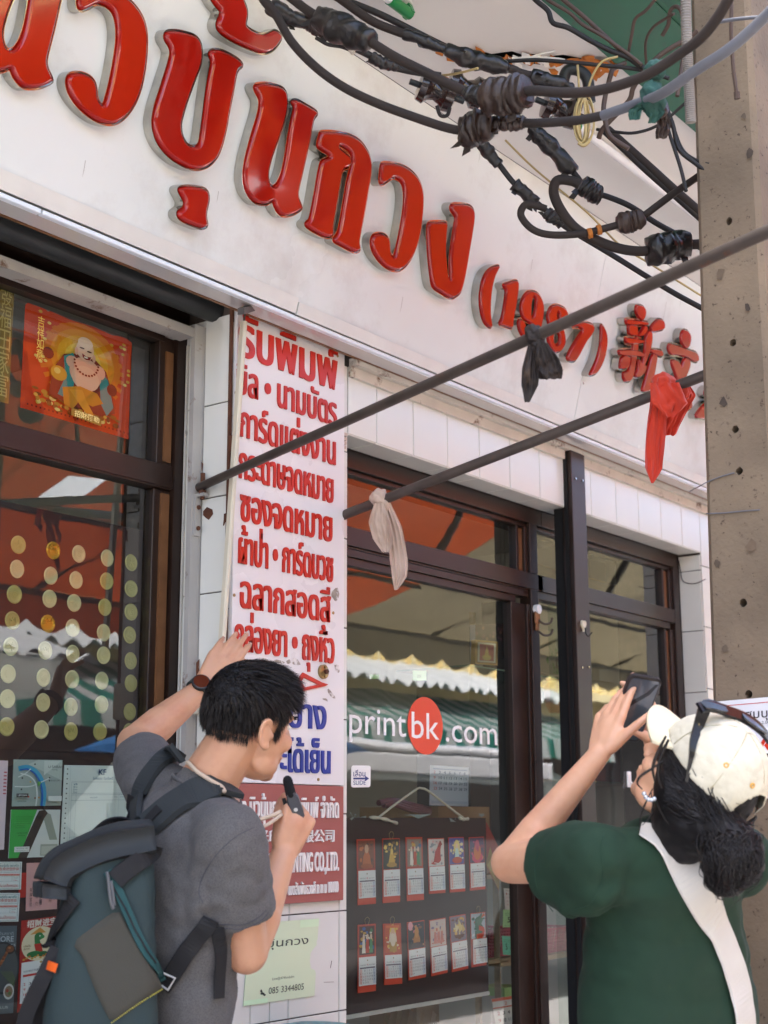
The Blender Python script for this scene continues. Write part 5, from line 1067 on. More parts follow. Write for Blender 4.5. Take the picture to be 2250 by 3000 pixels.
for j, row in enumerate((('', '', '1'), ('2', '3', '4', '5', '6', '7', '8'), ('9', '10', '11', '12', '13', '14', '15'), ('16', '17', '18', '19', '20', '21', '22'), ('23', '24', '25', '26', '27', '28'))):
    for i, t in enumerate(row):
        if t: C.text(t, .09+i*.12, .09+i*.12+(.045 if len(t) == 1 else .075), .335-j*.055, .026, '#c8382c' if i == 0 else '#33333a', .01)
for i in range(8): C.rect(.065+i*.123, .1, .068+i*.123, .4, '#9aa3ad')
C.done()
mb = MB(); a, b = PY(*rc(150, 1060), yC+.001), PY(*rc(230, 1245), yC+.001); mb.box((a.x, yC+.001, b.z), (b.x+.1, yC+.0025, a.z)); tag(mb.build('sheet', mat('red_paper', '#b52a1e', .6)), 'plain red sheet partly hidden behind the pink card', 'sheet')
# clear film ribbons at the board edge
mb = MB()
for k, (v0, v1) in enumerate(((1815, 1990), (2065, 2110))):
    P = [PY(424+2*math.sin(t*2.1)-t*.35, v0+(v1-v0)*t/12, yB-.004-.004*math.sin(t*1.7)) for t in range(13)]
    for i in range(12): mb.quad(P[i]-Vector((.004, 0, 0)), P[i]+Vector((.004+.002*math.sin(i), -.004, 0)), P[i+1]+Vector((.004+.002*math.sin(i+1), -.004, 0)), P[i+1]-Vector((.004, 0, 0)))
tag(mb.build('plastic_film', mat('crumpled_clear_film', '#9fb0b4', .12, .6, spec=.8)), 'crumpled clear film along the right edge of the seal board', 'film')

# ------------------------------------------------------------------ door glass stickers
rd = RG(950, 1600, .48222); YG = gR-.0012; fG = wallframe(YG)
G = empty('window_lettering', tuple(PY(*rd(600, 1130), YG)), 'white web address lettering printbk.com with an orange disc on the door glass', 'lettering')
zb = PY(*rd(180, 1130), YG).z; X_ = lambda x, y: PY(*rd(x, y), YG).x
hx = PY(*rd(345, 1020), YG).z-PY(*rd(345, 1150), YG).z
M['vinyl'] = mat('white_vinyl', '#f1f1ee', .4); M['vinyl_red'] = mat('orange_vinyl', '#e0401f', .35)
for s_, x0, x1 in (('print', 152, 497), ('bk', 530, 697), ('.com', 737, 1048)):
    mb = MB(); z_ = {'print': PY(*rd(325, 1146), YG).z, 'bk': PY(*rd(560, 1166), YG).z, '.com': PY(*rd(880, 1196), YG).z}[s_]
    hs = {'print': hx, 'bk': (PY(*rd(545, 1040), YG).z-PY(*rd(560, 1168), YG).z), '.com': PY(*rd(990, 1085), YG).z-PY(*rd(1000, 1203), YG).z}[s_]
    put_text(mb, s_, fG, X_(x0, 1080), X_(x1, 1120), z_, hs, .0009 if s_ == 'bk' else .0003, 0, None, .0, .545); mb.build('lettering', M['vinyl'], G)
mb = MB(); c = PY(*rd(614, 1091), YG); rx = (PY(*rd(721, 1091), YG).x-PY(*rd(507, 1091), YG).x)/2; rz = (PY(*rd(614, 916), YG).z-PY(*rd(614, 1266), YG).z)/2
mb.add([(c.x+rx*math.cos(t*.1309), YG-.0004, c.z+rz*math.sin(t*.1309)) for t in range(48)], [tuple(range(48))]); mb.build('disc', M['vinyl_red'], G)
C = Card('door_sticker', rd(165, 1332), rd(282, 1333), rd(163, 1466), YG, 'white slide door sticker with a blue arrow at the left of the door glass', 'sticker', None, '#f0f1ec', outline=[(.1,0),(.9,0),(.97,.03),(1,.1),(1,.9),(.97,.97),(.9,1),(.1,1),(.03,.97),(0,.9),(0,.1),(.03,.03)], th=.0004)
C.text('เลื่อน', .1, .72, .50, .22, '#2b3a7c', .01).rect(.1, .36, .74, .44, '#2b3a7c').poly([(.70,.27),(.92,.40),(.70,.53)], '#2b3a7c').text('SLIDE', .1, .74, .12, .17, '#2b3a7c'); C.done()
# hooks
p = PY(*rd(1282, 385), .1015); q = PY(*rd(1290, 515), .1015)
o = empty('wall_hook', tuple(p), 'brown wooden hook with a white top on the door mullion', 'hook')
mb = MB(); mb.box((p.x-.014, .088, p.z-.052), (p.x+.014, .1015, p.z+.008), bev=.006); mb.box((p.x-.008, .092, q.z), (p.x+.012, .1015, p.z-.05), bev=.004); mb.build('plate', mat('varnished_wood', '#8a5a34', .4, var=.2, vscale=30), o)
mb = MB(); mb.tube([(p.x, .1015, p.z), (p.x, .085, p.z), (p.x, .083, p.z)], [.0165, .0165, .012], 16); mb.build('cap', M['vinyl'], o, ang=40)
for dz in (-.045, -.085):
    mb = MB(); mb.tube(smoothpath([(p.x, .095, p.z+dz+.01), (p.x+.004, .07, p.z+dz-.008), (p.x+.02, .055, p.z+dz-.004), (p.x+.03, .052, p.z+dz+.014)], 5), .0042, 8); mb.build('hook', M['pipe'], o, True)
p = PY(*rd(1570, 480), -.031)
o = empty('wall_hook', tuple(p), 'cream heart shaped hook with a black wire on the shutter post', 'hook')
mb = MB(); slab(mb, [[Vector((p.x+.0155*math.sin(t)**3, p.z+.0012*(13*math.cos(t)-5*math.cos(2*t)-2*math.cos(3*t)-math.cos(4*t))*1.15)) for t in np.linspace(0, 6.283, 32, endpoint=False)]], wallframe(-.0305), [(0, 0), (0, .006), (-.003, .009)]); mb.build('plate', mat('cream_enamel', '#d8cdb2', .3), o, ang=50)
mb = MB(); mb.tube(smoothpath([(p.x, -.041, p.z-.01), (p.x, -.043, p.z-.03), (p.x+.004, -.05, p.z-.04), (p.x+.016, -.058, p.z-.026)], 5), .0022, 8); mb.build('hook', M['thin_black'], o, True)
r3 = RG(1600, 1500, .36179); p = PY(*r3(672, 2165), .13)
mb = MB(); mb.box((p.x-.016, .125, p.z-.03), (p.x+.012, .134, p.z+.03), bev=.004); mb.tube(smoothpath([(p.x+.0, .124, p.z-.01), (p.x+.012, .11, p.z-.03), (p.x+.028, .108, p.z-.01)], 5), .005, 8)
tag(mb.build('wall_hook', M['vinyl']), 'white plastic hook stuck low on the right hand glass', 'hook')

# ------------------------------------------------------------------ calendar board in the door window
re = RG(950, 2300, .48222); yK = .152
a, b = PY(*re(140, 197), yK), PY(*re(1000, 1280), yK); zbt = PY(*re(130, 1425), yK).z
mb = MB(); mb.box((3.2, yK, zbt+.012), (b.x, yK+.004, a.z)); o = mb.build('calendar_board', M['board']); tag(o, 'brown board carrying twelve small calendars hung behind the door glass', 'board')
mb = MB(); mb.box((3.2, yK-.003, zbt), (b.x, yK+.006, zbt+.0115)); mb.build('bottom_rail', mat('dirty_white_rail', '#c9c4bb', .5, var=.1), o)
minis = [(197,330,307,327,203,730,523,'#a2331f'),(353,325,458,322,355,718,518,'#1f1a16'),(493,318,595,316,503,705,510,'#b5432a'),(628,325,727,322,637,662,498,'#d8cfc6'),(753,318,847,315,762,653,487,'#5d5a9a'),(878,318,970,313,886,642,478,'#4a3358'),
 (203,850,313,842,203,1265,1050,'#b8301f'),(357,843,465,840,365,1215,1035,'#b83a22'),(503,835,608,820,512,1187,1005,'#2c2a33'),(638,822,737,805,650,1162,990,'#d9c3b6'),(760,800,858,783,777,1137,960,'#8d7a86'),(888,780,978,770,895,1108,940,'#aebac0')]
mlab = ['a seated monk in saffron robes', 'a golden Buddha on black', 'deities in a red border', 'a red horse on white', 'a white robed goddess on blue', 'an elephant headed god on pink lotus', 'three star gods on red', 'a standing laughing monk on red', 'a gold gourd among blossoms', 'a pink crowd of figures', 'a golden sailing ship', 'a green and red serpent']
for k, (x0, y0, x1, y1, x2, y2, sp, bgc) in enumerate(minis):
    C = Card('small_calendar', re(x0, y0), re(x1, y1), re(x2, y2), yK-.004, 'small calendar showing %s, %s row' % (mlab[k], 'upper' if k < 6 else 'lower'), 'calendar', 'small calendars on the brown board', '#d2401f', th=.0012)
    f = 1-(sp-y0)/(y2-y0); pb = f+.01
    C.rect(.03, pb, .97, .985, bgc); A = lambda y: pb+(1-pb)*y
    rnd = random.Random(k)
    if k in (0, 2, 6, 7): C.rect(.08, A(.05), .92, A(.94), {0: '#7a3a22', 2: '#8d7a6a', 6: '#4a1c16', 7: '#c8522a'}[k])
    for j in range(22):
        pal = [['#c8682c','#8a4a26','#5a3222'],['#c99a34','#7d5a1e','#e8c35a'],['#e6d3b4','#b5452c','#4a6a8a','#d9a13a'],['#c23a2a','#e3b6ae','#8f8f92'],['#e8d39a','#8d8fc4','#f0e6c8'],['#d8558a','#8a2f4a','#e8a13a'],['#e6e0d2','#3c7a4a','#c99a34','#3a5a9a'],['#e8b64a','#e6d3b4','#c8321f'],['#c98a5a','#d97a8a','#8a5a3a','#3a3a55'],['#c86a5a','#e6b6a6','#8a7a9a'],['#e8b64a','#7d4a2c','#f0d9a2'],['#2f6a4a','#c8451f','#d9dfe0']][k]
        C.ell(rnd.uniform(.14, .86), A(rnd.uniform(.06, .88)), rnd.uniform(.03, .11), rnd.uniform(.01, .035), rnd.choice(pal), 8)
    if k == 0: C.poly([(.25,A(.1)),(.75,A(.1)),(.68,A(.45)),(.58,A(.6)),(.42,A(.6)),(.32,A(.45))], '#c2622a').ell(.5, A(.68), .11, .07, '#c99a78', 12).ell(.5, A(.12), .34, .04, '#a8501f', 12)
    elif k == 1: C.poly([(.3,A(.15)),(.7,A(.15)),(.6,A(.5)),(.54,A(.62)),(.5,A(.85)),(.46,A(.62)),(.4,A(.5))], '#d8a83a').ell(.5, A(.57), .08, .05, '#e8c35a', 10).ell(.5, A(.14), .3, .04, '#b5862c', 10)
    elif k == 3: C.poly([(.3,A(.15)),(.4,A(.5)),(.6,A(.75)),(.8,A(.8)),(.72,A(.55)),(.75,A(.2)),(.6,A(.1))], '#b52a22').poly([(.55,A(.7)),(.72,A(.92)),(.85,A(.78)),(.7,A(.66))], '#9c2019')
    elif k == 4: C.ell(.5, A(.62), .2, .14, '#e8cf7a', 16).poly([(.35,A(.2)),(.65,A(.2)),(.58,A(.6)),(.42,A(.6))], '#bfe0da').ell(.5, A(.66), .07, .05, '#e6c2a6', 10).ell(.5, A(.15), .32, .06, '#c8523a', 12)
    elif k == 5: C.ell(.5, A(.2), .36, .1, '#d84a6a', 12).ell(.5, A(.42), .24, .16, '#d9703a', 14).ell(.5, A(.68), .15, .1, '#c8506a', 12).poly([(.46,A(.65)),(.54,A(.65)),(.6,A(.45)),(.5,A(.42))], '#b5405a')
    elif k == 7: C.ell(.5, A(.72), .18, .13, '#eac24a', 14).ell(.5, A(.45), .22, .17, '#ecd6b8', 16).ell(.5, A(.72), .1, .07, '#e6b896', 12).poly([(.3,A(.08)),(.7,A(.08)),(.72,A(.4)),(.28,A(.4))], '#b5862c').ell(.5, A(.47), .15, .11, '#f0dcc2', 12).rect(.12, A(.86), .88, A(.95), '#e06a2c')
    elif k == 8: C.ell(.5, A(.28), .2, .13, '#b5763a', 14).ell(.5, A(.6), .12, .1, '#c98a4a', 12).ell(.5, A(.12), .36, .05, '#4a3a44', 12).ell(.15, A(.85), .14, .08, '#e8a0a6', 10)
    elif k == 10: C.poly([(.2,A(.25)),(.85,A(.25)),(.75,A(.12)),(.3,A(.12))], '#6b3a22').poly([(.3,A(.3)),(.28,A(.75)),(.5,A(.5))], '#f0dca6').poly([(.5,A(.3)),(.5,A(.88)),(.78,A(.45))], '#ecd08a').poly([(.7,A(.3)),(.72,A(.7)),(.9,A(.4))], '#e0bd72')
    elif k == 11: band(C, [(.25,A(.12)),(.6,A(.15)),(.7,A(.32)),(.4,A(.45)),(.3,A(.6)),(.55,A(.7)),(.7,A(.85))], .09, '#2f6a4a'); band(C, [(.3,A(.08)),(.7,A(.12)),(.78,A(.3)),(.45,A(.42))], .045, '#c8451f'); C.poly([(.6,A(.78)),(.9,A(.88)),(.75,A(.98))], '#d8622c')
    elif k in (2, 6, 9):
        for x_, c_ in ((.3, '#e6ded0'), (.5, '#c8452c'), (.7, '#4a8a5a')): C.poly([(x_-.1,A(.1)),(x_+.1,A(.1)),(x_+.06,A(.55)),(x_-.06,A(.55))], c_ if k != 9 else '#d98a7e').ell(x_, A(.61), .06, .045, '#e6c2a6', 8)
    lo = .10 if y2 > 1200 or (k < 6 and k < 3) else .055
    C.rect(.03, lo, .97, f, '#e9e9e6').ell(.5, f-.05*(1-0), .035, .012, '#9a8a5a', 8).text(random.choice(('เมษายน', 'พฤษภาคม', 'มิถุนายน')), .12, .42, f-.125, .018, '#4a4a4a').text('4', .46, .54, f-.13, .026, '#c8382c').text('April 2026', .58, .9, f-.125, .016, '#4a4a4a').rect(.08, f-.17, .92, f-.15, '#6a5a6a').rect(.06, lo+.02, .20, f-.175, '#eec6bc').rect(.8, lo+.02, .94, f-.175, '#c9cfdc')
    dd = 1-k % 4; rows = 5; rh = (f-.18-lo-.02)/rows
    for r_ in range(rows):
        for i in range(7):
            dnum = r_*7+i+dd
            if 1 <= dnum <= 30: C.text(str(dnum), .085+i*.121, .085+i*.121+(.035 if dnum < 10 else .07), f-.175-rh*(r_+.85), min(.026, rh*.55), '#c8382c' if i == 0 or dnum in (13, 14, 15) else '#4a4a52')
    C.done()
    if k in (1, 6, 7, 11):
        top = C.tl.lerp(C.tr, .5); mb = MB(); mb.tube(smoothpath([top+Vector((-.006, -.002, -.004)), top+Vector((-.012, -.002, .012)), top+Vector((.0, -.002, .02)), top+Vector((.01, -.002, .012)), top+Vector((.003, -.002, -.003))], 5), .0006, 5); mb.build('hanging_loop', M['gold_wire'], C.root)
mb = MB(); P = smoothpath([PY(*re(x, y), yK-.006) for x, y in ((330, 196), (440, 110), (560, 25), (590, 20), (630, 35), (740, 120), (845, 200))], 5); mb.tube(P, .0036, 6)
for (x, y, x2, y2) in ((275, 205, 440, 232), (815, 208, 872, 205)): mb.tube(smoothpath([PY(*re(x, y-10), yK-.006), PY(*re((x+x2)/2, y), yK-.009), PY(*re(x2, y2), yK-.006)], 5), [.003+.003*abs(math.sin(i*.8)) for i in range(11)], 6)
tag(mb.build('string', M['cream_pl'], None, True), 'white plastic string holding up the brown calendar board', 'string')
mb = MB()
for x, y, w_, h_ in ((200, 180, 60, 30), (450, 175, 200, 40), (700, 185, 130, 40), (930, 170, 50, 40), (150, 160, 50, 60)):
    for j in range(3): mb.add([PY(*re(x+random.uniform(0, w_), y+random.uniform(0, h_)), yK-.003-.002*j) for _ in range(3)], [(0, 1, 2)])
tag(mb.build('clear_tape', mat('wrinkled_clear_tape', '#a8b0ac', .15, .3)), 'wrinkled clear tape along the top of the calendar board', 'tape')

# ------------------------------------------------------------------ inside the shop, behind the door glass
M['wood'] = mat('shelf_wood', '#a48e6e', .6, var=.2, vscale=8, stretch=(1, 6, 6)); M['cardboard'] = mat('cardboard', '#9b7b57', .85, var=.1)
M['gold_frame'] = mat('gilt_frame', '#b08a3e', .35, .6, var=.2); M['dark_col'] = mat('dark_cabinet', '#211d1c', .5, var=.2)
def PQ(x, y, d, f=rd): return PY(*f(x, y), d)
def qbox(mb, tl, br, d, th, f=rd, mi=0): a, b = PQ(*tl, d, f), PQ(*br, d, f); mb.box((a.x, d, b.z), (b.x, d+th, a.z), mi)
mb = MB(); qbox(mb, (876, 720), (1020, 1990), .62, .25); tag(mb.build('cabinet', M['dark_col']), 'dark narrow cabinet standing behind the door glass', 'cabinet')
mb = MB(); qbox(mb, (1102, 330), (1165, 1990), .72, .12); tag(mb.build('partition', M['dark_col']), 'dark partition post behind the right edge of the door glass', 'partition')
mb = MB(); a, b = PQ(840, 722, .45), PQ(1165, 708, .45); mb.box((a.x, .42, a.z-.006), (b.x+.3, .75, a.z)); tag(mb.build('glass_shelf', mat('green_glass_edge', '#5d7a72', .1, spec=.8)), 'glass shelf carrying the gold picture frame', 'shelf')
C = Card('picture_frame', rd(920, 568), rd(1055, 580), rd(917, 716), .44, 'gold picture frame with a small golden Buddha on the glass shelf', 'frame', None, '#b98d3c', th=.02, m=INKG)
C.rect(.06, .06, .94, .94, '#8a6426').rect(.1, .1, .9, .9, '#cfc5a8').rect(.18, .16, .82, .84, '#94302a').ell(.5, .3, .2, .12, '#b59a4a', 14).poly([(.38,.3),(.62,.3),(.56,.56),(.5,.75),(.44,.56)], '#c9a84e').ell(.5, .58, .07, .07, '#d9bd6a', 10); C.done()
C = Card('wall_poster', rd(883, 478), rd(1088, 470), rd(885, 700), .60, 'dark group photo print behind the gold frame', 'poster', None, '#23201f')
for k in range(14): C.ell(random.uniform(.15, .95), random.uniform(.5, .9), .04, .05, random.choice(('#7a5a4a', '#5a3a44', '#8a6a62')), 8)
C.rect(0, .0, .15, 1.0, '#7d8a9a'); C.done()
C = Card('hanging_calendar', rd(645, 1330), rd(878, 1345), rd(640, 1575), .36, 'wall calendar with blue grey numbers behind the glass below the web address', 'calendar', None, '#b9bdc6')
for r_ in range(5):
    for i in range(7):
        n_ = r_*7+i+2
        if n_ <= 29: C.text(str(n_), .08+i*.13, .08+i*.13+(.05 if n_ < 10 else .085), .8-r_*.135, .06, '#b8483c' if i == 0 else '#3c4660', .012)
C.rect(.05, .9, .95, .93, '#8a94a8').rect(.03, .05, .97, .12, '#a8aebb'); C.done()
for k, (x, y, x2, y2) in enumerate(((537, 757, 620, 816), (277, 780, 333, 806))):
    C = Card('sticky_note', rd(x, y), rd(x2, y), rd(x, y2), .16, 'pale green sticky note on the door glass above the web address, %s' % ('the larger one' if k == 0 else 'the smaller left one'), 'note', 'green sticky notes', '#a9cf8c', th=.0004)
    if k == 0: C.text('25', .3, .6, .3, .25, '#4a5a3c')
    C.done()
mb = MB(); qbox(mb, (690, 1580), (1010, 2000), .5, .35); tag(mb.build('cardboard_box', M['cardboard']), 'brown cardboard box behind the calendar board', 'box')
mb = MB(); p = PQ(560, 1600, .45); 
for k in range(3): mb.tube(smoothpath([PQ(330+k*30, 1560+k*14, .4), PQ(420, 1545+k*12, .4), PQ(520, 1570+k*14, .4), PQ(640, 1600+k*8, .4)], 6), .010, 8)
tag(mb.build('handle_bar', mat('pinkish_plastic_tube', '#8a5a60', .3)), 'pinkish curved tube behind the string of the calendar board', 'tube')
# red and gold decoration leaning by the cream pole
C = Card('wall_poster', re(985, 225), re(1066, 390), re(980, 480), .34, 'red and gold printed decoration leaning beside the calendar board', 'poster', None, '#b8301f'); C.poly([(0,0),(1,0),(1,.3),(.3,.6)], '#b58a2c').poly([(.1,.05),(.7,.1),(.4,.4)], '#d9b44a'); C.done()
mb = MB(); a, b = PQ(1055, 420, .42, re), PQ(1080, 1500, .42, re); mb.box((a.x, .42, .3), (b.x, .445, a.z)); mb.box((a.x-.25, .42, PQ(1000, 1062, .42, re).z-.015), (b.x+.25, .78, PQ(1000, 1062, .42, re).z)); mb.box((b.x+.0, .42, PQ(1350, 1030, .42, re).z-.02), (b.x+1.2, .78, PQ(1350, 1030, .42, re).z-.002)); mb.box((a.x-.25, .42, PQ(1000, 545, .42, re).z-.015), (b.x+.05, .78, PQ(1000, 545, .42, re).z))
tag(mb.build('shelf_rack', M['wood']), 'cream wooden shelf rack inside the door carrying pink baskets', 'shelf rack')
M['pink'] = mat('pink_plastic', '#c4606e', .4)
def basket(tl, tr, bl, br_, d, label):
    a, b = PQ(*tl, d, re), PQ(*tr, d, re); c, e = PQ(*bl, d, re), PQ(*br_, d, re); mb = MB(); z1, z0 = a.z, c.z; dx = (a.x-c.x)
    n = 12; dd = .2
    for side in range(4):
        C0_ = [(a.x, d), (b.x, d), (b.x, d+dd), (a.x, d+dd)]; B0 = [(c.x, d+.015), (e.x, d+.015), (e.x, d+dd-.015), (c.x, d+dd-.015)]
        p, q = C0_[side], C0_[(side+1) % 4]; p2, q2 = B0[side], B0[(side+1) % 4]
        for i in range(n+1):
            t = i/n; mb.tube([(p[0]+(q[0]-p[0])*t, p[1]+(q[1]-p[1])*t, z1), (p2[0]+(q2[0]-p2[0])*t, p2[1]+(q2[1]-p2[1])*t, z0)], .0028, 4)
        for j in range(9):
            s_ = j/8; mb.tube([(p[0]+(p2[0]-p[0])*s_, p[1]+(p2[1]-p[1])*s_, z1+(z0-z1)*s_), (q[0]+(q2[0]-q[0])*s_, q[1]+(q2[1]-q[1])*s_, z1+(z0-z1)*s_)], .0028 if j not in (0, 8) else .006, 4)
    mb.box((c.x, d+.015, z0), (e.x, d+dd-.015, z0+.004)); tag(mb.build('basket', M['pink']), label, 'basket', 'pink plastic baskets')
basket((1000, 890), (1200, 875), (1015, 1050), (1195, 1045), .45, 'pink plastic basket on the rack left of the door stile')
basket((1340, 880), (1512, 890), (1350, 1030), (1495, 1025), .45, 'pink plastic basket on the rack seen through the narrow pane')
for k, (tl, tr, bl, c_, lab) in enumerate((((1088, 757), (1181, 757), (1085, 865), '#a9d79a', 'pale green price note with a 5 hanging on the rack'), ((1080, 915), (1140, 920), (1088, 1030), '#79d3b0', 'mint green price note with a 5 below the pale green one'))):
    C = Card('price_note', re(*tl), re(*tr), re(*bl), .40, lab, 'note', 'price notes', c_); C.text('5', .28, .46, .28, .28, '#2c3a30', .02).text('10', .72, .88, .3, .15, '#4a5a4c').rect(.1, .78, .9, .8, '#5a7a5c').rect(.1, .68, .9, .7, '#5a7a5c').rect(.6, .1, .61, .9, '#6a8a6c').rect(.05, .1, .95, .11, '#6a8a6c'); C.done()
C = Card('flip_calendar', re(1090, 625), re(1185, 640), re(1100, 755), .40, 'small white flip calendar pad hanging above the price notes', 'calendar', None, '#d9d6cf')
for r_ in range(4):
    for i in range(6): C.text(str(r_*6+i+1), .12+i*.14, .12+i*.14+.07, .7-r_*.17, .07, '#b8483c' if i == 0 else '#55555c')
C.rect(.1, .88, .9, .92, '#b8a89a'); C.done()
C = Card('desk_calendar', re(1015, 1300), re(1215, 1270), re(1050, 1560), .36, 'standing desk calendar with orange heading at the bottom of the door glass', 'calendar', None, '#dcdbd6')
C.rect(0, .93, 1, 1, '#d9572c').rect(0, .76, 1, .79, '#d9572c').text('2', .36, .44, .82, .07, '#d9572c')
for r_ in range(4):
    for i in range(6): C.text(str(r_*7+i+2), .12+i*.15, .12+i*.15+.075, .60-r_*.17, .075, '#b8483c' if i == 0 else '#33333a', .01)
C.poly([(-.22, -.0), (0, 1), (0, 0)], '#8d8a86'); C.done()
mb = MB(); qbox(mb, (1095, 1235), (1205, 1268), .46, .12, re); tag(mb.build('note_pad', mat('green_paper_pad', '#9cc27a', .7)), 'green paper pad behind the desk calendar', 'note pad')
C = Card('sticky_note', re(1158, 208), re(1186, 235), re(1142, 250), .17, 'pale green slip at the right edge of the door glass', 'note', None, '#a9cf8c', th=.0004); C.done()
mb = MB()
for k in range(5): a = PQ(380+k*70, 1345+k*6, .4, re); mb.add([a, a+Vector((.05, .02, -.02)), a+Vector((.03, .05, -.14)), a+Vector((-.02, .01, -.12))], [(0, 1, 2, 3)])
qbox(mb, (560, 1330), (700, 1600), .5, .2, re); tag(mb.build('wrapped_parcel', mat('plastic_wrapped_card', '#8d7458', .3, spec=.8)), 'plastic wrapped parcels below the calendar board', 'parcel')
# offerings and plants seen through the narrow pane and the right window
o = empty('vase', tuple(PQ(1400, 900, .7)), 'red vase with small green and yellow flowers inside the narrow pane', 'vase'); c = PQ(1405, 900, .7); mb = MB(); mb.tube([c+Vector((0, 0, -.08)), c+Vector((0, 0, -.03)), c+Vector((0, 0, .03)), c+Vector((0, 0, .06))], [.03, .05, .05, .03], 14); mb.build('jar', mat('red_glaze', '#a8322c', .3), o, True)
mb = MB()
for k in range(90):
    d_ = Vector((random.gauss(0, .06), random.gauss(0, .05), random.gauss(.05, .05))); p = c+Vector((0, 0, .08))+d_; mb.add([p, p+Vector((random.uniform(-.02, .02), 0, random.uniform(.0, .02))), p+Vector((random.uniform(-.02, .02), random.uniform(-.01, .01), -.015))], [(0, 1, 2)])
mb.build('foliage', mat('artificial_leaves', '#7a9a4a', .6, var=.4, vscale=60), o)
mb = MB(); a = PQ(1300, 760, .62); b = PQ(1410, 700, .62); mb.box((a.x, .62, a.z-.004), (a.x+1.6, .95, a.z)); mb.box((a.x, .62, a.z+.45), (a.x+1.6, .95, a.z+.455)); mb.box((a.x, .62, a.z-.45), (a.x+1.6, .95, a.z-.44))
for x_ in (0, .8, 1.59): mb.box((a.x+x_, .94, 0), (a.x+x_+.02, .96, 2.3))
tag(mb.build('glass_cabinet', M['wood']), 'wooden display shelves inside the right hand window', 'shelf')
for k, (x, z, w_, h_, c_, lab) in enumerate(((.15, .0, .14, .2, '#b9a98a', 'beige carton on the inner shelf of the right window'), (.42, .0, .1, .13, '#8a4a3a', 'reddish carton on the inner shelf of the right window'), (.62, .455, .16, .12, '#7a7a80', 'grey file box on the top inner shelf'), (.95, .0, .2, .1, '#d5d2ca', 'stack of white paper on the inner shelf'), (.2, -.44, .2, .25, '#6a4a36', 'brown carton on the low inner shelf'), (.7, -.44, .15, .2, '#a33a2c', 'red carton on the low inner shelf'))):
    mb = MB(); mb.box((a.x+x, .7, a.z+z), (a.x+x+w_, .85, a.z+z+h_), bev=.004); tag(mb.build('carton', mat('carton_%d' % k, c_, .7, var=.1)), lab, 'carton')
mb = MB(); c = Vector((4.9, 1.6, 2.55)); mb.tube([c, c+Vector((0, 0, .2))], .02, 8); mb.tube([c+Vector((0, 0, -.03)), c+Vector((0, 0, .03))], .09, 16)
for k in range(3):
    a_ = k*2.09+.4; d_ = Vector((math.cos(a_), math.sin(a_), 0)); s_ = Vector((-d_.y, d_.x, .12)); mb.add([c+d_*.09-s_*.04, c+d_*.5-s_*.07, c+d_*.5+s_*.07, c+d_*.09+s_*.04], [(0, 1, 2, 3)])
tag(mb.build('ceiling_fan', mat('dark_fan', '#45423f', .5)), 'dark ceiling fan inside the right hand window', 'fan')
# no smoking notice on the pole
zc = PB.z; fx = PB.x-.004-.002
def PXp(u, v): return PL(u, v, (fx, 0, zc), (1, 0, -(PT.x-PB.x)/(PT.z-PB.z)))
o = Card.__new__(Card); s = o; s.tl, s.tr, s.bl = PXp(2092, 2056), PXp(2252, 2042), PXp(2100, 2345)
s.tr = s.tl+(s.tr-s.tl)*1.35; s.U = s.tr-s.tl; s.V = s.tl-s.bl; s.O = s.bl; s.nm = Vector((-1, 0, 0)); s.k = 0; s.asp = 1; s.tilt = 0; s.m = INKG; s.pm = MB()
s.root = empty('no_smoking_sign', tuple(s.O+s.U*.5), 'white no smoking notice with red border strapped to the concrete pole behind the cap', 'sign')
mb = MB(); f = [s.p(a, b, .0) for a, b in ((0, 0), (1, 0), (1, 1), (0, 1))]; mb.poly(f, 0, lin('#e9e7e8')); g = [s.p(a, b, -.002) for a, b in ((0, 0), (1, 0), (1, 1), (0, 1))]; mb.add(f+g, [(i, (i+1) % 4, 4+(i+1) % 4, 4+i) for i in range(4)], 0, lin('#cfcdce')); mb.build('sheet', INKG, s.root)
for q in ((.04, .04, .96, .048), (.04, .945, .96, .953), (.04, .04, .048, .95), (.952, .04, .96, .95)): s.rect(*q, '#c84a44')
s.text('ห้ามสูบบุหรี่', .14, .92, .80, .075, '#2c2a2c', .008).text('ฝ่าฝืนปรับไม่เกิน 2,000 บาท', .2, .9, .735, .026, '#4a484a').ell(.78, .42, .2, .22, '#d8341f', 28).ell(.78, .42, .155, .175, '#e9e7e8', 28).rect(.68, .40, .88, .44, '#2c2a2c').poly([(.66, .52), (.69, .55), (.90, .32), (.87, .29)], '#d8341f'); s.done()
# ------------------------------------------------------------------ people
from mathutils.bvhtree import BVHTree
VR, VU, VF = Vector(_rt), Vector(_up), Vector(_fw)
def vv(r, u, f): return (VR*r+VU*u+VF*f)
M['skin'] = mat('skin', '#cf9a78', .48, var=.07, vscale=16, col2='#bd7a5c', c2scale=9, c2lo=.5, c2hi=.85, bump=.06, bscale=240, sss=.12, bdist=.001)
M['skin_w'] = mat('light_skin', '#dda784', .46, var=.06, vscale=16, col2='#cf8d6e', c2scale=9, c2lo=.5, c2hi=.85, bump=.05, bscale=240, sss=.12, bdist=.001)
M['hair'] = mat('black_hair', '#120e0d', .6, var=.3, vscale=40, spec=.3)
M['tee'] = mat('grey_heather_cotton', '#625e5b', .95, var=.05, vscale=26, bump=.35, bscale=420, sheen=.05, col2='#4e4b49', c2scale=420, c2lo=.45, c2hi=.6, bdist=.0015)
M['tee_g'] = mat('dark_green_cotton', '#17321f', .92, var=.08, vscale=9, bump=.25, bscale=380, sheen=.0, bdist=.0012)
M['denim'] = mat('dark_trousers', '#26272c', .9, var=.15, vscale=30, bump=.2, bscale=300)
M['shoe'] = mat('black_shoe', '#1b1b1c', .6)
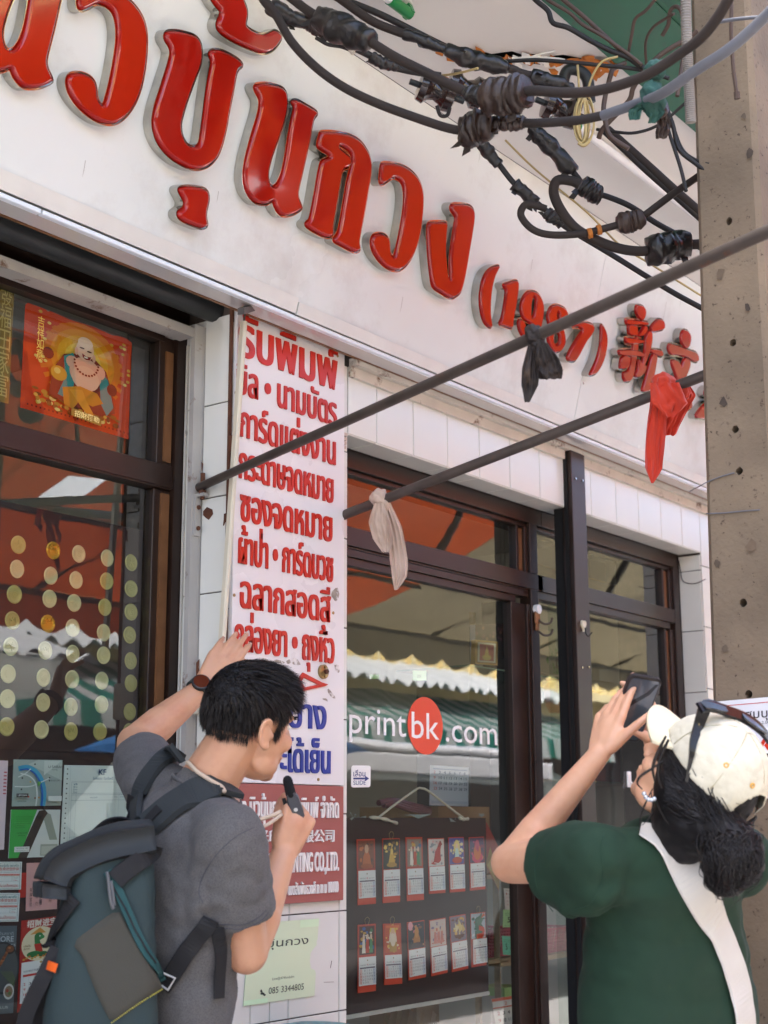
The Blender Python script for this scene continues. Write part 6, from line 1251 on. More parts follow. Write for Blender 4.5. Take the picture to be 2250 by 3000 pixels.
M['pack'] = mat('slate_green_canvas', '#2b3938', .85, var=.10, vscale=12, bump=.3, bscale=380, bdist=.0012)
M['pack2'] = mat('dark_grey_canvas', '#303333', .85, var=.08, vscale=12, bump=.3, bscale=380, bdist=.0012)
M['olive'] = mat('olive_canvas', '#423f35', .88, var=.08, vscale=12, bump=.35, bscale=360, bdist=.0012)
M['teal_web'] = mat('teal_webbing', '#1d4645', .8, var=.1, vscale=20, bump=.3, bscale=300)
M['web'] = mat('black_webbing', '#1a1818', .8, var=.15, vscale=30, bump=.4, bscale=320, bdist=.001)
M['cap'] = mat('cream_cotton_cap', '#d6cdb4', .9, var=.06, vscale=10, bump=.5, bscale=24, bdist=.010)
M['strap'] = mat('off_white_canvas', '#cdc6ba', .9, var=.05, vscale=12, bump=.3, bscale=300, bdist=.001)

def rcone(mb, p0, r0, p1, r1, seg=14, flat=None, fk=1.):
    """tapered capsule; flat: direction squeezed by fk"""
    p0, p1 = Vector(p0), Vector(p1); d = p1-p0; L = d.length
    t = d.normalized() if L > 1e-6 else Vector((0, 0, 1)); a = t.orthogonal().normalized() if flat is None else (Vector(flat)-t*Vector(flat).dot(t)).normalized(); b = t.cross(a)
    rings = []; K = 5
    for i in range(K+1): q = -math.pi/2+math.pi/2*i/K; rings.append((p0+t*(r0*math.sin(q)), max(1e-4, r0*math.cos(q))))
    for i in range(K+1): q = math.pi/2*i/K; rings.append((p1+t*(r1*math.sin(q)), max(1e-4, r1*math.cos(q))))
    vs = []; 
    for c, r in rings:
        for k in range(seg): q = 2*math.pi*k/seg; vs.append(c+a*(r*math.cos(q)*fk)+b*(r*math.sin(q)))
    n = len(rings); fs = [(i*seg+k, i*seg+(k+1) % seg, (i+1)*seg+(k+1) % seg, (i+1)*seg+k) for i in range(n-1) for k in range(seg)]+[tuple(range(seg-1, -1, -1)), tuple((n-1)*seg+k for k in range(seg))]
    mb.add(vs, fs)
def ell(mb, c, ax, ay, az, sub=3):
    bm = bmesh.new(); bmesh.ops.create_icosphere(bm, subdivisions=sub, radius=1); c = Vector(c)
    for v in bm.verts: q = v.co.copy(); v.co = c+ax*q.x+ay*q.y+az*q.z
    mb.bm(bm)
def remesh(mb, voxel, smooth=6, lam=.5, fold=None, soft=2):
    """one continuous surface from overlapping pieces"""
    me = mb.mesh('raw'); o = bpy.data.objects.new('raw', me); COL.objects.link(o)
    m = o.modifiers.new('r', 'REMESH'); m.mode = 'VOXEL'; m.voxel_size = voxel
    bpy.context.view_layer.update()
    ev = bpy.data.meshes.new_from_object(o.evaluated_get(bpy.context.evaluated_depsgraph_get()))
    bpy.data.objects.remove(o); bpy.data.meshes.remove(me)
    n = len(ev.vertices); co = np.empty(n*3); ev.vertices.foreach_get('co', co); co = co.reshape(-1, 3)
    e = np.empty(len(ev.edges)*2, int); ev.edges.foreach_get('vertices', e); e = e.reshape(-1, 2)
    deg = np.zeros(n); np.add.at(deg, e[:, 0], 1); np.add.at(deg, e[:, 1], 1); deg[deg == 0] = 1
    for it in range(smooth):
        for k in ((lam, -lam*1.03) if smooth > 3 else (lam,)):
            s = np.zeros_like(co); np.add.at(s, e[:, 0], co[e[:, 1]]); np.add.at(s, e[:, 1], co[e[:, 0]]); co = co+k*(s/deg[:, None]-co)
    for it in range(soft):
        s = np.zeros_like(co); np.add.at(s, e[:, 0], co[e[:, 1]]); np.add.at(s, e[:, 1], co[e[:, 0]]); co = co+.5*(s/deg[:, None]-co)
    ev.vertices.foreach_set('co', co.ravel()); ev.update()
    if fold:
        nr = np.empty(n*3); ev.vertices.foreach_get('normal', nr); nr = nr.reshape(-1, 3)
        d = np.array([fold(Vector(c)) for c in co]); ev.vertices.foreach_set('co', (co+nr*d[:, None]).ravel()); ev.update()
    return ev
def bvh_of(me): return BVHTree.FromPolygons([v.co.copy() for v in me.vertices], [tuple(p.vertices) for p in me.polygons])
def hit(bvh, u, v, e=.003, d=None):
    r = Vector(ray(u, v)); loc, nr, i, dist = bvh.ray_cast(Vector(CAM), r.normalized())
    if loc is None: return PD(u, v, d or 2.8), -VF
    if nr.dot(r) > 0: nr = -nr
    return loc+nr*e, nr
def ribbon(mb, P, Nn, w_, th=.003, mi=0):
    n = len(P); ws = w_ if isinstance(w_, (list, tuple)) else [w_]*n; vs = []
    for i in range(n):
        t = (P[min(i+1, n-1)]-P[max(i-1, 0)]).normalized(); nn = Nn[i] if isinstance(Nn, list) else Nn
        s = t.cross(nn).normalized(); nn = s.cross(t).normalized(); h = ws[i]/2
        for a, b in ((-h, 0), (-h*.92, th), (h*.92, th), (h, 0)): vs.append(P[i]+s*a+nn*b)
    fs = [(i*4+k, i*4+(k+1) % 4, (i+1)*4+(k+1) % 4, (i+1)*4+k) for i in range(n-1) for k in range(4)]+[(3, 2, 1, 0), tuple((n-1)*4+k for k in range(4))]
    mb.add(vs, fs, mi)
def drape(bvh, px, n=6, e=.003, d=None):
    q = smoothpath([(u, v, 0) for u, v in px], n); H_ = [hit(bvh, p.x, p.y, e, d) for p in q]
    P = [h[0] for h in H_]; N2 = [h[1] for h in H_]
    for _ in range(3):
        P = [P[0]]+[(P[i-1]+P[i]*2+P[i+1])/4 for i in range(1, len(P)-1)]+[P[-1]]; N2 = [N2[0]]+[(N2[i-1]+N2[i]*2+N2[i+1]).normalized() for i in range(1, len(N2)-1)]+[N2[-1]]
    return P, N2
NAILS = []
def nails(lst, par):
    for p, d_, n_, s_ in lst:
        b2 = MB(); ell(b2, p, s_*.0048, d_*.0062, n_*.0014, 2); b2.build('fingernail', M['nail'], par, True)
M['nail'] = mat('fingernail', '#d8a48c', .25, spec=.5)
def hand(mb, W_, d, palm, thumb, curl, sc=1., th_dir=None, th_curl=.25, spread=.05):
    """wrist point, direction to the knuckles, palm normal, direction of the thumb side, curl angles per finger (three joints)"""
    W_ = Vector(W_); d = d.normalized(); palm = (palm-d*palm.dot(d)).normalized(); s = d.cross(palm); s = s if s.dot(thumb) > 0 else -s
    L = [(.041, .025, .020), (.046, .029, .022), (.042, .027, .021), (.033, .020, .018)]; off = [.030, .010, -.011, -.030]; kl = [.088, .091, .087, .079]
    tips = []
    for i in range(4):
        base = W_+s*(off[i]*.55*sc)+d*(.012*sc); kn = W_+s*(off[i]*sc)+d*(kl[i]*sc)
        rcone(mb, base, .0145*sc, kn, .0105*sc, 10)
        p = kn; a = 0; r = [.0095, .0086, .0078, .0070]
        fd = (d+s*(off[i]*spread*20)).normalized()
        for j in range(3):
            a += curl[i][j]; q = p+(fd*math.cos(a)+palm*math.sin(a))*(L[i][j]*sc); k = .9 if i == 3 else 1
            rcone(mb, p, r[j]*sc*k, q, r[j+1]*sc*k, 10); p = q
        tips.append(p); ld = (fd*math.cos(a)+palm*math.sin(a)); up_ = (fd*math.sin(a)-palm*math.cos(a)); NAILS.append((p-ld*.004*sc+up_*(.0062*sc), ld, up_, s))
    rcone(mb, W_+d*.02*sc, .024*sc, W_+d*.062*sc, .026*sc, 12, palm, .62)
    t0 = W_+s*(.020*sc)+d*(.018*sc)+palm*(.006*sc); td = th_dir.normalized() if th_dir else (d*.75+s*.6+palm*.35).normalized()
    p = t0
    for j, (l_, r0, r1) in enumerate(((.044, .0145, .0120), (.033, .0112, .0098), (.026, .0096, .0078))):
        q = p+td*l_*sc; rcone(mb, p, r0*sc, q, r1*sc, 10); p = q; td = (td*math.cos(th_curl)+(-s*.5+palm*.5)*math.sin(th_curl)).normalized()
    return tips
class Head:
    def __init__(s, c, fd, up):
        s.c = Vector(c); s.y = fd.normalized(); s.z = (up-s.y*up.dot(s.y)).normalized(); s.x = s.y.cross(s.z)
    def p(s, x, y, z): return s.c+s.x*x+s.y*y+s.z*z
    def ell(s, mb, c, r, sub=3): ell(mb, s.p(*c), s.x*r[0], s.y*r[1], s.z*r[2], sub)
    def build(s, mb, k=1.):
        E_ = lambda c, r, sub=3: s.ell(mb, tuple(a*k for a in c), tuple(a*k for a in r), sub)
        E_((0, -.012, .03), (.075, .096, .088), 4); E_((0, .028, -.03), (.062, .062, .085), 4); E_((0, .040, -.082), (.048, .046, .036)); E_((0, .070, -.104), (.021, .018, .017))
        for m in (-1, 1):
            E_((m*.044, .058, -.030), (.021, .024, .022)); rcone(mb, s.p(m*.012*k, .086*k, .018*k), .009*k, s.p(m*.046*k, .066*k, .020*k), .009*k)
            E_((m*.012, .098, -.040), (.009, .010, .007)); E_((m*.048, .025, -.078), (.014, .03, .022))
            # ear: shell, rim and lobe
            E_((m*.076, -.018, -.012), (.006, .017, .029)); E_((m*.078, -.012, -.036), (.006, .009, .011))
            for a in range(9):
                t0, t1 = -1.1+a*.42, -1.1+(a+1)*.42; f = lambda t: s.p(m*.083*k, (-.020-.017*math.sin(t+.5))*k, (-.010+.028*math.cos(t+.35))*k); rcone(mb, f(t0), .0042*k, f(t1), .0042*k, 8)
            E_((m*.077, .0, -.014), (.005, .005, .008))
        rcone(mb, s.p(0, .090*k, .004*k), .008*k, s.p(0, .110*k, -.034*k), .0125*k)
        E_((0, .088, -.066), (.024, .012, .0062)); E_((0, .086, -.078), (.020, .012, .0072))
def blades(mb, roots, width, seg=3):
    """roots: (point, direction, length, bend vector) -> tapering hair blades"""
    for p, d, L, b in roots:
        s = d.cross(Vector((random.uniform(-1, 1), random.uniform(-1, 1), random.uniform(-1, 1)))).normalized(); vs = []
        for i in range(seg+1):
            t = i/seg; q = p+d*(L*t)+b*(L*t*t); w_ = width*(1-t)**.7*.5
            vs += ([q-s*w_, q+s*w_] if i < seg else [q])
        fs = [(2*i, 2*i+1, 2*i+3, 2*i+2) for i in range(seg-1)]+[(2*seg-2, 2*seg-1, 2*seg)]
        mb.add(vs, fs)

# ================================================================== the man
PM = empty('person', tuple(PD(520, 3000, 2.85)*Vector((1, 1, 0)) if False else Vector((PD(500, 3000, 2.85).x, PD(500, 3000, 2.85).y, 0))), 'person in a grey shirt leaning on the pillar and speaking into a small microphone', 'person')
HC = PD(730, 2112, 2.95); HM = Head(HC, vv(.70, -.18, .70), vv(.20, .97, .05))
SL, SR = PD(452, 2305, 3.05), PD(672, 2468, 2.75); RV = (SR-SL).normalized(); UPW = Vector((0, 0, 1)); RVh = Vector((RV.x, RV.y, 0)).normalized(); FB = UPW.cross(RVh).normalized()
NB = PD(606, 2300, 2.93); CH = PD(545, 2560, 2.87); WA = PD(520, 2880, 2.85); PEL = PD(505, 3120, 2.85)
EL, WLp = PD(396, 2178, 3.31), PD(598, 2014, 3.46)
ER, WRp = PD(722, 2788, 2.80), PD(832, 2500, 2.92)
def torso(mb, g):
    ax = lambda a, b, c: (RV*a, FB*b, UPW*c)
    ell(mb, CH+FB*.005, RV*(.165+g), FB*(.105+g), UPW*(.17+g), 4); ell(mb, (SL+SR)/2-UPW*.045, RV*(.175+g), FB*(.085+g), UPW*(.075+g), 4)
    ell(mb, WA, RVh*(.142+g), FB*(.100+g), UPW*(.19+g), 4); ell(mb, PEL, RVh*(.160+g), FB*(.115+g), UPW*(.14+g), 4); ell(mb, (CH+WA)/2, RVh*(.150+g), FB*(.103+g), UPW*(.16+g), 4)
    rcone(mb, SL, .056+g, NB-UPW*.05, .06+g); rcone(mb, SR, .058+g, NB-UPW*.06, .06+g)
body = MB(); HM.build(body); torso(body, -.014)
rcone(body, HM.p(0, -.03, -.045), .054, NB, .060); rcone(body, NB, .060, NB-UPW*.06, .075)
rcone(body, SL, .05, EL, .043); rcone(body, EL, .041, EL.lerp(WLp, .35), .041); rcone(body, EL.lerp(WLp, .3), .0415, WLp, .026)
rcone(body, SR, .052, ER, .043); rcone(body, ER, .041, ER.lerp(WRp, .35), .0425); rcone(body, ER.lerp(WRp, .3), .0425, WRp, .026, 14, VF, .85)
KL = PD(668, 1912, 3.50); hand(body, WLp, KL-WLp, vv(.20, .30, 1), vv(.9, -.4, 0), [(.25, .40, .25), (.20, .35, .25), (.22, .4, .3), (.3, .45, .3)], 1.0, vv(.75, .45, .35), .3, .03)
KR = PD(893, 2345, 2.955); tipsR = hand(body, WRp, KR-WRp, vv(-.45, -.1, 1), vv(-.8, .5, 0), [(1.0, 1.4, .9), (1.15, 1.45, .9), (1.25, 1.45, .9), (1.3, 1.4, .9)], 1.0, vv(.05, .92, .32), .55, .0)
FL_, FR_ = Vector((PEL.x, PEL.y, 0))-RVh*.11+FB*.06, Vector((PEL.x, PEL.y, 0))+RVh*.10-FB*.05
def legs(mb, g):
    for sgn, ft in ((-1, FL_), (1, FR_)):
        hp = PEL+RVh*(sgn*.09)-UPW*.05; kn = hp.lerp(ft+UPW*.08, .5)+FB*.03; rcone(mb, hp, .085+g, kn, .056+g); rcone(mb, kn, .055+g, ft+UPW*.09, .038+g)
legs(body, -.012)
for ft in (FL_, FR_): rcone(body, ft+UPW*.05, .035, ft+FB*.12+UPW*.035, .03)
nails(NAILS[:4], PM); NAILS.clear()
bme = remesh(body, .0042, 4); link('body', bme, M['skin'], PM, True)
# shirt
def sleeve(mb, a, b, t, r0, r1): rcone(mb, a, r0, a.lerp(b, t), r1)
sh = MB(); torso(sh, .004); 
SLe = SL.lerp(EL, .62); SRe = SR.lerp(ER, .66)
def opencone(mb, a, b, r0, r1, seg=26, inner=.013):
    """sleeve: open at its end with a turned hem"""
    t = (b-a).normalized(); u_ = t.orthogonal().normalized(); w_ = t.cross(u_); vs = []
    R_ = [(a, r0*.5), (a, r0), (b, r1), (b+t*.002, r1-.001), (b, r1-inner), (a.lerp(b, .72), r1-inner)]
    for c, r in R_: vs += [c+u_*(r*math.cos(2*math.pi*k/seg))+w_*(r*math.sin(2*math.pi*k/seg)) for k in range(seg)]
    n = len(R_); mb.add(vs, [(i*seg+k, i*seg+(k+1) % seg, (i+1)*seg+(k+1) % seg, (i+1)*seg+k) for i in range(n-1) for k in range(seg)]+[tuple(range(seg-1, -1, -1)), tuple((n-1)*seg+k for k in range(seg))])
rcone(sh, SL, .068, SL.lerp(SLe, .5), .066); opencone(sh, SL, SLe, .066, .066); rcone(sh, SR, .072, SR.lerp(SRe, .5), .070); opencone(sh, SR, SRe, .071, .073)
rcone(sh, SR-UPW*.03, .06, SR.lerp(CH, .3)-UPW*.05, .07); rcone(sh, NB-UPW*.018-FB*.014, .064, NB-UPW*.08, .088)
def crease(p, segs):
    s = 0
    for a, b, A, w_ in segs:
        ab = b-a; t = max(0, min(1, (p-a).dot(ab)/ab.length_squared)); d = (p-(a+ab*t)).length; f = (1-.75*t)*A
        s += -f*math.exp(-(d/w_)**2)+.6*f*math.exp(-((d-w_*1.9)/w_)**2)
    return s
def segs_px(L_, d): return [(PD(*a, d+da), PD(*b, d+db), A, w_) for a, b, A, w_, da, db in L_]
CRM = segs_px([((600,2650),(700,2560),.010,.013,-.1,-.15),((600,2650),(640,2500),.008,.013,-.1,-.1),((590,2660),(690,2690),.008,.013,-.1,-.2),((560,2700),(520,2900),.007,.015,-.08,-.08),((620,2720),(600,2900),.007,.016,-.08,-.08),((600,2960),(660,2860),.007,.014,-.08,-.08),((440,2300),(500,2380),.008,.012,-.05,-.05),((400,2260),(440,2340),.008,.012,0,0),((720,2650),(760,2740),.006,.011,-.2,-.15)], 2.85)
def foldM(p):
    q = Vector((p.x*9, p.y*9, p.z*4)); d1 = min((p-SRe).length, (p-(SR-UPW*.12)).length)
    k = 1.+1.1*math.exp(-(d1/.12)**2)
    return (.0055*noise.noise(q)+.0035*abs(noise.noise(Vector((p.x*14+p.z*10, p.y*14, p.z*16-p.x*8))))+.0018*noise.noise(p*45))*k+crease(p, CRM)
shm = remesh(sh, .0055, 3, fold=foldM, soft=9); shb = bvh_of(shm); link('t_shirt', shm, M['tee'], PM, True)
def seam(bvh, px, name, par, m, d, f=lambda x, y: (x, y), r=.0008):
    P, _n = drape(bvh, [f(*p) for p in px], 8, .0006, d); b2 = MB(); b2.tube(P, r, 6); return b2.build(name, m, par, True)
M['seam'] = mat('dark_seam_thread', '#46464c', .95)  # sleeve seam and hem thread, darker than the shirt cloth
for px in ([(1440, 465), (1330, 520), (1220, 620), (1140, 740), (1105, 850), (1130, 925)], [(1130, 1090), (1250, 1078), (1380, 1080), (1480, 1030), (1525, 985)], [(1135, 1065), (1250, 1054), (1375, 1056), (1470, 1008), (1512, 965)]): seam(shb, px, 'seam', PM, M['seam'], 2.7, k5 if 'k5' in globals() else RG(50, 2200, .48222))
mb = MB(); cn = [NB-UPW*.008+(RV*math.cos(t)*.070+FB*math.sin(t)*.068+UPW*(-.020*math.sin(t))) for t in np.linspace(0, 2*math.pi, 40)]
mb.tube(cn, .0045, 8); mb.build('collar', M['tee'], PM, True)
mb = MB(); legs(mb, .006); ell(mb, PEL-UPW*.02, RVh*.166, FB*.125, UPW*.10, 4); link('trousers', remesh(mb, .012, 4), M['denim'], PM, True)
for ft in (FL_, FR_):
    mb = MB(); rcone(mb, ft+UPW*.045-FB*.04, .043, ft+FB*.16+UPW*.038, .038); rcone(mb, ft+UPW*.07, .045, ft+UPW*.05, .046); link('shoe', remesh(mb, .008, 3), M['shoe'], PM, True)
# hair
def hair_mask(x, y, z):
    if y > .055: lim = .062-.02*abs(x)/.06
    elif y > .030: lim = .062-(.055-y)/.025*.062
    elif y > .012: lim = -.018
    elif y > -.022: lim = .020
    elif y > -.05: lim = .020-( -.022-y)/.028*.075
    else: lim = -.058
    return z > lim
random.seed(11); mb = MB(); base = MB(); roots = []
for i in range(34000):
    z = random.uniform(-1, 1); a = random.uniform(0, 2*math.pi); r = math.sqrt(1-z*z); n_ = Vector((r*math.cos(a), r*math.sin(a), z))
    q = Vector((n_.x*.0785, -.012+n_.y*.100, .03+n_.z*.0925))
    if q.z < -.02: q = Vector((n_.x*.070, max(-.082, q.y*.93), q.z-.004))
    if not hair_mask(q.x, q.y, q.z): continue
    top = max(0, min(1, (q.z-.02)/.08)); front = max(0, q.y/.09)
    nw = (HM.x*n_.x+HM.y*n_.y+HM.z*n_.z); comb = HM.y*(.75*top+.2)+HM.x*(.25*top)-HM.z*(.9*(1-top))
    d = (nw*(.22+.42*front*top)+comb*.95+Vector((random.gauss(0, .10), random.gauss(0, .10), random.gauss(0, .10)))).normalized()
    L = (.013+.020*top+.018*front*top)*random.uniform(.75, 1.2); roots.append((HM.p(*q), d, L, -HM.z*.28+comb*.1))
blades(mb, roots, .0011)
M['hair_strand'] = mat('hair_strand', '#17110f', .40, var=.3, vscale=60, spec=.4)
mb.mi = [1]*len(mb.mi)
bm = bmesh.new(); bmesh.ops.create_icosphere(bm, subdivisions=5, radius=1); bmesh.ops.transform(bm, verts=bm.verts, matrix=Matrix.Identity(4))
for v in bm.verts:
    n_ = v.co.copy(); q = Vector((n_.x*.0772, -.012+n_.y*.0985, .03+n_.z*.0908)); 
    if q.z < -.02: q.x *= .92; q.y = max(-.086, q.y*.95)
    v.co = q
bmesh.ops.delete(bm, geom=[f for f in bm.faces if not all(hair_mask(*v.co) for v in f.verts)], context='FACES')
for v in bm.verts: q = v.co.copy(); k = 1+.02*noise.noise(q*55); v.co = HM.p(q.x*k, q.y*k, q.z*k)
mb.bm(bm); mb.build('hair', [M['hair'], M['hair_strand']], PM, True)
# eyes and brows
for m in (-1, 1):
    e_ = MB(); HM.ell(e_, (m*.030, .074, .0), (.0105, .009, .007)); e_.build('eye', mat('eye_white', '#e8e2da', .2), PM, True)
mb = MB(); blades(mb, [(HM.p(m*random.uniform(.016, .048), .089-.02*random.random(), .020+random.uniform(-.002, .004)), (HM.x*m*.8+HM.z*.2+HM.y*.1).normalized(), .009, Vector()) for m in (-1, 1) for _ in range(120)], .0015); mb.build('eyebrows', M['hair'], PM)
# wristwatch
wd = (WLp-EL).normalized(); wc = EL.lerp(WLp, .93); a_ = (VF*-.9+VU*.25-VR*.2); a_ = (a_-wd*a_.dot(wd)).normalized(); b_ = wd.cross(a_)
mb = MB(); T_ = [wc+(a_*math.cos(t)*.0295+b_*math.sin(t)*.0315) for t in np.linspace(0, 2*math.pi, 33)]
ribbon(mb, T_, [(p-wc).normalized() for p in T_], .021, .003); wo = mb.build('wristwatch', mat('grey_green_strap', '#3d423c', .7), PM, ang=40)
mb = MB(); mb.tube([wc+a_*.029, wc+a_*.037, wc+a_*.0385], [.0215, .0215, .0195], 28); mb.build('watch_case', M['dark_steel'], wo, ang=40)
mb = MB(); mb.tube([wc+a_*.0386, wc+a_*.0392], [.0185, .018], 28); mb.build('watch_face', mat('dark_red_watch_face', '#5a2414', .12), wo, ang=40)
# lanyard cord round the neck to the hand
P1 = drape(shb, [(548, 2238), (575, 2268), (610, 2292), (640, 2318), (656, 2338)], 6, .013, 2.9)[0]
mb = MB(); mb.tube(P1, .0042, 8); mb.tube(wire_path([(690,2385),(715,2398),(750,2402),(790,2392),(822,2378)], 2.84, 2.92), .0042, 8); mb.tube(wire_path([(745,2430),(775,2420),(800,2405),(825,2386)], 2.84, 2.92), .0038, 8)
mb.build('lanyard', mat('beige_cord', '#cbb59c', .8, bump=.3, bscale=300), PM, True)
# microphone
mo = empty('microphone', tuple(PD(862, 2350, 2.925)), 'small black microphone with a foam head held by the person in grey', 'microphone')
m0, m1, m2 = PD(840, 2276, 2.93), PD(852, 2326, 2.93), PD(888, 2424, 2.955)
mb = MB(); rcone(mb, m0+(m1-m0)*.2, .0100, m1, .0108, 20); fm = remesh(mb, .0022, 2, fold=lambda p: .0006*noise.noise(p*700)); link('foam_head', fm, mat('black_foam', '#0e0d0d', .95, bump=.6, bscale=900, bdist=.001), mo, True)
t_ = (m2-m1).normalized(); mb = MB(); s_ = t_.cross(VF).normalized(); n_ = s_.cross(t_)
Q = [m1-t_*.004, m1+t_*.012, m2]; vs = []
for q, (a, b) in zip(Q, ((.0085, .008), (.0125, .011), (.0122, .011))): vs += [q+s_*(a*x)+n_*(b*y) for x, y in ((-1, -.6), (-.7, -1), (.7, -1), (1, -.6), (1, .6), (.7, 1), (-.7, 1), (-1, .6))]
mb.add(vs, [tuple(range(7, -1, -1)), tuple(range(16, 24))]+[(i*8+k, i*8+(k+1) % 8, (i+1)*8+(k+1) % 8, (i+1)*8+k) for i in range(2) for k in range(8)]); mb.build('handle', mat('dark_grey_plastic', '#4a4a4c', .35), mo, ang=30)
mb = MB(); q = m1.lerp(m2, .38)-n_*.0122*(1 if n_.dot(VF) > 0 else -1)
mb.tube([q, q-n_*.001*(1 if n_.dot(VF) > 0 else -1)], .0042, 14); mb.build('button', M['trim'], mo, ang=30)
mb = MB(); ribbon(mb, [m1-s_*.0165+t_*.004, m1-s_*.018+t_*.03, m1-s_*.017+t_*.06], -VF, .008, .003); mb.build('clip', M['web'], mo)

# ------------------------------------------------------------------ backpack
k5 = RG(50, 2200, .48222)
PK = empty('backpack', tuple(PD(290, 2800, 2.75)), 'slate green backpack with an olive side pocket, worn by the person in grey', 'backpack')
XW = (Vector((VR.x, VR.y, 0))*.26-Vector((VF.x, VF.y, 0)).normalized()*.965).normalized(); YD = UPW.cross(XW)
if YD.dot(VR) > 0: YD = -YD
AX = (UPW+YD*.04).normalized(); c0 = PD(462, 2720, 2.64); BO = c0-XW*.125+YD*.092; BO = Vector((BO.x, BO.y, 1.105))
def bp(x, y, z): return BO+XW*x+YD*y+AX*z
def pack_sec(z):                                                      # half width, half depth, depth shift by height
    t = (z+.30)/.56; return .126-.020*max(0, t-.6)/.4-.012*max(0, .15-t)/.15, .104-.034*max(0, t-.5)/.5, .0-.026*max(0, t-.5)/.5
mb = MB(); zs = np.linspace(-.30, .26, 26); SEG = 40; vs = []
for z in zs:
    a, b, sh_ = pack_sec(z); 
    for k in range(SEG):
        t = 2*math.pi*k/SEG; c, s = math.cos(t), math.sin(t); e_ = .42
        x = a*math.copysign(abs(c)**e_, c); y = sh_+b*math.copysign(abs(s)**e_, s); p = bp(x, y, z)
        vs.append(p+(XW*c+YD*s)*(.007*noise.noise(p*9)+.004*noise.noise(Vector((p.x*16, p.y*16, p.z*30)))))
n = len(zs); mb.add(vs, [(i*SEG+k, i*SEG+(k+1) % SEG, (i+1)*SEG+(k+1) % SEG, (i+1)*SEG+k) for i in range(n-1) for k in range(SEG)]+[tuple(range(SEG-1, -1, -1)), tuple((n-1)*SEG+k for k in range(SEG))])
bodym = mb.mesh('pack'); pkb = bvh_of(bodym); link('main_body', bodym, M['pack'], PK, True)
# folded top: a thick flap sloping outwards and down from the back panel
prof_ = smoothpath([(-.095, .292, 0), (-.03, .285, 0), (.04, .258, 0), (.072, .240, 0), (.085, .215, 0), (.086, .188, 0)], 5); vs = []; nf = len(prof_); NX = 14
for i in range(nf):
    t_ = (prof_[min(i+1, nf-1)]-prof_[max(i-1, 0)]).normalized(); nn = Vector((t_.y, -t_.x, 0)); nn = nn if nn.y > -.2 else -nn
    for j in range(NX+1):
        x = -.118+.236*j/NX; ed = 1-.35*(abs(j/NX-.5)*2)**6
        for sg in (1, -1):
            q = prof_[i]+nn*(.033*sg*ed); p = bp(x, q.x, q.y-.020); vs.append(p+AX*(.007*noise.noise(p*11)))
K2 = (NX+1)*2; f = []
for i in range(nf-1):
    for j in range(NX):
        for sg in (0, 1): q = (i*K2+j*2+sg, i*K2+(j+1)*2+sg, (i+1)*K2+(j+1)*2+sg, (i+1)*K2+j*2+sg); f.append(q if sg else q[::-1])
    for j in (0, NX): f.append((i*K2+j*2, i*K2+j*2+1, (i+1)*K2+j*2+1, (i+1)*K2+j*2))
for i in (0, nf-1):
    for j in range(NX): f.append((i*K2+j*2, i*K2+j*2+1, i*K2+(j+1)*2+1, i*K2+(j+1)*2))
mb = MB(); mb.add(vs, f); mb.build('roll_top', M['pack2'], PK, True)
def patch(px, m, name, e=.003, n=10):
    """a panel of cloth cut to an outline and laid on the pack"""
    P2 = chaikin([Vector((*k5(*p), 0)) for p in px], 1); cx = sum((p for p in P2), Vector())/len(P2); b2 = MB(); rings = []
    for j in range(n+1):
        s = 1-j/n*.999; rings.append([hit(pkb, (cx+(p-cx)*s).x, (cx+(p-cx)*s).y, e if s < .985 else e*.2, 2.7)[0] for p in P2])
    k = len(P2); vs = [q for r in rings for q in r]
    b2.add(vs, [(j*k+i, j*k+(i+1) % k, (j+1)*k+(i+1) % k, (j+1)*k+i) for j in range(n) for i in range(k)]); return b2.build(name, m, PK, True)
patch([(330, 1170), (470, 1060), (610, 960), (660, 1040), (760, 1220), (880, 1420), (880, 1450), (720, 1560), (575, 1655), (520, 1560), (440, 1370), (400, 1250)], M['olive'], 'side_pocket', .006)
def strap_on(bvh, px, w_, m, name, par, e=.004, th=.003, d=2.7, f=k5, n=6):
    P, N3 = drape(bvh, [f(*p) for p in px], n, e, d); b2 = MB(); ribbon(b2, P, N3, w_, th); return b2.build(name, m, par)
strap_on(pkb, [(545, 730), (610, 850), (680, 1010), (750, 1170), (840, 1330), (880, 1400)], .018, M['teal_web'], 'zip_strip', PK, .007, .002)
strap_on(pkb, [(560, 800), (640, 930), (700, 1060), (760, 1180), (820, 1290)], .003, M['web'], 'zip', PK, .0098, .001)
mb = MB(); P = [hit(pkb, *k5(x, y), .016, 2.7)[0] for x, y in ((535, 735), (545, 790), (552, 860), (565, 920), (578, 965))]; mb.tube(smoothpath(P, 5), .0032, 8); P = [hit(pkb, *k5(x, y), .014, 2.7)[0] for x, y in ((560, 790), (572, 860), (585, 940))]; mb.tube(smoothpath(P, 5), .003, 8); mb.build('zip_cord', mat('grey_cord', '#5c5c5c', .5), PK, True)
strap_on(pkb, [(590, 790), (660, 725), (740, 665), (830, 600)], .036, M['web'], 'compression_strap', PK, .011, .003)
strap_on(pkb, [(360, 890), (300, 1000), (250, 1090), (190, 1190)], .03, M['web'], 'compression_strap', PK, .008, .003)
mb = MB(); ribbon(mb, smoothpath([PD(*k5(250, 1200), 2.62), PD(*k5(150, 1400), 2.6), PD(*k5(70, 1570), 2.6), PD(*k5(40, 1680), 2.6)], 6), -VF, .030, .003); mb.build('hanging_strap', M['web'], PK)
mb = MB(); ribbon(mb, smoothpath([PD(*k5(175, 1380), 2.63), PD(*k5(165, 1500), 2.63), PD(*k5(130, 1640), 2.63), PD(*k5(80, 1700), 2.63)], 6), -VF, .028, .003); mb.build('hanging_strap', M['web'], PK)
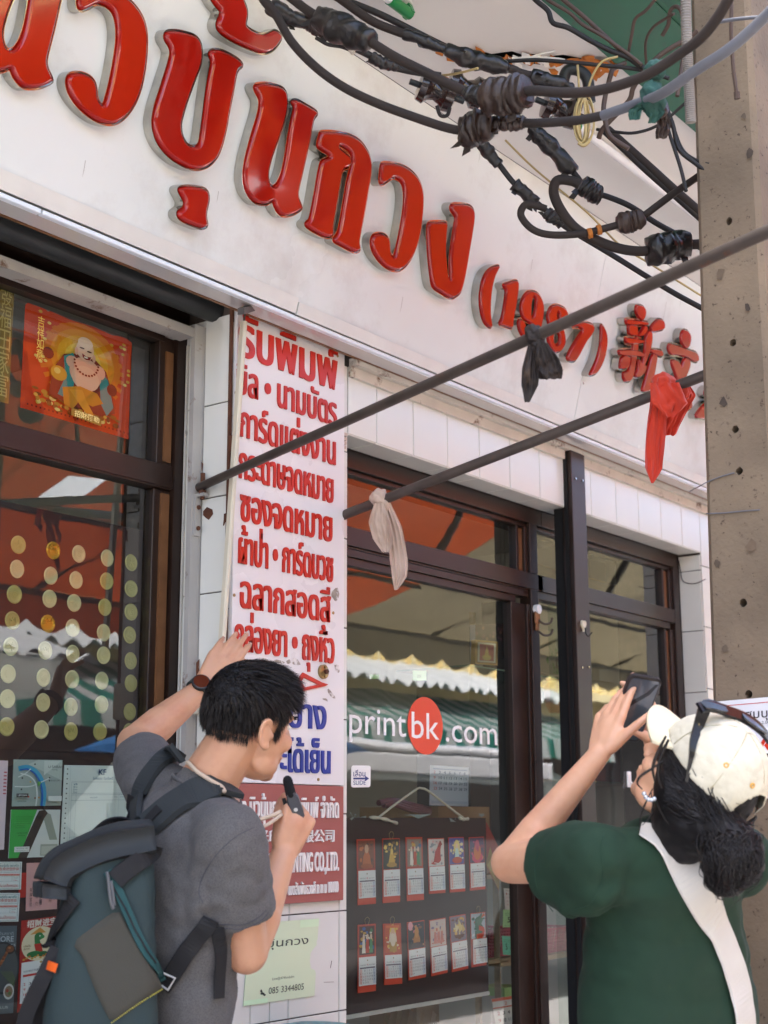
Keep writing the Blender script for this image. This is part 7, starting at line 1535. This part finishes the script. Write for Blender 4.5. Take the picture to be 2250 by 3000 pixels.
strap_on(pkb, [(200, 1300), (235, 1312), (268, 1325)], .016, mat('orange_tab', '#f2651a', .6), 'pull_tab', PK, .012, .002)
mb = MB(); ribbon(mb, smoothpath([PD(*k5(465, 520), 2.84), PD(*k5(560, 440), 2.84), PD(*k5(640, 425), 2.86), PD(*k5(690, 470), 2.88), PD(*k5(640, 520), 2.86), PD(*k5(560, 520), 2.84)], 6), -VU*.6-VF, .026, .003); mb.build('grab_handle', M['web'], PK)
mb = MB()
for t in np.linspace(0, 1, 30):
    q = (570+300*t, 1648-215*t); a = hit(pkb, *k5(*q), .0085, 2.7)[0]; b = hit(pkb, *k5(q[0]+6, q[1]-4.2), .0085, 2.7)[0]; mb.tube([a, b], .0011, 5)
mb.build('stitching', mat('yellow_thread', '#a9a23c', .7), PK)
# shoulder straps on the shirt
P, N3 = drape(shb, [k5(*p) for p in ((800, 470), (880, 400), (970, 330), (1080, 270), (1180, 242), (1265, 262), (1300, 290))], 6, .004, 2.85)
mb = MB(); ribbon(mb, P, N3, [.062+.006*math.sin(i*.12) for i in range(len(P))], .011); mb.build('shoulder_strap', M['pack2'], PK)
P, N3 = drape(shb, [k5(*p) for p in ((735, 455), (742, 340), (770, 230), (830, 130), (910, 50), (985, 5))], 6, .004, 2.95)
mb = MB(); ribbon(mb, P, N3, .045, .010); mb.build('shoulder_strap', M['pack2'], PK)
strap_on(shb, [(800, 490), (840, 430), (890, 375)], .022, M['web'], 'strap_tab', PK, .017, .003, 2.85)
strap_on(shb, [(715, 440), (722, 350), (735, 270)], .022, M['web'], 'strap_tab', PK, .016, .003, 2.95)
strap_on(shb, [(905, 1440), (960, 1340), (1040, 1210), (1110, 1110), (1195, 1010)], .034, M['web'], 'lower_strap', PK, .010, .003, 2.8)
mb = MB(); q0 = [hit(shb, *k5(*p), .016, 2.8)[0] for p in ((905, 1325), (975, 1360), (940, 1450), (875, 1400))]; mb.tube(q0+[q0[0]], .0022, 6); mb.build('buckle', M['trim'], PK)
strap_on(shb, [(1225, 1060), (1228, 1180), (1218, 1320), (1208, 1500)], .026, M['web'], 'hanging_strap', PK, .008, .003, 2.8)

# ================================================================== the woman
k3 = RG(1400, 1900, .51235)
PW = empty('person', tuple(Vector((PD(1945, 3000, 2.72).x, PD(1945, 3000, 2.72).y, 0))), 'person in a dark green shirt and cream cap raising a phone with both hands', 'person')
HWc = PD(2034, 2282, 2.66); HW = Head(HWc, vv(-.47, .63, .61), vv(.52, .72, -.38))
sL, sR = PD(1745, 2512, 2.62), PD(2172, 2520, 2.80); rv = (sR-sL).normalized(); rvh = Vector((rv.x, rv.y, 0)).normalized(); fb = UPW.cross(rvh).normalized()
nb = PD(2000, 2440, 2.70); ch_ = PD(1945, 2650, 2.74); wa = PD(1955, 2960, 2.74); pel = PD(1958, 3220, 2.74)
eL, wL = PD(1497, 2528, 2.82), PD(1757, 2208, 2.80); eR, wR = PD(2050, 2560, 2.98), PD(1928, 2212, 2.90)
def torso_w(mb, g):
    ell(mb, ch_, rvh*(.158+g), fb*(.108+g), UPW*(.16+g), 4); ell(mb, (sL+sR)/2-UPW*.045, rvh*(.155+g), fb*(.082+g), UPW*(.075+g), 4)
    ell(mb, wa, rvh*(.184+g), fb*(.128+g), UPW*(.20+g), 4); ell(mb, pel, rvh*(.190+g), fb*(.135+g), UPW*(.14+g), 4); ell(mb, (ch_+wa)/2, rvh*(.164+g), fb*(.120+g), UPW*(.16+g), 4)
    rcone(mb, sL, .052+g, nb-UPW*.05, .055+g); rcone(mb, sR, .052+g, nb-UPW*.06, .055+g)
bw = MB(); HW.build(bw, .97); torso_w(bw, -.014)
rcone(bw, HW.p(0, -.03, -.05), .049, nb, .052); rcone(bw, nb, .052, nb-UPW*.05, .07)
rcone(bw, sL, .048, eL, .040); rcone(bw, eL, .036, eL.lerp(wL, .3), .0355); rcone(bw, eL.lerp(wL, .28), .0355, wL, .0215, 14, VF, .9)
rcone(bw, sR, .046, eR, .038); rcone(bw, eR, .037, wR, .023)
hand(bw, wL, PD(1783, 2118, 2.82)-wL, vv(.75, .0, .65), vv(.5, .1, -.8), [(.10, .10, .08), (.16, .12, .1), (.30, .3, .2), (.5, .5, .3)], .93, vv(.62, .62, -.25), .25, .02)
hand(bw, wR, PD(1905, 2118, 2.94)-wR, vv(-.75, .1, -.25), vv(-.7, .1, -.6), [(.25, .5, .3), (.3, .5, .3), (.3, .5, .3), (.3, .5, .3)], .93, vv(-.80, .45, -.35), .15, .02)
def legs_w(mb, g):
    for sgn in (-1, 1):
        hp = pel+rvh*(sgn*.085)-UPW*.05; ft = Vector((hp.x, hp.y, 0))+fb*.02*sgn; rcone(mb, hp, .088+g, hp.lerp(ft, .5)+fb*.02, .055+g); rcone(mb, hp.lerp(ft, .5)+fb*.02, .054+g, ft+UPW*.09, .037+g)
legs_w(bw, -.012)
for sgn in (-1, 1):
    ft = Vector(((pel+rvh*(sgn*.085)).x, (pel+rvh*(sgn*.085)).y, 0)); rcone(bw, ft+UPW*.05, .034, ft+fb*.12+UPW*.034, .028)
nails(NAILS[:4], PW)
link('body', remesh(bw, .0042, 4), M['skin_w'], PW, True)
ss = MB(); torso_w(ss, .006); slE = PD(1598, 2578, 2.70)
slE = sL.lerp(eL, .46)
rcone(ss, sL, .066, sL.lerp(slE, .45), .070); opencone(ss, sL.lerp(slE, .1), slE+(slE-sL)*.08-UPW*.014, .064, .072); rcone(ss, sL-UPW*.05, .05, slE-UPW*.022-(slE-sL)*.3, .048)
rcone(ss, sR, .066, sR.lerp(eR, .4), .066); opencone(ss, sR, sR.lerp(eR, .7), .066, .070); rcone(ss, nb-UPW*.03, .058, nb-UPW*.08, .08)
CRW = segs_px([((1690,2655),(1800,2570),.011,.014,-.05,-.15),((1690,2655),(1830,2650),.009,.014,-.05,-.15),((1695,2665),(1790,2760),.009,.015,-.05,-.12),((1690,2650),(1640,2560),.009,.013,-.05,-.05),((1660,2640),(1600,2640),.007,.012,-.05,-.02),((1720,2480),(1760,2560),.006,.011,-.08,-.1),((1700,2800),(1840,2900),.006,.018,-.1,-.14),((2190,2700),(2090,2760),.008,.015,-.02,-.1),((2195,2780),(2110,2830),.007,.015,-.02,-.1)], 2.7)
def foldW(p):
    d1 = min((p-(sL-UPW*.13)).length, (p-(sR-UPW*.14)).length); k = 1+1.6*math.exp(-(d1/.10)**2)
    return (.0055*noise.noise(Vector((p.x*7, p.y*7, p.z*5)))+.0035*abs(noise.noise(Vector((p.x*10+p.z*9, p.y*10, p.z*13-p.x*9))))+.0014*noise.noise(p*40))*k+crease(p, CRW)
swm = remesh(ss, .0055, 3, fold=foldW, soft=12); swb = bvh_of(swm); link('t_shirt', swm, M['tee_g'], PW, True)
M['seam_g'] = mat('green_seam', '#1b3827', .95)
for px in ([(720, 1060), (700, 1150), (715, 1260), (700, 1360), (640, 1460), (560, 1490)], [(345, 1160), (325, 1260), (345, 1380), (430, 1505)]): seam(swb, px, 'seam', PW, M['seam_g'], 2.65, k3)
mb = MB(); cn = [nb-UPW*.026+(rv*math.cos(t)*.062+fb*math.sin(t)*.058+UPW*(-.014*math.sin(t))) for t in np.linspace(0, 2*math.pi, 40)]; mb.tube(cn, .006, 8); mb.build('collar', M['web'], PW, True)
mb = MB(); legs_w(mb, .008); ell(mb, pel-UPW*.02, rvh*.172, fb*.13, UPW*.10, 4); link('trousers', remesh(mb, .012, 4), M['denim'], PW, True)
for sgn in (-1, 1):
    ft = Vector(((pel+rvh*(sgn*.085)).x, (pel+rvh*(sgn*.085)).y, 0)); mb = MB(); rcone(mb, ft+UPW*.042-fb*.04, .04, ft+fb*.15+UPW*.036, .036); rcone(mb, ft+UPW*.07, .042, ft+UPW*.05, .044); link('shoe', remesh(mb, .008, 3), M['shoe'], PW, True)
# cap: crown with seams and eyelets, back opening, brim
CU = HW; cap_c = (0, -.016, .040); RX, RY, RZ = .089, .108, .100
def cp(n_, k=1.): return CU.p(cap_c[0]+n_.x*RX*k, cap_c[1]+n_.y*RY*k, cap_c[2]+n_.z*RZ*k)
bm = bmesh.new(); bmesh.ops.create_icosphere(bm, subdivisions=6, radius=1)
def in_cap(n_):
    low = .0 if n_.y > .2 else .0-.10*(.2-n_.y)
    if n_.z < low: return False
    if n_.y < -.55:                                                  # arched opening at the back
        dx = n_.x; dz = n_.z-low
        if (dx/.46)**2+((dz-.0)/.52)**2 < 1: return False
    return True
bmesh.ops.delete(bm, geom=[v for v in bm.verts if not in_cap(v.co)], context='VERTS')
for v in bm.verts:
    n_ = v.co.copy(); a = math.atan2(n_.x, n_.y); seam = min(abs(((a/(math.pi/3)) % 1)-.0), abs(((a/(math.pi/3)) % 1)-1)); k = 1-.012*math.exp(-(seam/.035)**2)*(n_.z > .05)
    k += .024*noise.noise(n_*3.2)+.016*noise.noise(n_*7)+.016*abs(noise.noise(Vector((n_.x*11, n_.y*6, n_.z*11))))
    v.co = cp(n_, k)
bmesh.ops.solidify(bm, geom=bm.faces[:], thickness=.0018)
mb = MB(); mb.bm(bm); CAP = mb.build('cap', M['cap'], PW, True)
M['seam_c'] = mat('cap_seam', '#b9ae90', .95)
for kk in range(6):
    a = kk*math.pi/3; pts = []
    for el_ in np.linspace(.08, 1.5, 18):
        n_ = Vector((math.cos(el_)*math.sin(a), math.cos(el_)*math.cos(a), math.sin(el_)))
        if in_cap(n_): pts.append(cp(n_, .998))
    if len(pts) > 3: mb = MB(); mb.tube(pts, .0011, 5); mb.build('seam', M['seam_c'], CAP, True)
mb = MB(); n_ = Vector((0, 0, 1)); ell(mb, cp(n_, 1.0), CU.x*.007, CU.y*.007, CU.z*.004, 2); mb.build('top_button', M['cap'], CAP, True)
mb = MB(); rows = 9; cols = 24; vs = []
for side in (0, 1):
    for i in range(rows+1):
        t = i/rows
        for j in range(cols+1):
            a = -1.12+2.24*j/cols; n_ = Vector((math.sin(a), math.cos(a), .02)); ext = .060*math.cos(a*.86)**.7*t
            p = CU.p(cap_c[0]+n_.x*(RX*1.0), cap_c[1]+n_.y*RY*1.0+ext, cap_c[2]+.004-.022*(math.sin(a)**2)*t-.006*t-side*.004); vs.append(p)
K = (rows+1)*(cols+1); fs = []
for i in range(rows):
    for j in range(cols):
        q = (i*(cols+1)+j, i*(cols+1)+j+1, (i+1)*(cols+1)+j+1, (i+1)*(cols+1)+j); fs.append(q); fs.append(tuple(K+x for x in q[::-1]))
for j in range(cols): a = rows*(cols+1)+j; fs.append((a, a+1, K+a+1, K+a))
mb.add(vs, fs); mb.build('brim', mat('cream_brim', '#e9d9b4', .85, bump=.15, bscale=200), CAP, True)
for a, z in ((-2.05, .55), (-2.75, .52), (-1.1, .55), (2.6, .55)):
    r_ = math.sqrt(1-z*z); n_ = Vector((r_*math.sin(a), r_*math.cos(a), z)); c = cp(n_, 1.012); nw = (CU.x*n_.x/RX+CU.y*n_.y/RY+CU.z*n_.z/RZ).normalized(); u_ = nw.orthogonal().normalized(); w_ = nw.cross(u_)
    mb = MB(); mb.tube([c+u_*.0038*math.cos(t*.6283)+w_*.0038*math.sin(t*.6283) for t in range(11)], .0014, 6); mb.build('eyelet', mat('yellow_thread_eyelet', '#d9a13a', .6), CAP, True)
mb = MB(); T_ = [CU.p(cap_c[0]+RX*1.01*math.sin(a), cap_c[1]+RY*1.01*math.cos(a), cap_c[2]-.004-.02) for a in np.linspace(math.pi-.52, math.pi+.52, 14)]
ribbon(mb, T_, [(p-CU.p(*cap_c)).normalized() for p in T_], .026, .003); mb.build('cap_strap', M['web'], CAP); 
mb = MB(); q = T_[5]; nw = (q-CU.p(*cap_c)).normalized(); ribbon(mb, [T_[4]+nw*.003, T_[5]+nw*.003, T_[6]+nw*.003], nw, .030, .003); mb.build('buckle', M['thin_black'], CAP)
# hair: skull mass, gathered tail, strands
def k3p(x, y, d): return PD(*k3(x, y), d)
T0 = k3p(1420, 1075, 2.56); random.seed(5)
mb = MB(); HW.ell(mb, (0, -.014, .028), (.082, .102, .092), 4); rcone(mb, HW.p(-.01, -.055, -.03), .072, T0, .045); rcone(mb, HW.p(-.045, -.01, -.02), .045, HW.p(-.02, -.06, -.08), .055); rcone(mb, T0, .040, k3p(1455, 1180, 2.55), .060); rcone(mb, k3p(1455, 1180, 2.55), .060, k3p(1420, 1290, 2.56), .042)
rcone(mb, k3p(1180, 1000, 2.62), .05, T0, .045)
hm = remesh(mb, .006, 4, fold=lambda p: .006*noise.noise(Vector((p.x*22, p.y*22, p.z*10)))+.003*noise.noise(p*70)); hb = bvh_of(hm)
hv = MB(); hv.add([v.co.copy() for v in hm.vertices], [tuple(p.vertices) for p in hm.polygons])
def lock(pts, w0, n=7):
    P = smoothpath(pts, n); m_ = len(P); hv.tube(P, [w0*(.35+.65*math.sin(math.pi*min(.97, .12+i/(m_-1)*.88))) for i in range(m_)], 5, cap=False)
for i in range(900):                                                   # drawn back from the temple and ear to the tie
    s = random.random(); x0_ = 1065+random.uniform(0, 300)*s; y0_ = 520+random.random()*420
    j = lambda a: random.gauss(0, a)
    a = hit(hb, *k3(x0_, y0_), .001+random.random()*.003, 2.62); b = hit(hb, *k3(x0_*.55+1420*.45+j(20), y0_*.55+1060*.45-30+j(20)), .001+random.random()*.004, 2.6); c = T0+Vector((j(.018), j(.018), j(.022)))
    lock([a[0], b[0], c], random.uniform(.0006, .0013))
for i in range(1100):                                                   # the tail below the tie
    a = T0+Vector((random.gauss(0, .015), random.gauss(0, .015), random.gauss(0, .015))); ang = random.uniform(0, 6.28); r_ = abs(random.gauss(0, 70))
    x1_, y1_ = 1455+r_*1.5*math.cos(ang), 1200+r_*1.2*math.sin(ang); m1_ = hit(hb, *k3(min(1610, max(1290, x1_)), min(1340, max(1090, y1_))), .002+random.random()*.006, 2.56)[0]
    e_ = m1_.lerp(k3p(1425+random.gauss(0, 38), 1375+random.gauss(0, 40), 2.55+random.gauss(0, .015)), random.uniform(.6, 1)); lock([a, (a+m1_)/2+Vector((random.gauss(0, .008), random.gauss(0, .008), .006)), m1_, e_], random.uniform(.0006, .0013), 5)
for pts in ([(1000, 800), (960, 880), (930, 960), (925, 1040)], [(1010, 830), (1030, 900), (1060, 960), (1095, 1010)], [(990, 820), (1000, 900), (985, 960), (940, 1010)], [(1560, 1090), (1600, 1130), (1625, 1150)], [(1540, 1210), (1590, 1240), (1600, 1200)], [(1390, 1360), (1370, 1420), (1400, 1440)]): lock([k3p(x, y, 2.58) for x, y in pts], .0016)
lock([k3p(x, y, 2.57) for x, y in ((1060, 640), (990, 690), (930, 730), (912, 770), (940, 805))], .0026)
lock([k3p(x, y, 2.57) for x, y in ((1075, 500), (1030, 590), (1000, 680), (1010, 760))], .0035); lock([k3p(x, y, 2.575) for x, y in ((1090, 520), (1045, 620), (1030, 720), (1050, 800))], .004)
hv.mi = [0 if i < len(hm.polygons) else 1 for i in range(len(hv.mi))]; hv.build('hair', [M['hair'], M['hair_strand']], PW, True)
mb = MB()
for x, y in ((950, 830), (960, 850), (975, 863), (992, 866), (1008, 860)): ell(mb, k3p(x, y, 2.575), VR*.0042, VF*.0042, VU*.0042, 2)
mb.build('earring', mat('glass_beads', '#cfd2d6', .1, .6), PW, True)
# sunglasses pushed up on the cap
SG = empty('sunglasses', tuple(k3p(1400, 370, 2.6)), 'black sunglasses resting on top of the cream cap', 'sunglasses')
f_ = lambda x, y, z: CU.p(x, y, z)
P, N4 = [], []
capb = bvh_of(CAP.data)
tp = [k3(*p) for p in ((1295, 345), (1265, 450), (1240, 530), (1225, 610), (1205, 690), (1195, 760))]
Pq = [hit(capb, u, v, .004, 2.6) for u, v in tp]; P = [q[0] for q in Pq]; P[-1] = k3p(1190, 760, 2.575); P[-2] = (P[-3]+P[-1])/2
mb = MB(); ribbon(mb, smoothpath(P, 5), [-VF]*(len(smoothpath(P, 5))), [.024*(1-.72*min(1, i/18)) for i in range(len(smoothpath(P, 5)))], .005); mb.build('temple_arm', mat('black_acetate', '#0d0b0c', .35), SG)
Pt = [k3p(x, y, d) for x, y, d in ((1262, 345, 2.585), (1330, 335, 2.60), (1430, 365, 2.62), (1520, 400, 2.64), (1600, 455, 2.66), (1655, 520, 2.69))]
mb = MB(); Ps = smoothpath(Pt, 6); ribbon(mb, Ps, [(-VF*.8+VU*.6).normalized()]*len(Ps), .022, .006); mb.build('frame', bpy.data.materials['black_acetate'], SG)
for a, b in ((2, 12), (17, 28)):
    q = Ps[a:b]; mb = MB(); ribbon(mb, [p+VU*.004-VF*.004 for p in q], [(-VF*.6+VU*.8).normalized()]*len(q), [.028*math.sin(math.pi*(i+1)/(len(q)+1))**.4 for i in range(len(q))], .003); mb.build('lens', mat('dark_lens', '#0c0d0f', .25), SG)
mb = MB(); ell(mb, P[1]-VF*.004, VR*.002, VF*.001, VU*.005, 2); mb.build('hinge_mark', M['brass'], SG)
# phone
PH = empty('phone', tuple(PD(1868, 2076, 2.84)), 'black cased phone held up in both hands by the person in green', 'phone')
pc = PD(1858, 2074, 2.85); Wv = vv(.056, -.010, .014); Hv = vv(.021, .118, -.050); Nv = Wv.cross(Hv).normalized(); Nv = -Nv if Nv.dot(VF) > 0 else Nv
Wd, Hd = Wv.normalized(), (Hv-Wv.normalized()*Hv.dot(Wv.normalized())).normalized()
def rrect(w_, h_, r): 
    out = []
    for cx, cy, a0 in ((w_-r, h_-r, 0), (-w_+r, h_-r, 1.5708), (-w_+r, -h_+r, 3.1416), (w_-r, -h_+r, 4.7124)): out += [Vector((cx+r*math.cos(a0+t*.3142), cy+r*math.sin(a0+t*.3142))) for t in range(6)]
    return out
fp = lambda a, b, h: tuple(pc+Wd*a+Hd*b+Nv*h)
mb = MB(); slab(mb, [rrect(.0345, .073, .011)], fp, [(-.002, -.0055), (0, -.004), (0, .004), (-.002, .0055)]); mb.build('case', mat('black_phone_case', '#1d1517', .35), PH, ang=40)
mb = MB(); slab(mb, [rrect(.0305, .0675, .008)], fp, [(0, .0054), (0, .0059)]); mb.build('screen', mat('phone_screen_glass', '#4b525a', .08, coat=1., var=.12, vscale=30), PH, ang=40)
mb = MB(); mb.add([fp(-.0303, -.012, .0062), fp(-.0303, .002, .0062), fp(.010, .040, .0062), fp(.022, .060, .0062), fp(.0295, .062, .0062), fp(.018, .036, .0062)], [(0, 1, 2, 5), (2, 3, 4, 5)]); mb.build('screen_image', mat('dark_screen_image', '#1c2127', .1), PH)
# shoulder bag strap
BG = empty('shoulder_bag', tuple(k3p(1300, 1500, 2.6)), 'wide off white bag strap crossing the back of the green t-shirt', 'bag')
P, N5 = drape(swb, [k3(*p) for p in ((925, 1045), (1010, 1075), (1100, 1140), (1200, 1290), (1330, 1520), (1432, 1760), (1490, 1950), (1522, 2150), (1530, 2260))], 8, .005, 2.62)
mb = MB(); nP = len(P); ribbon(mb, P, N5, [.046+.016*min(1, i/20)+.010*min(1, max(0, (i-40)/20)) for i in range(nP)], .003); mb.build('strap', M['strap'], BG)
q = P[-1]; mb = MB(); rcone(mb, q+rvh*.03-UPW*.16, .05, q+rvh*.05-UPW*.30, .085, 18, fb, .5); link('bag_body', remesh(mb, .008, 4), M['strap'], BG, True)
# trim labels to sixteen words
for o in scene.objects:
    if 'label' in o and len(o['label'].split()) > 16: print('LONG', len(o['label'].split()), o['label'])
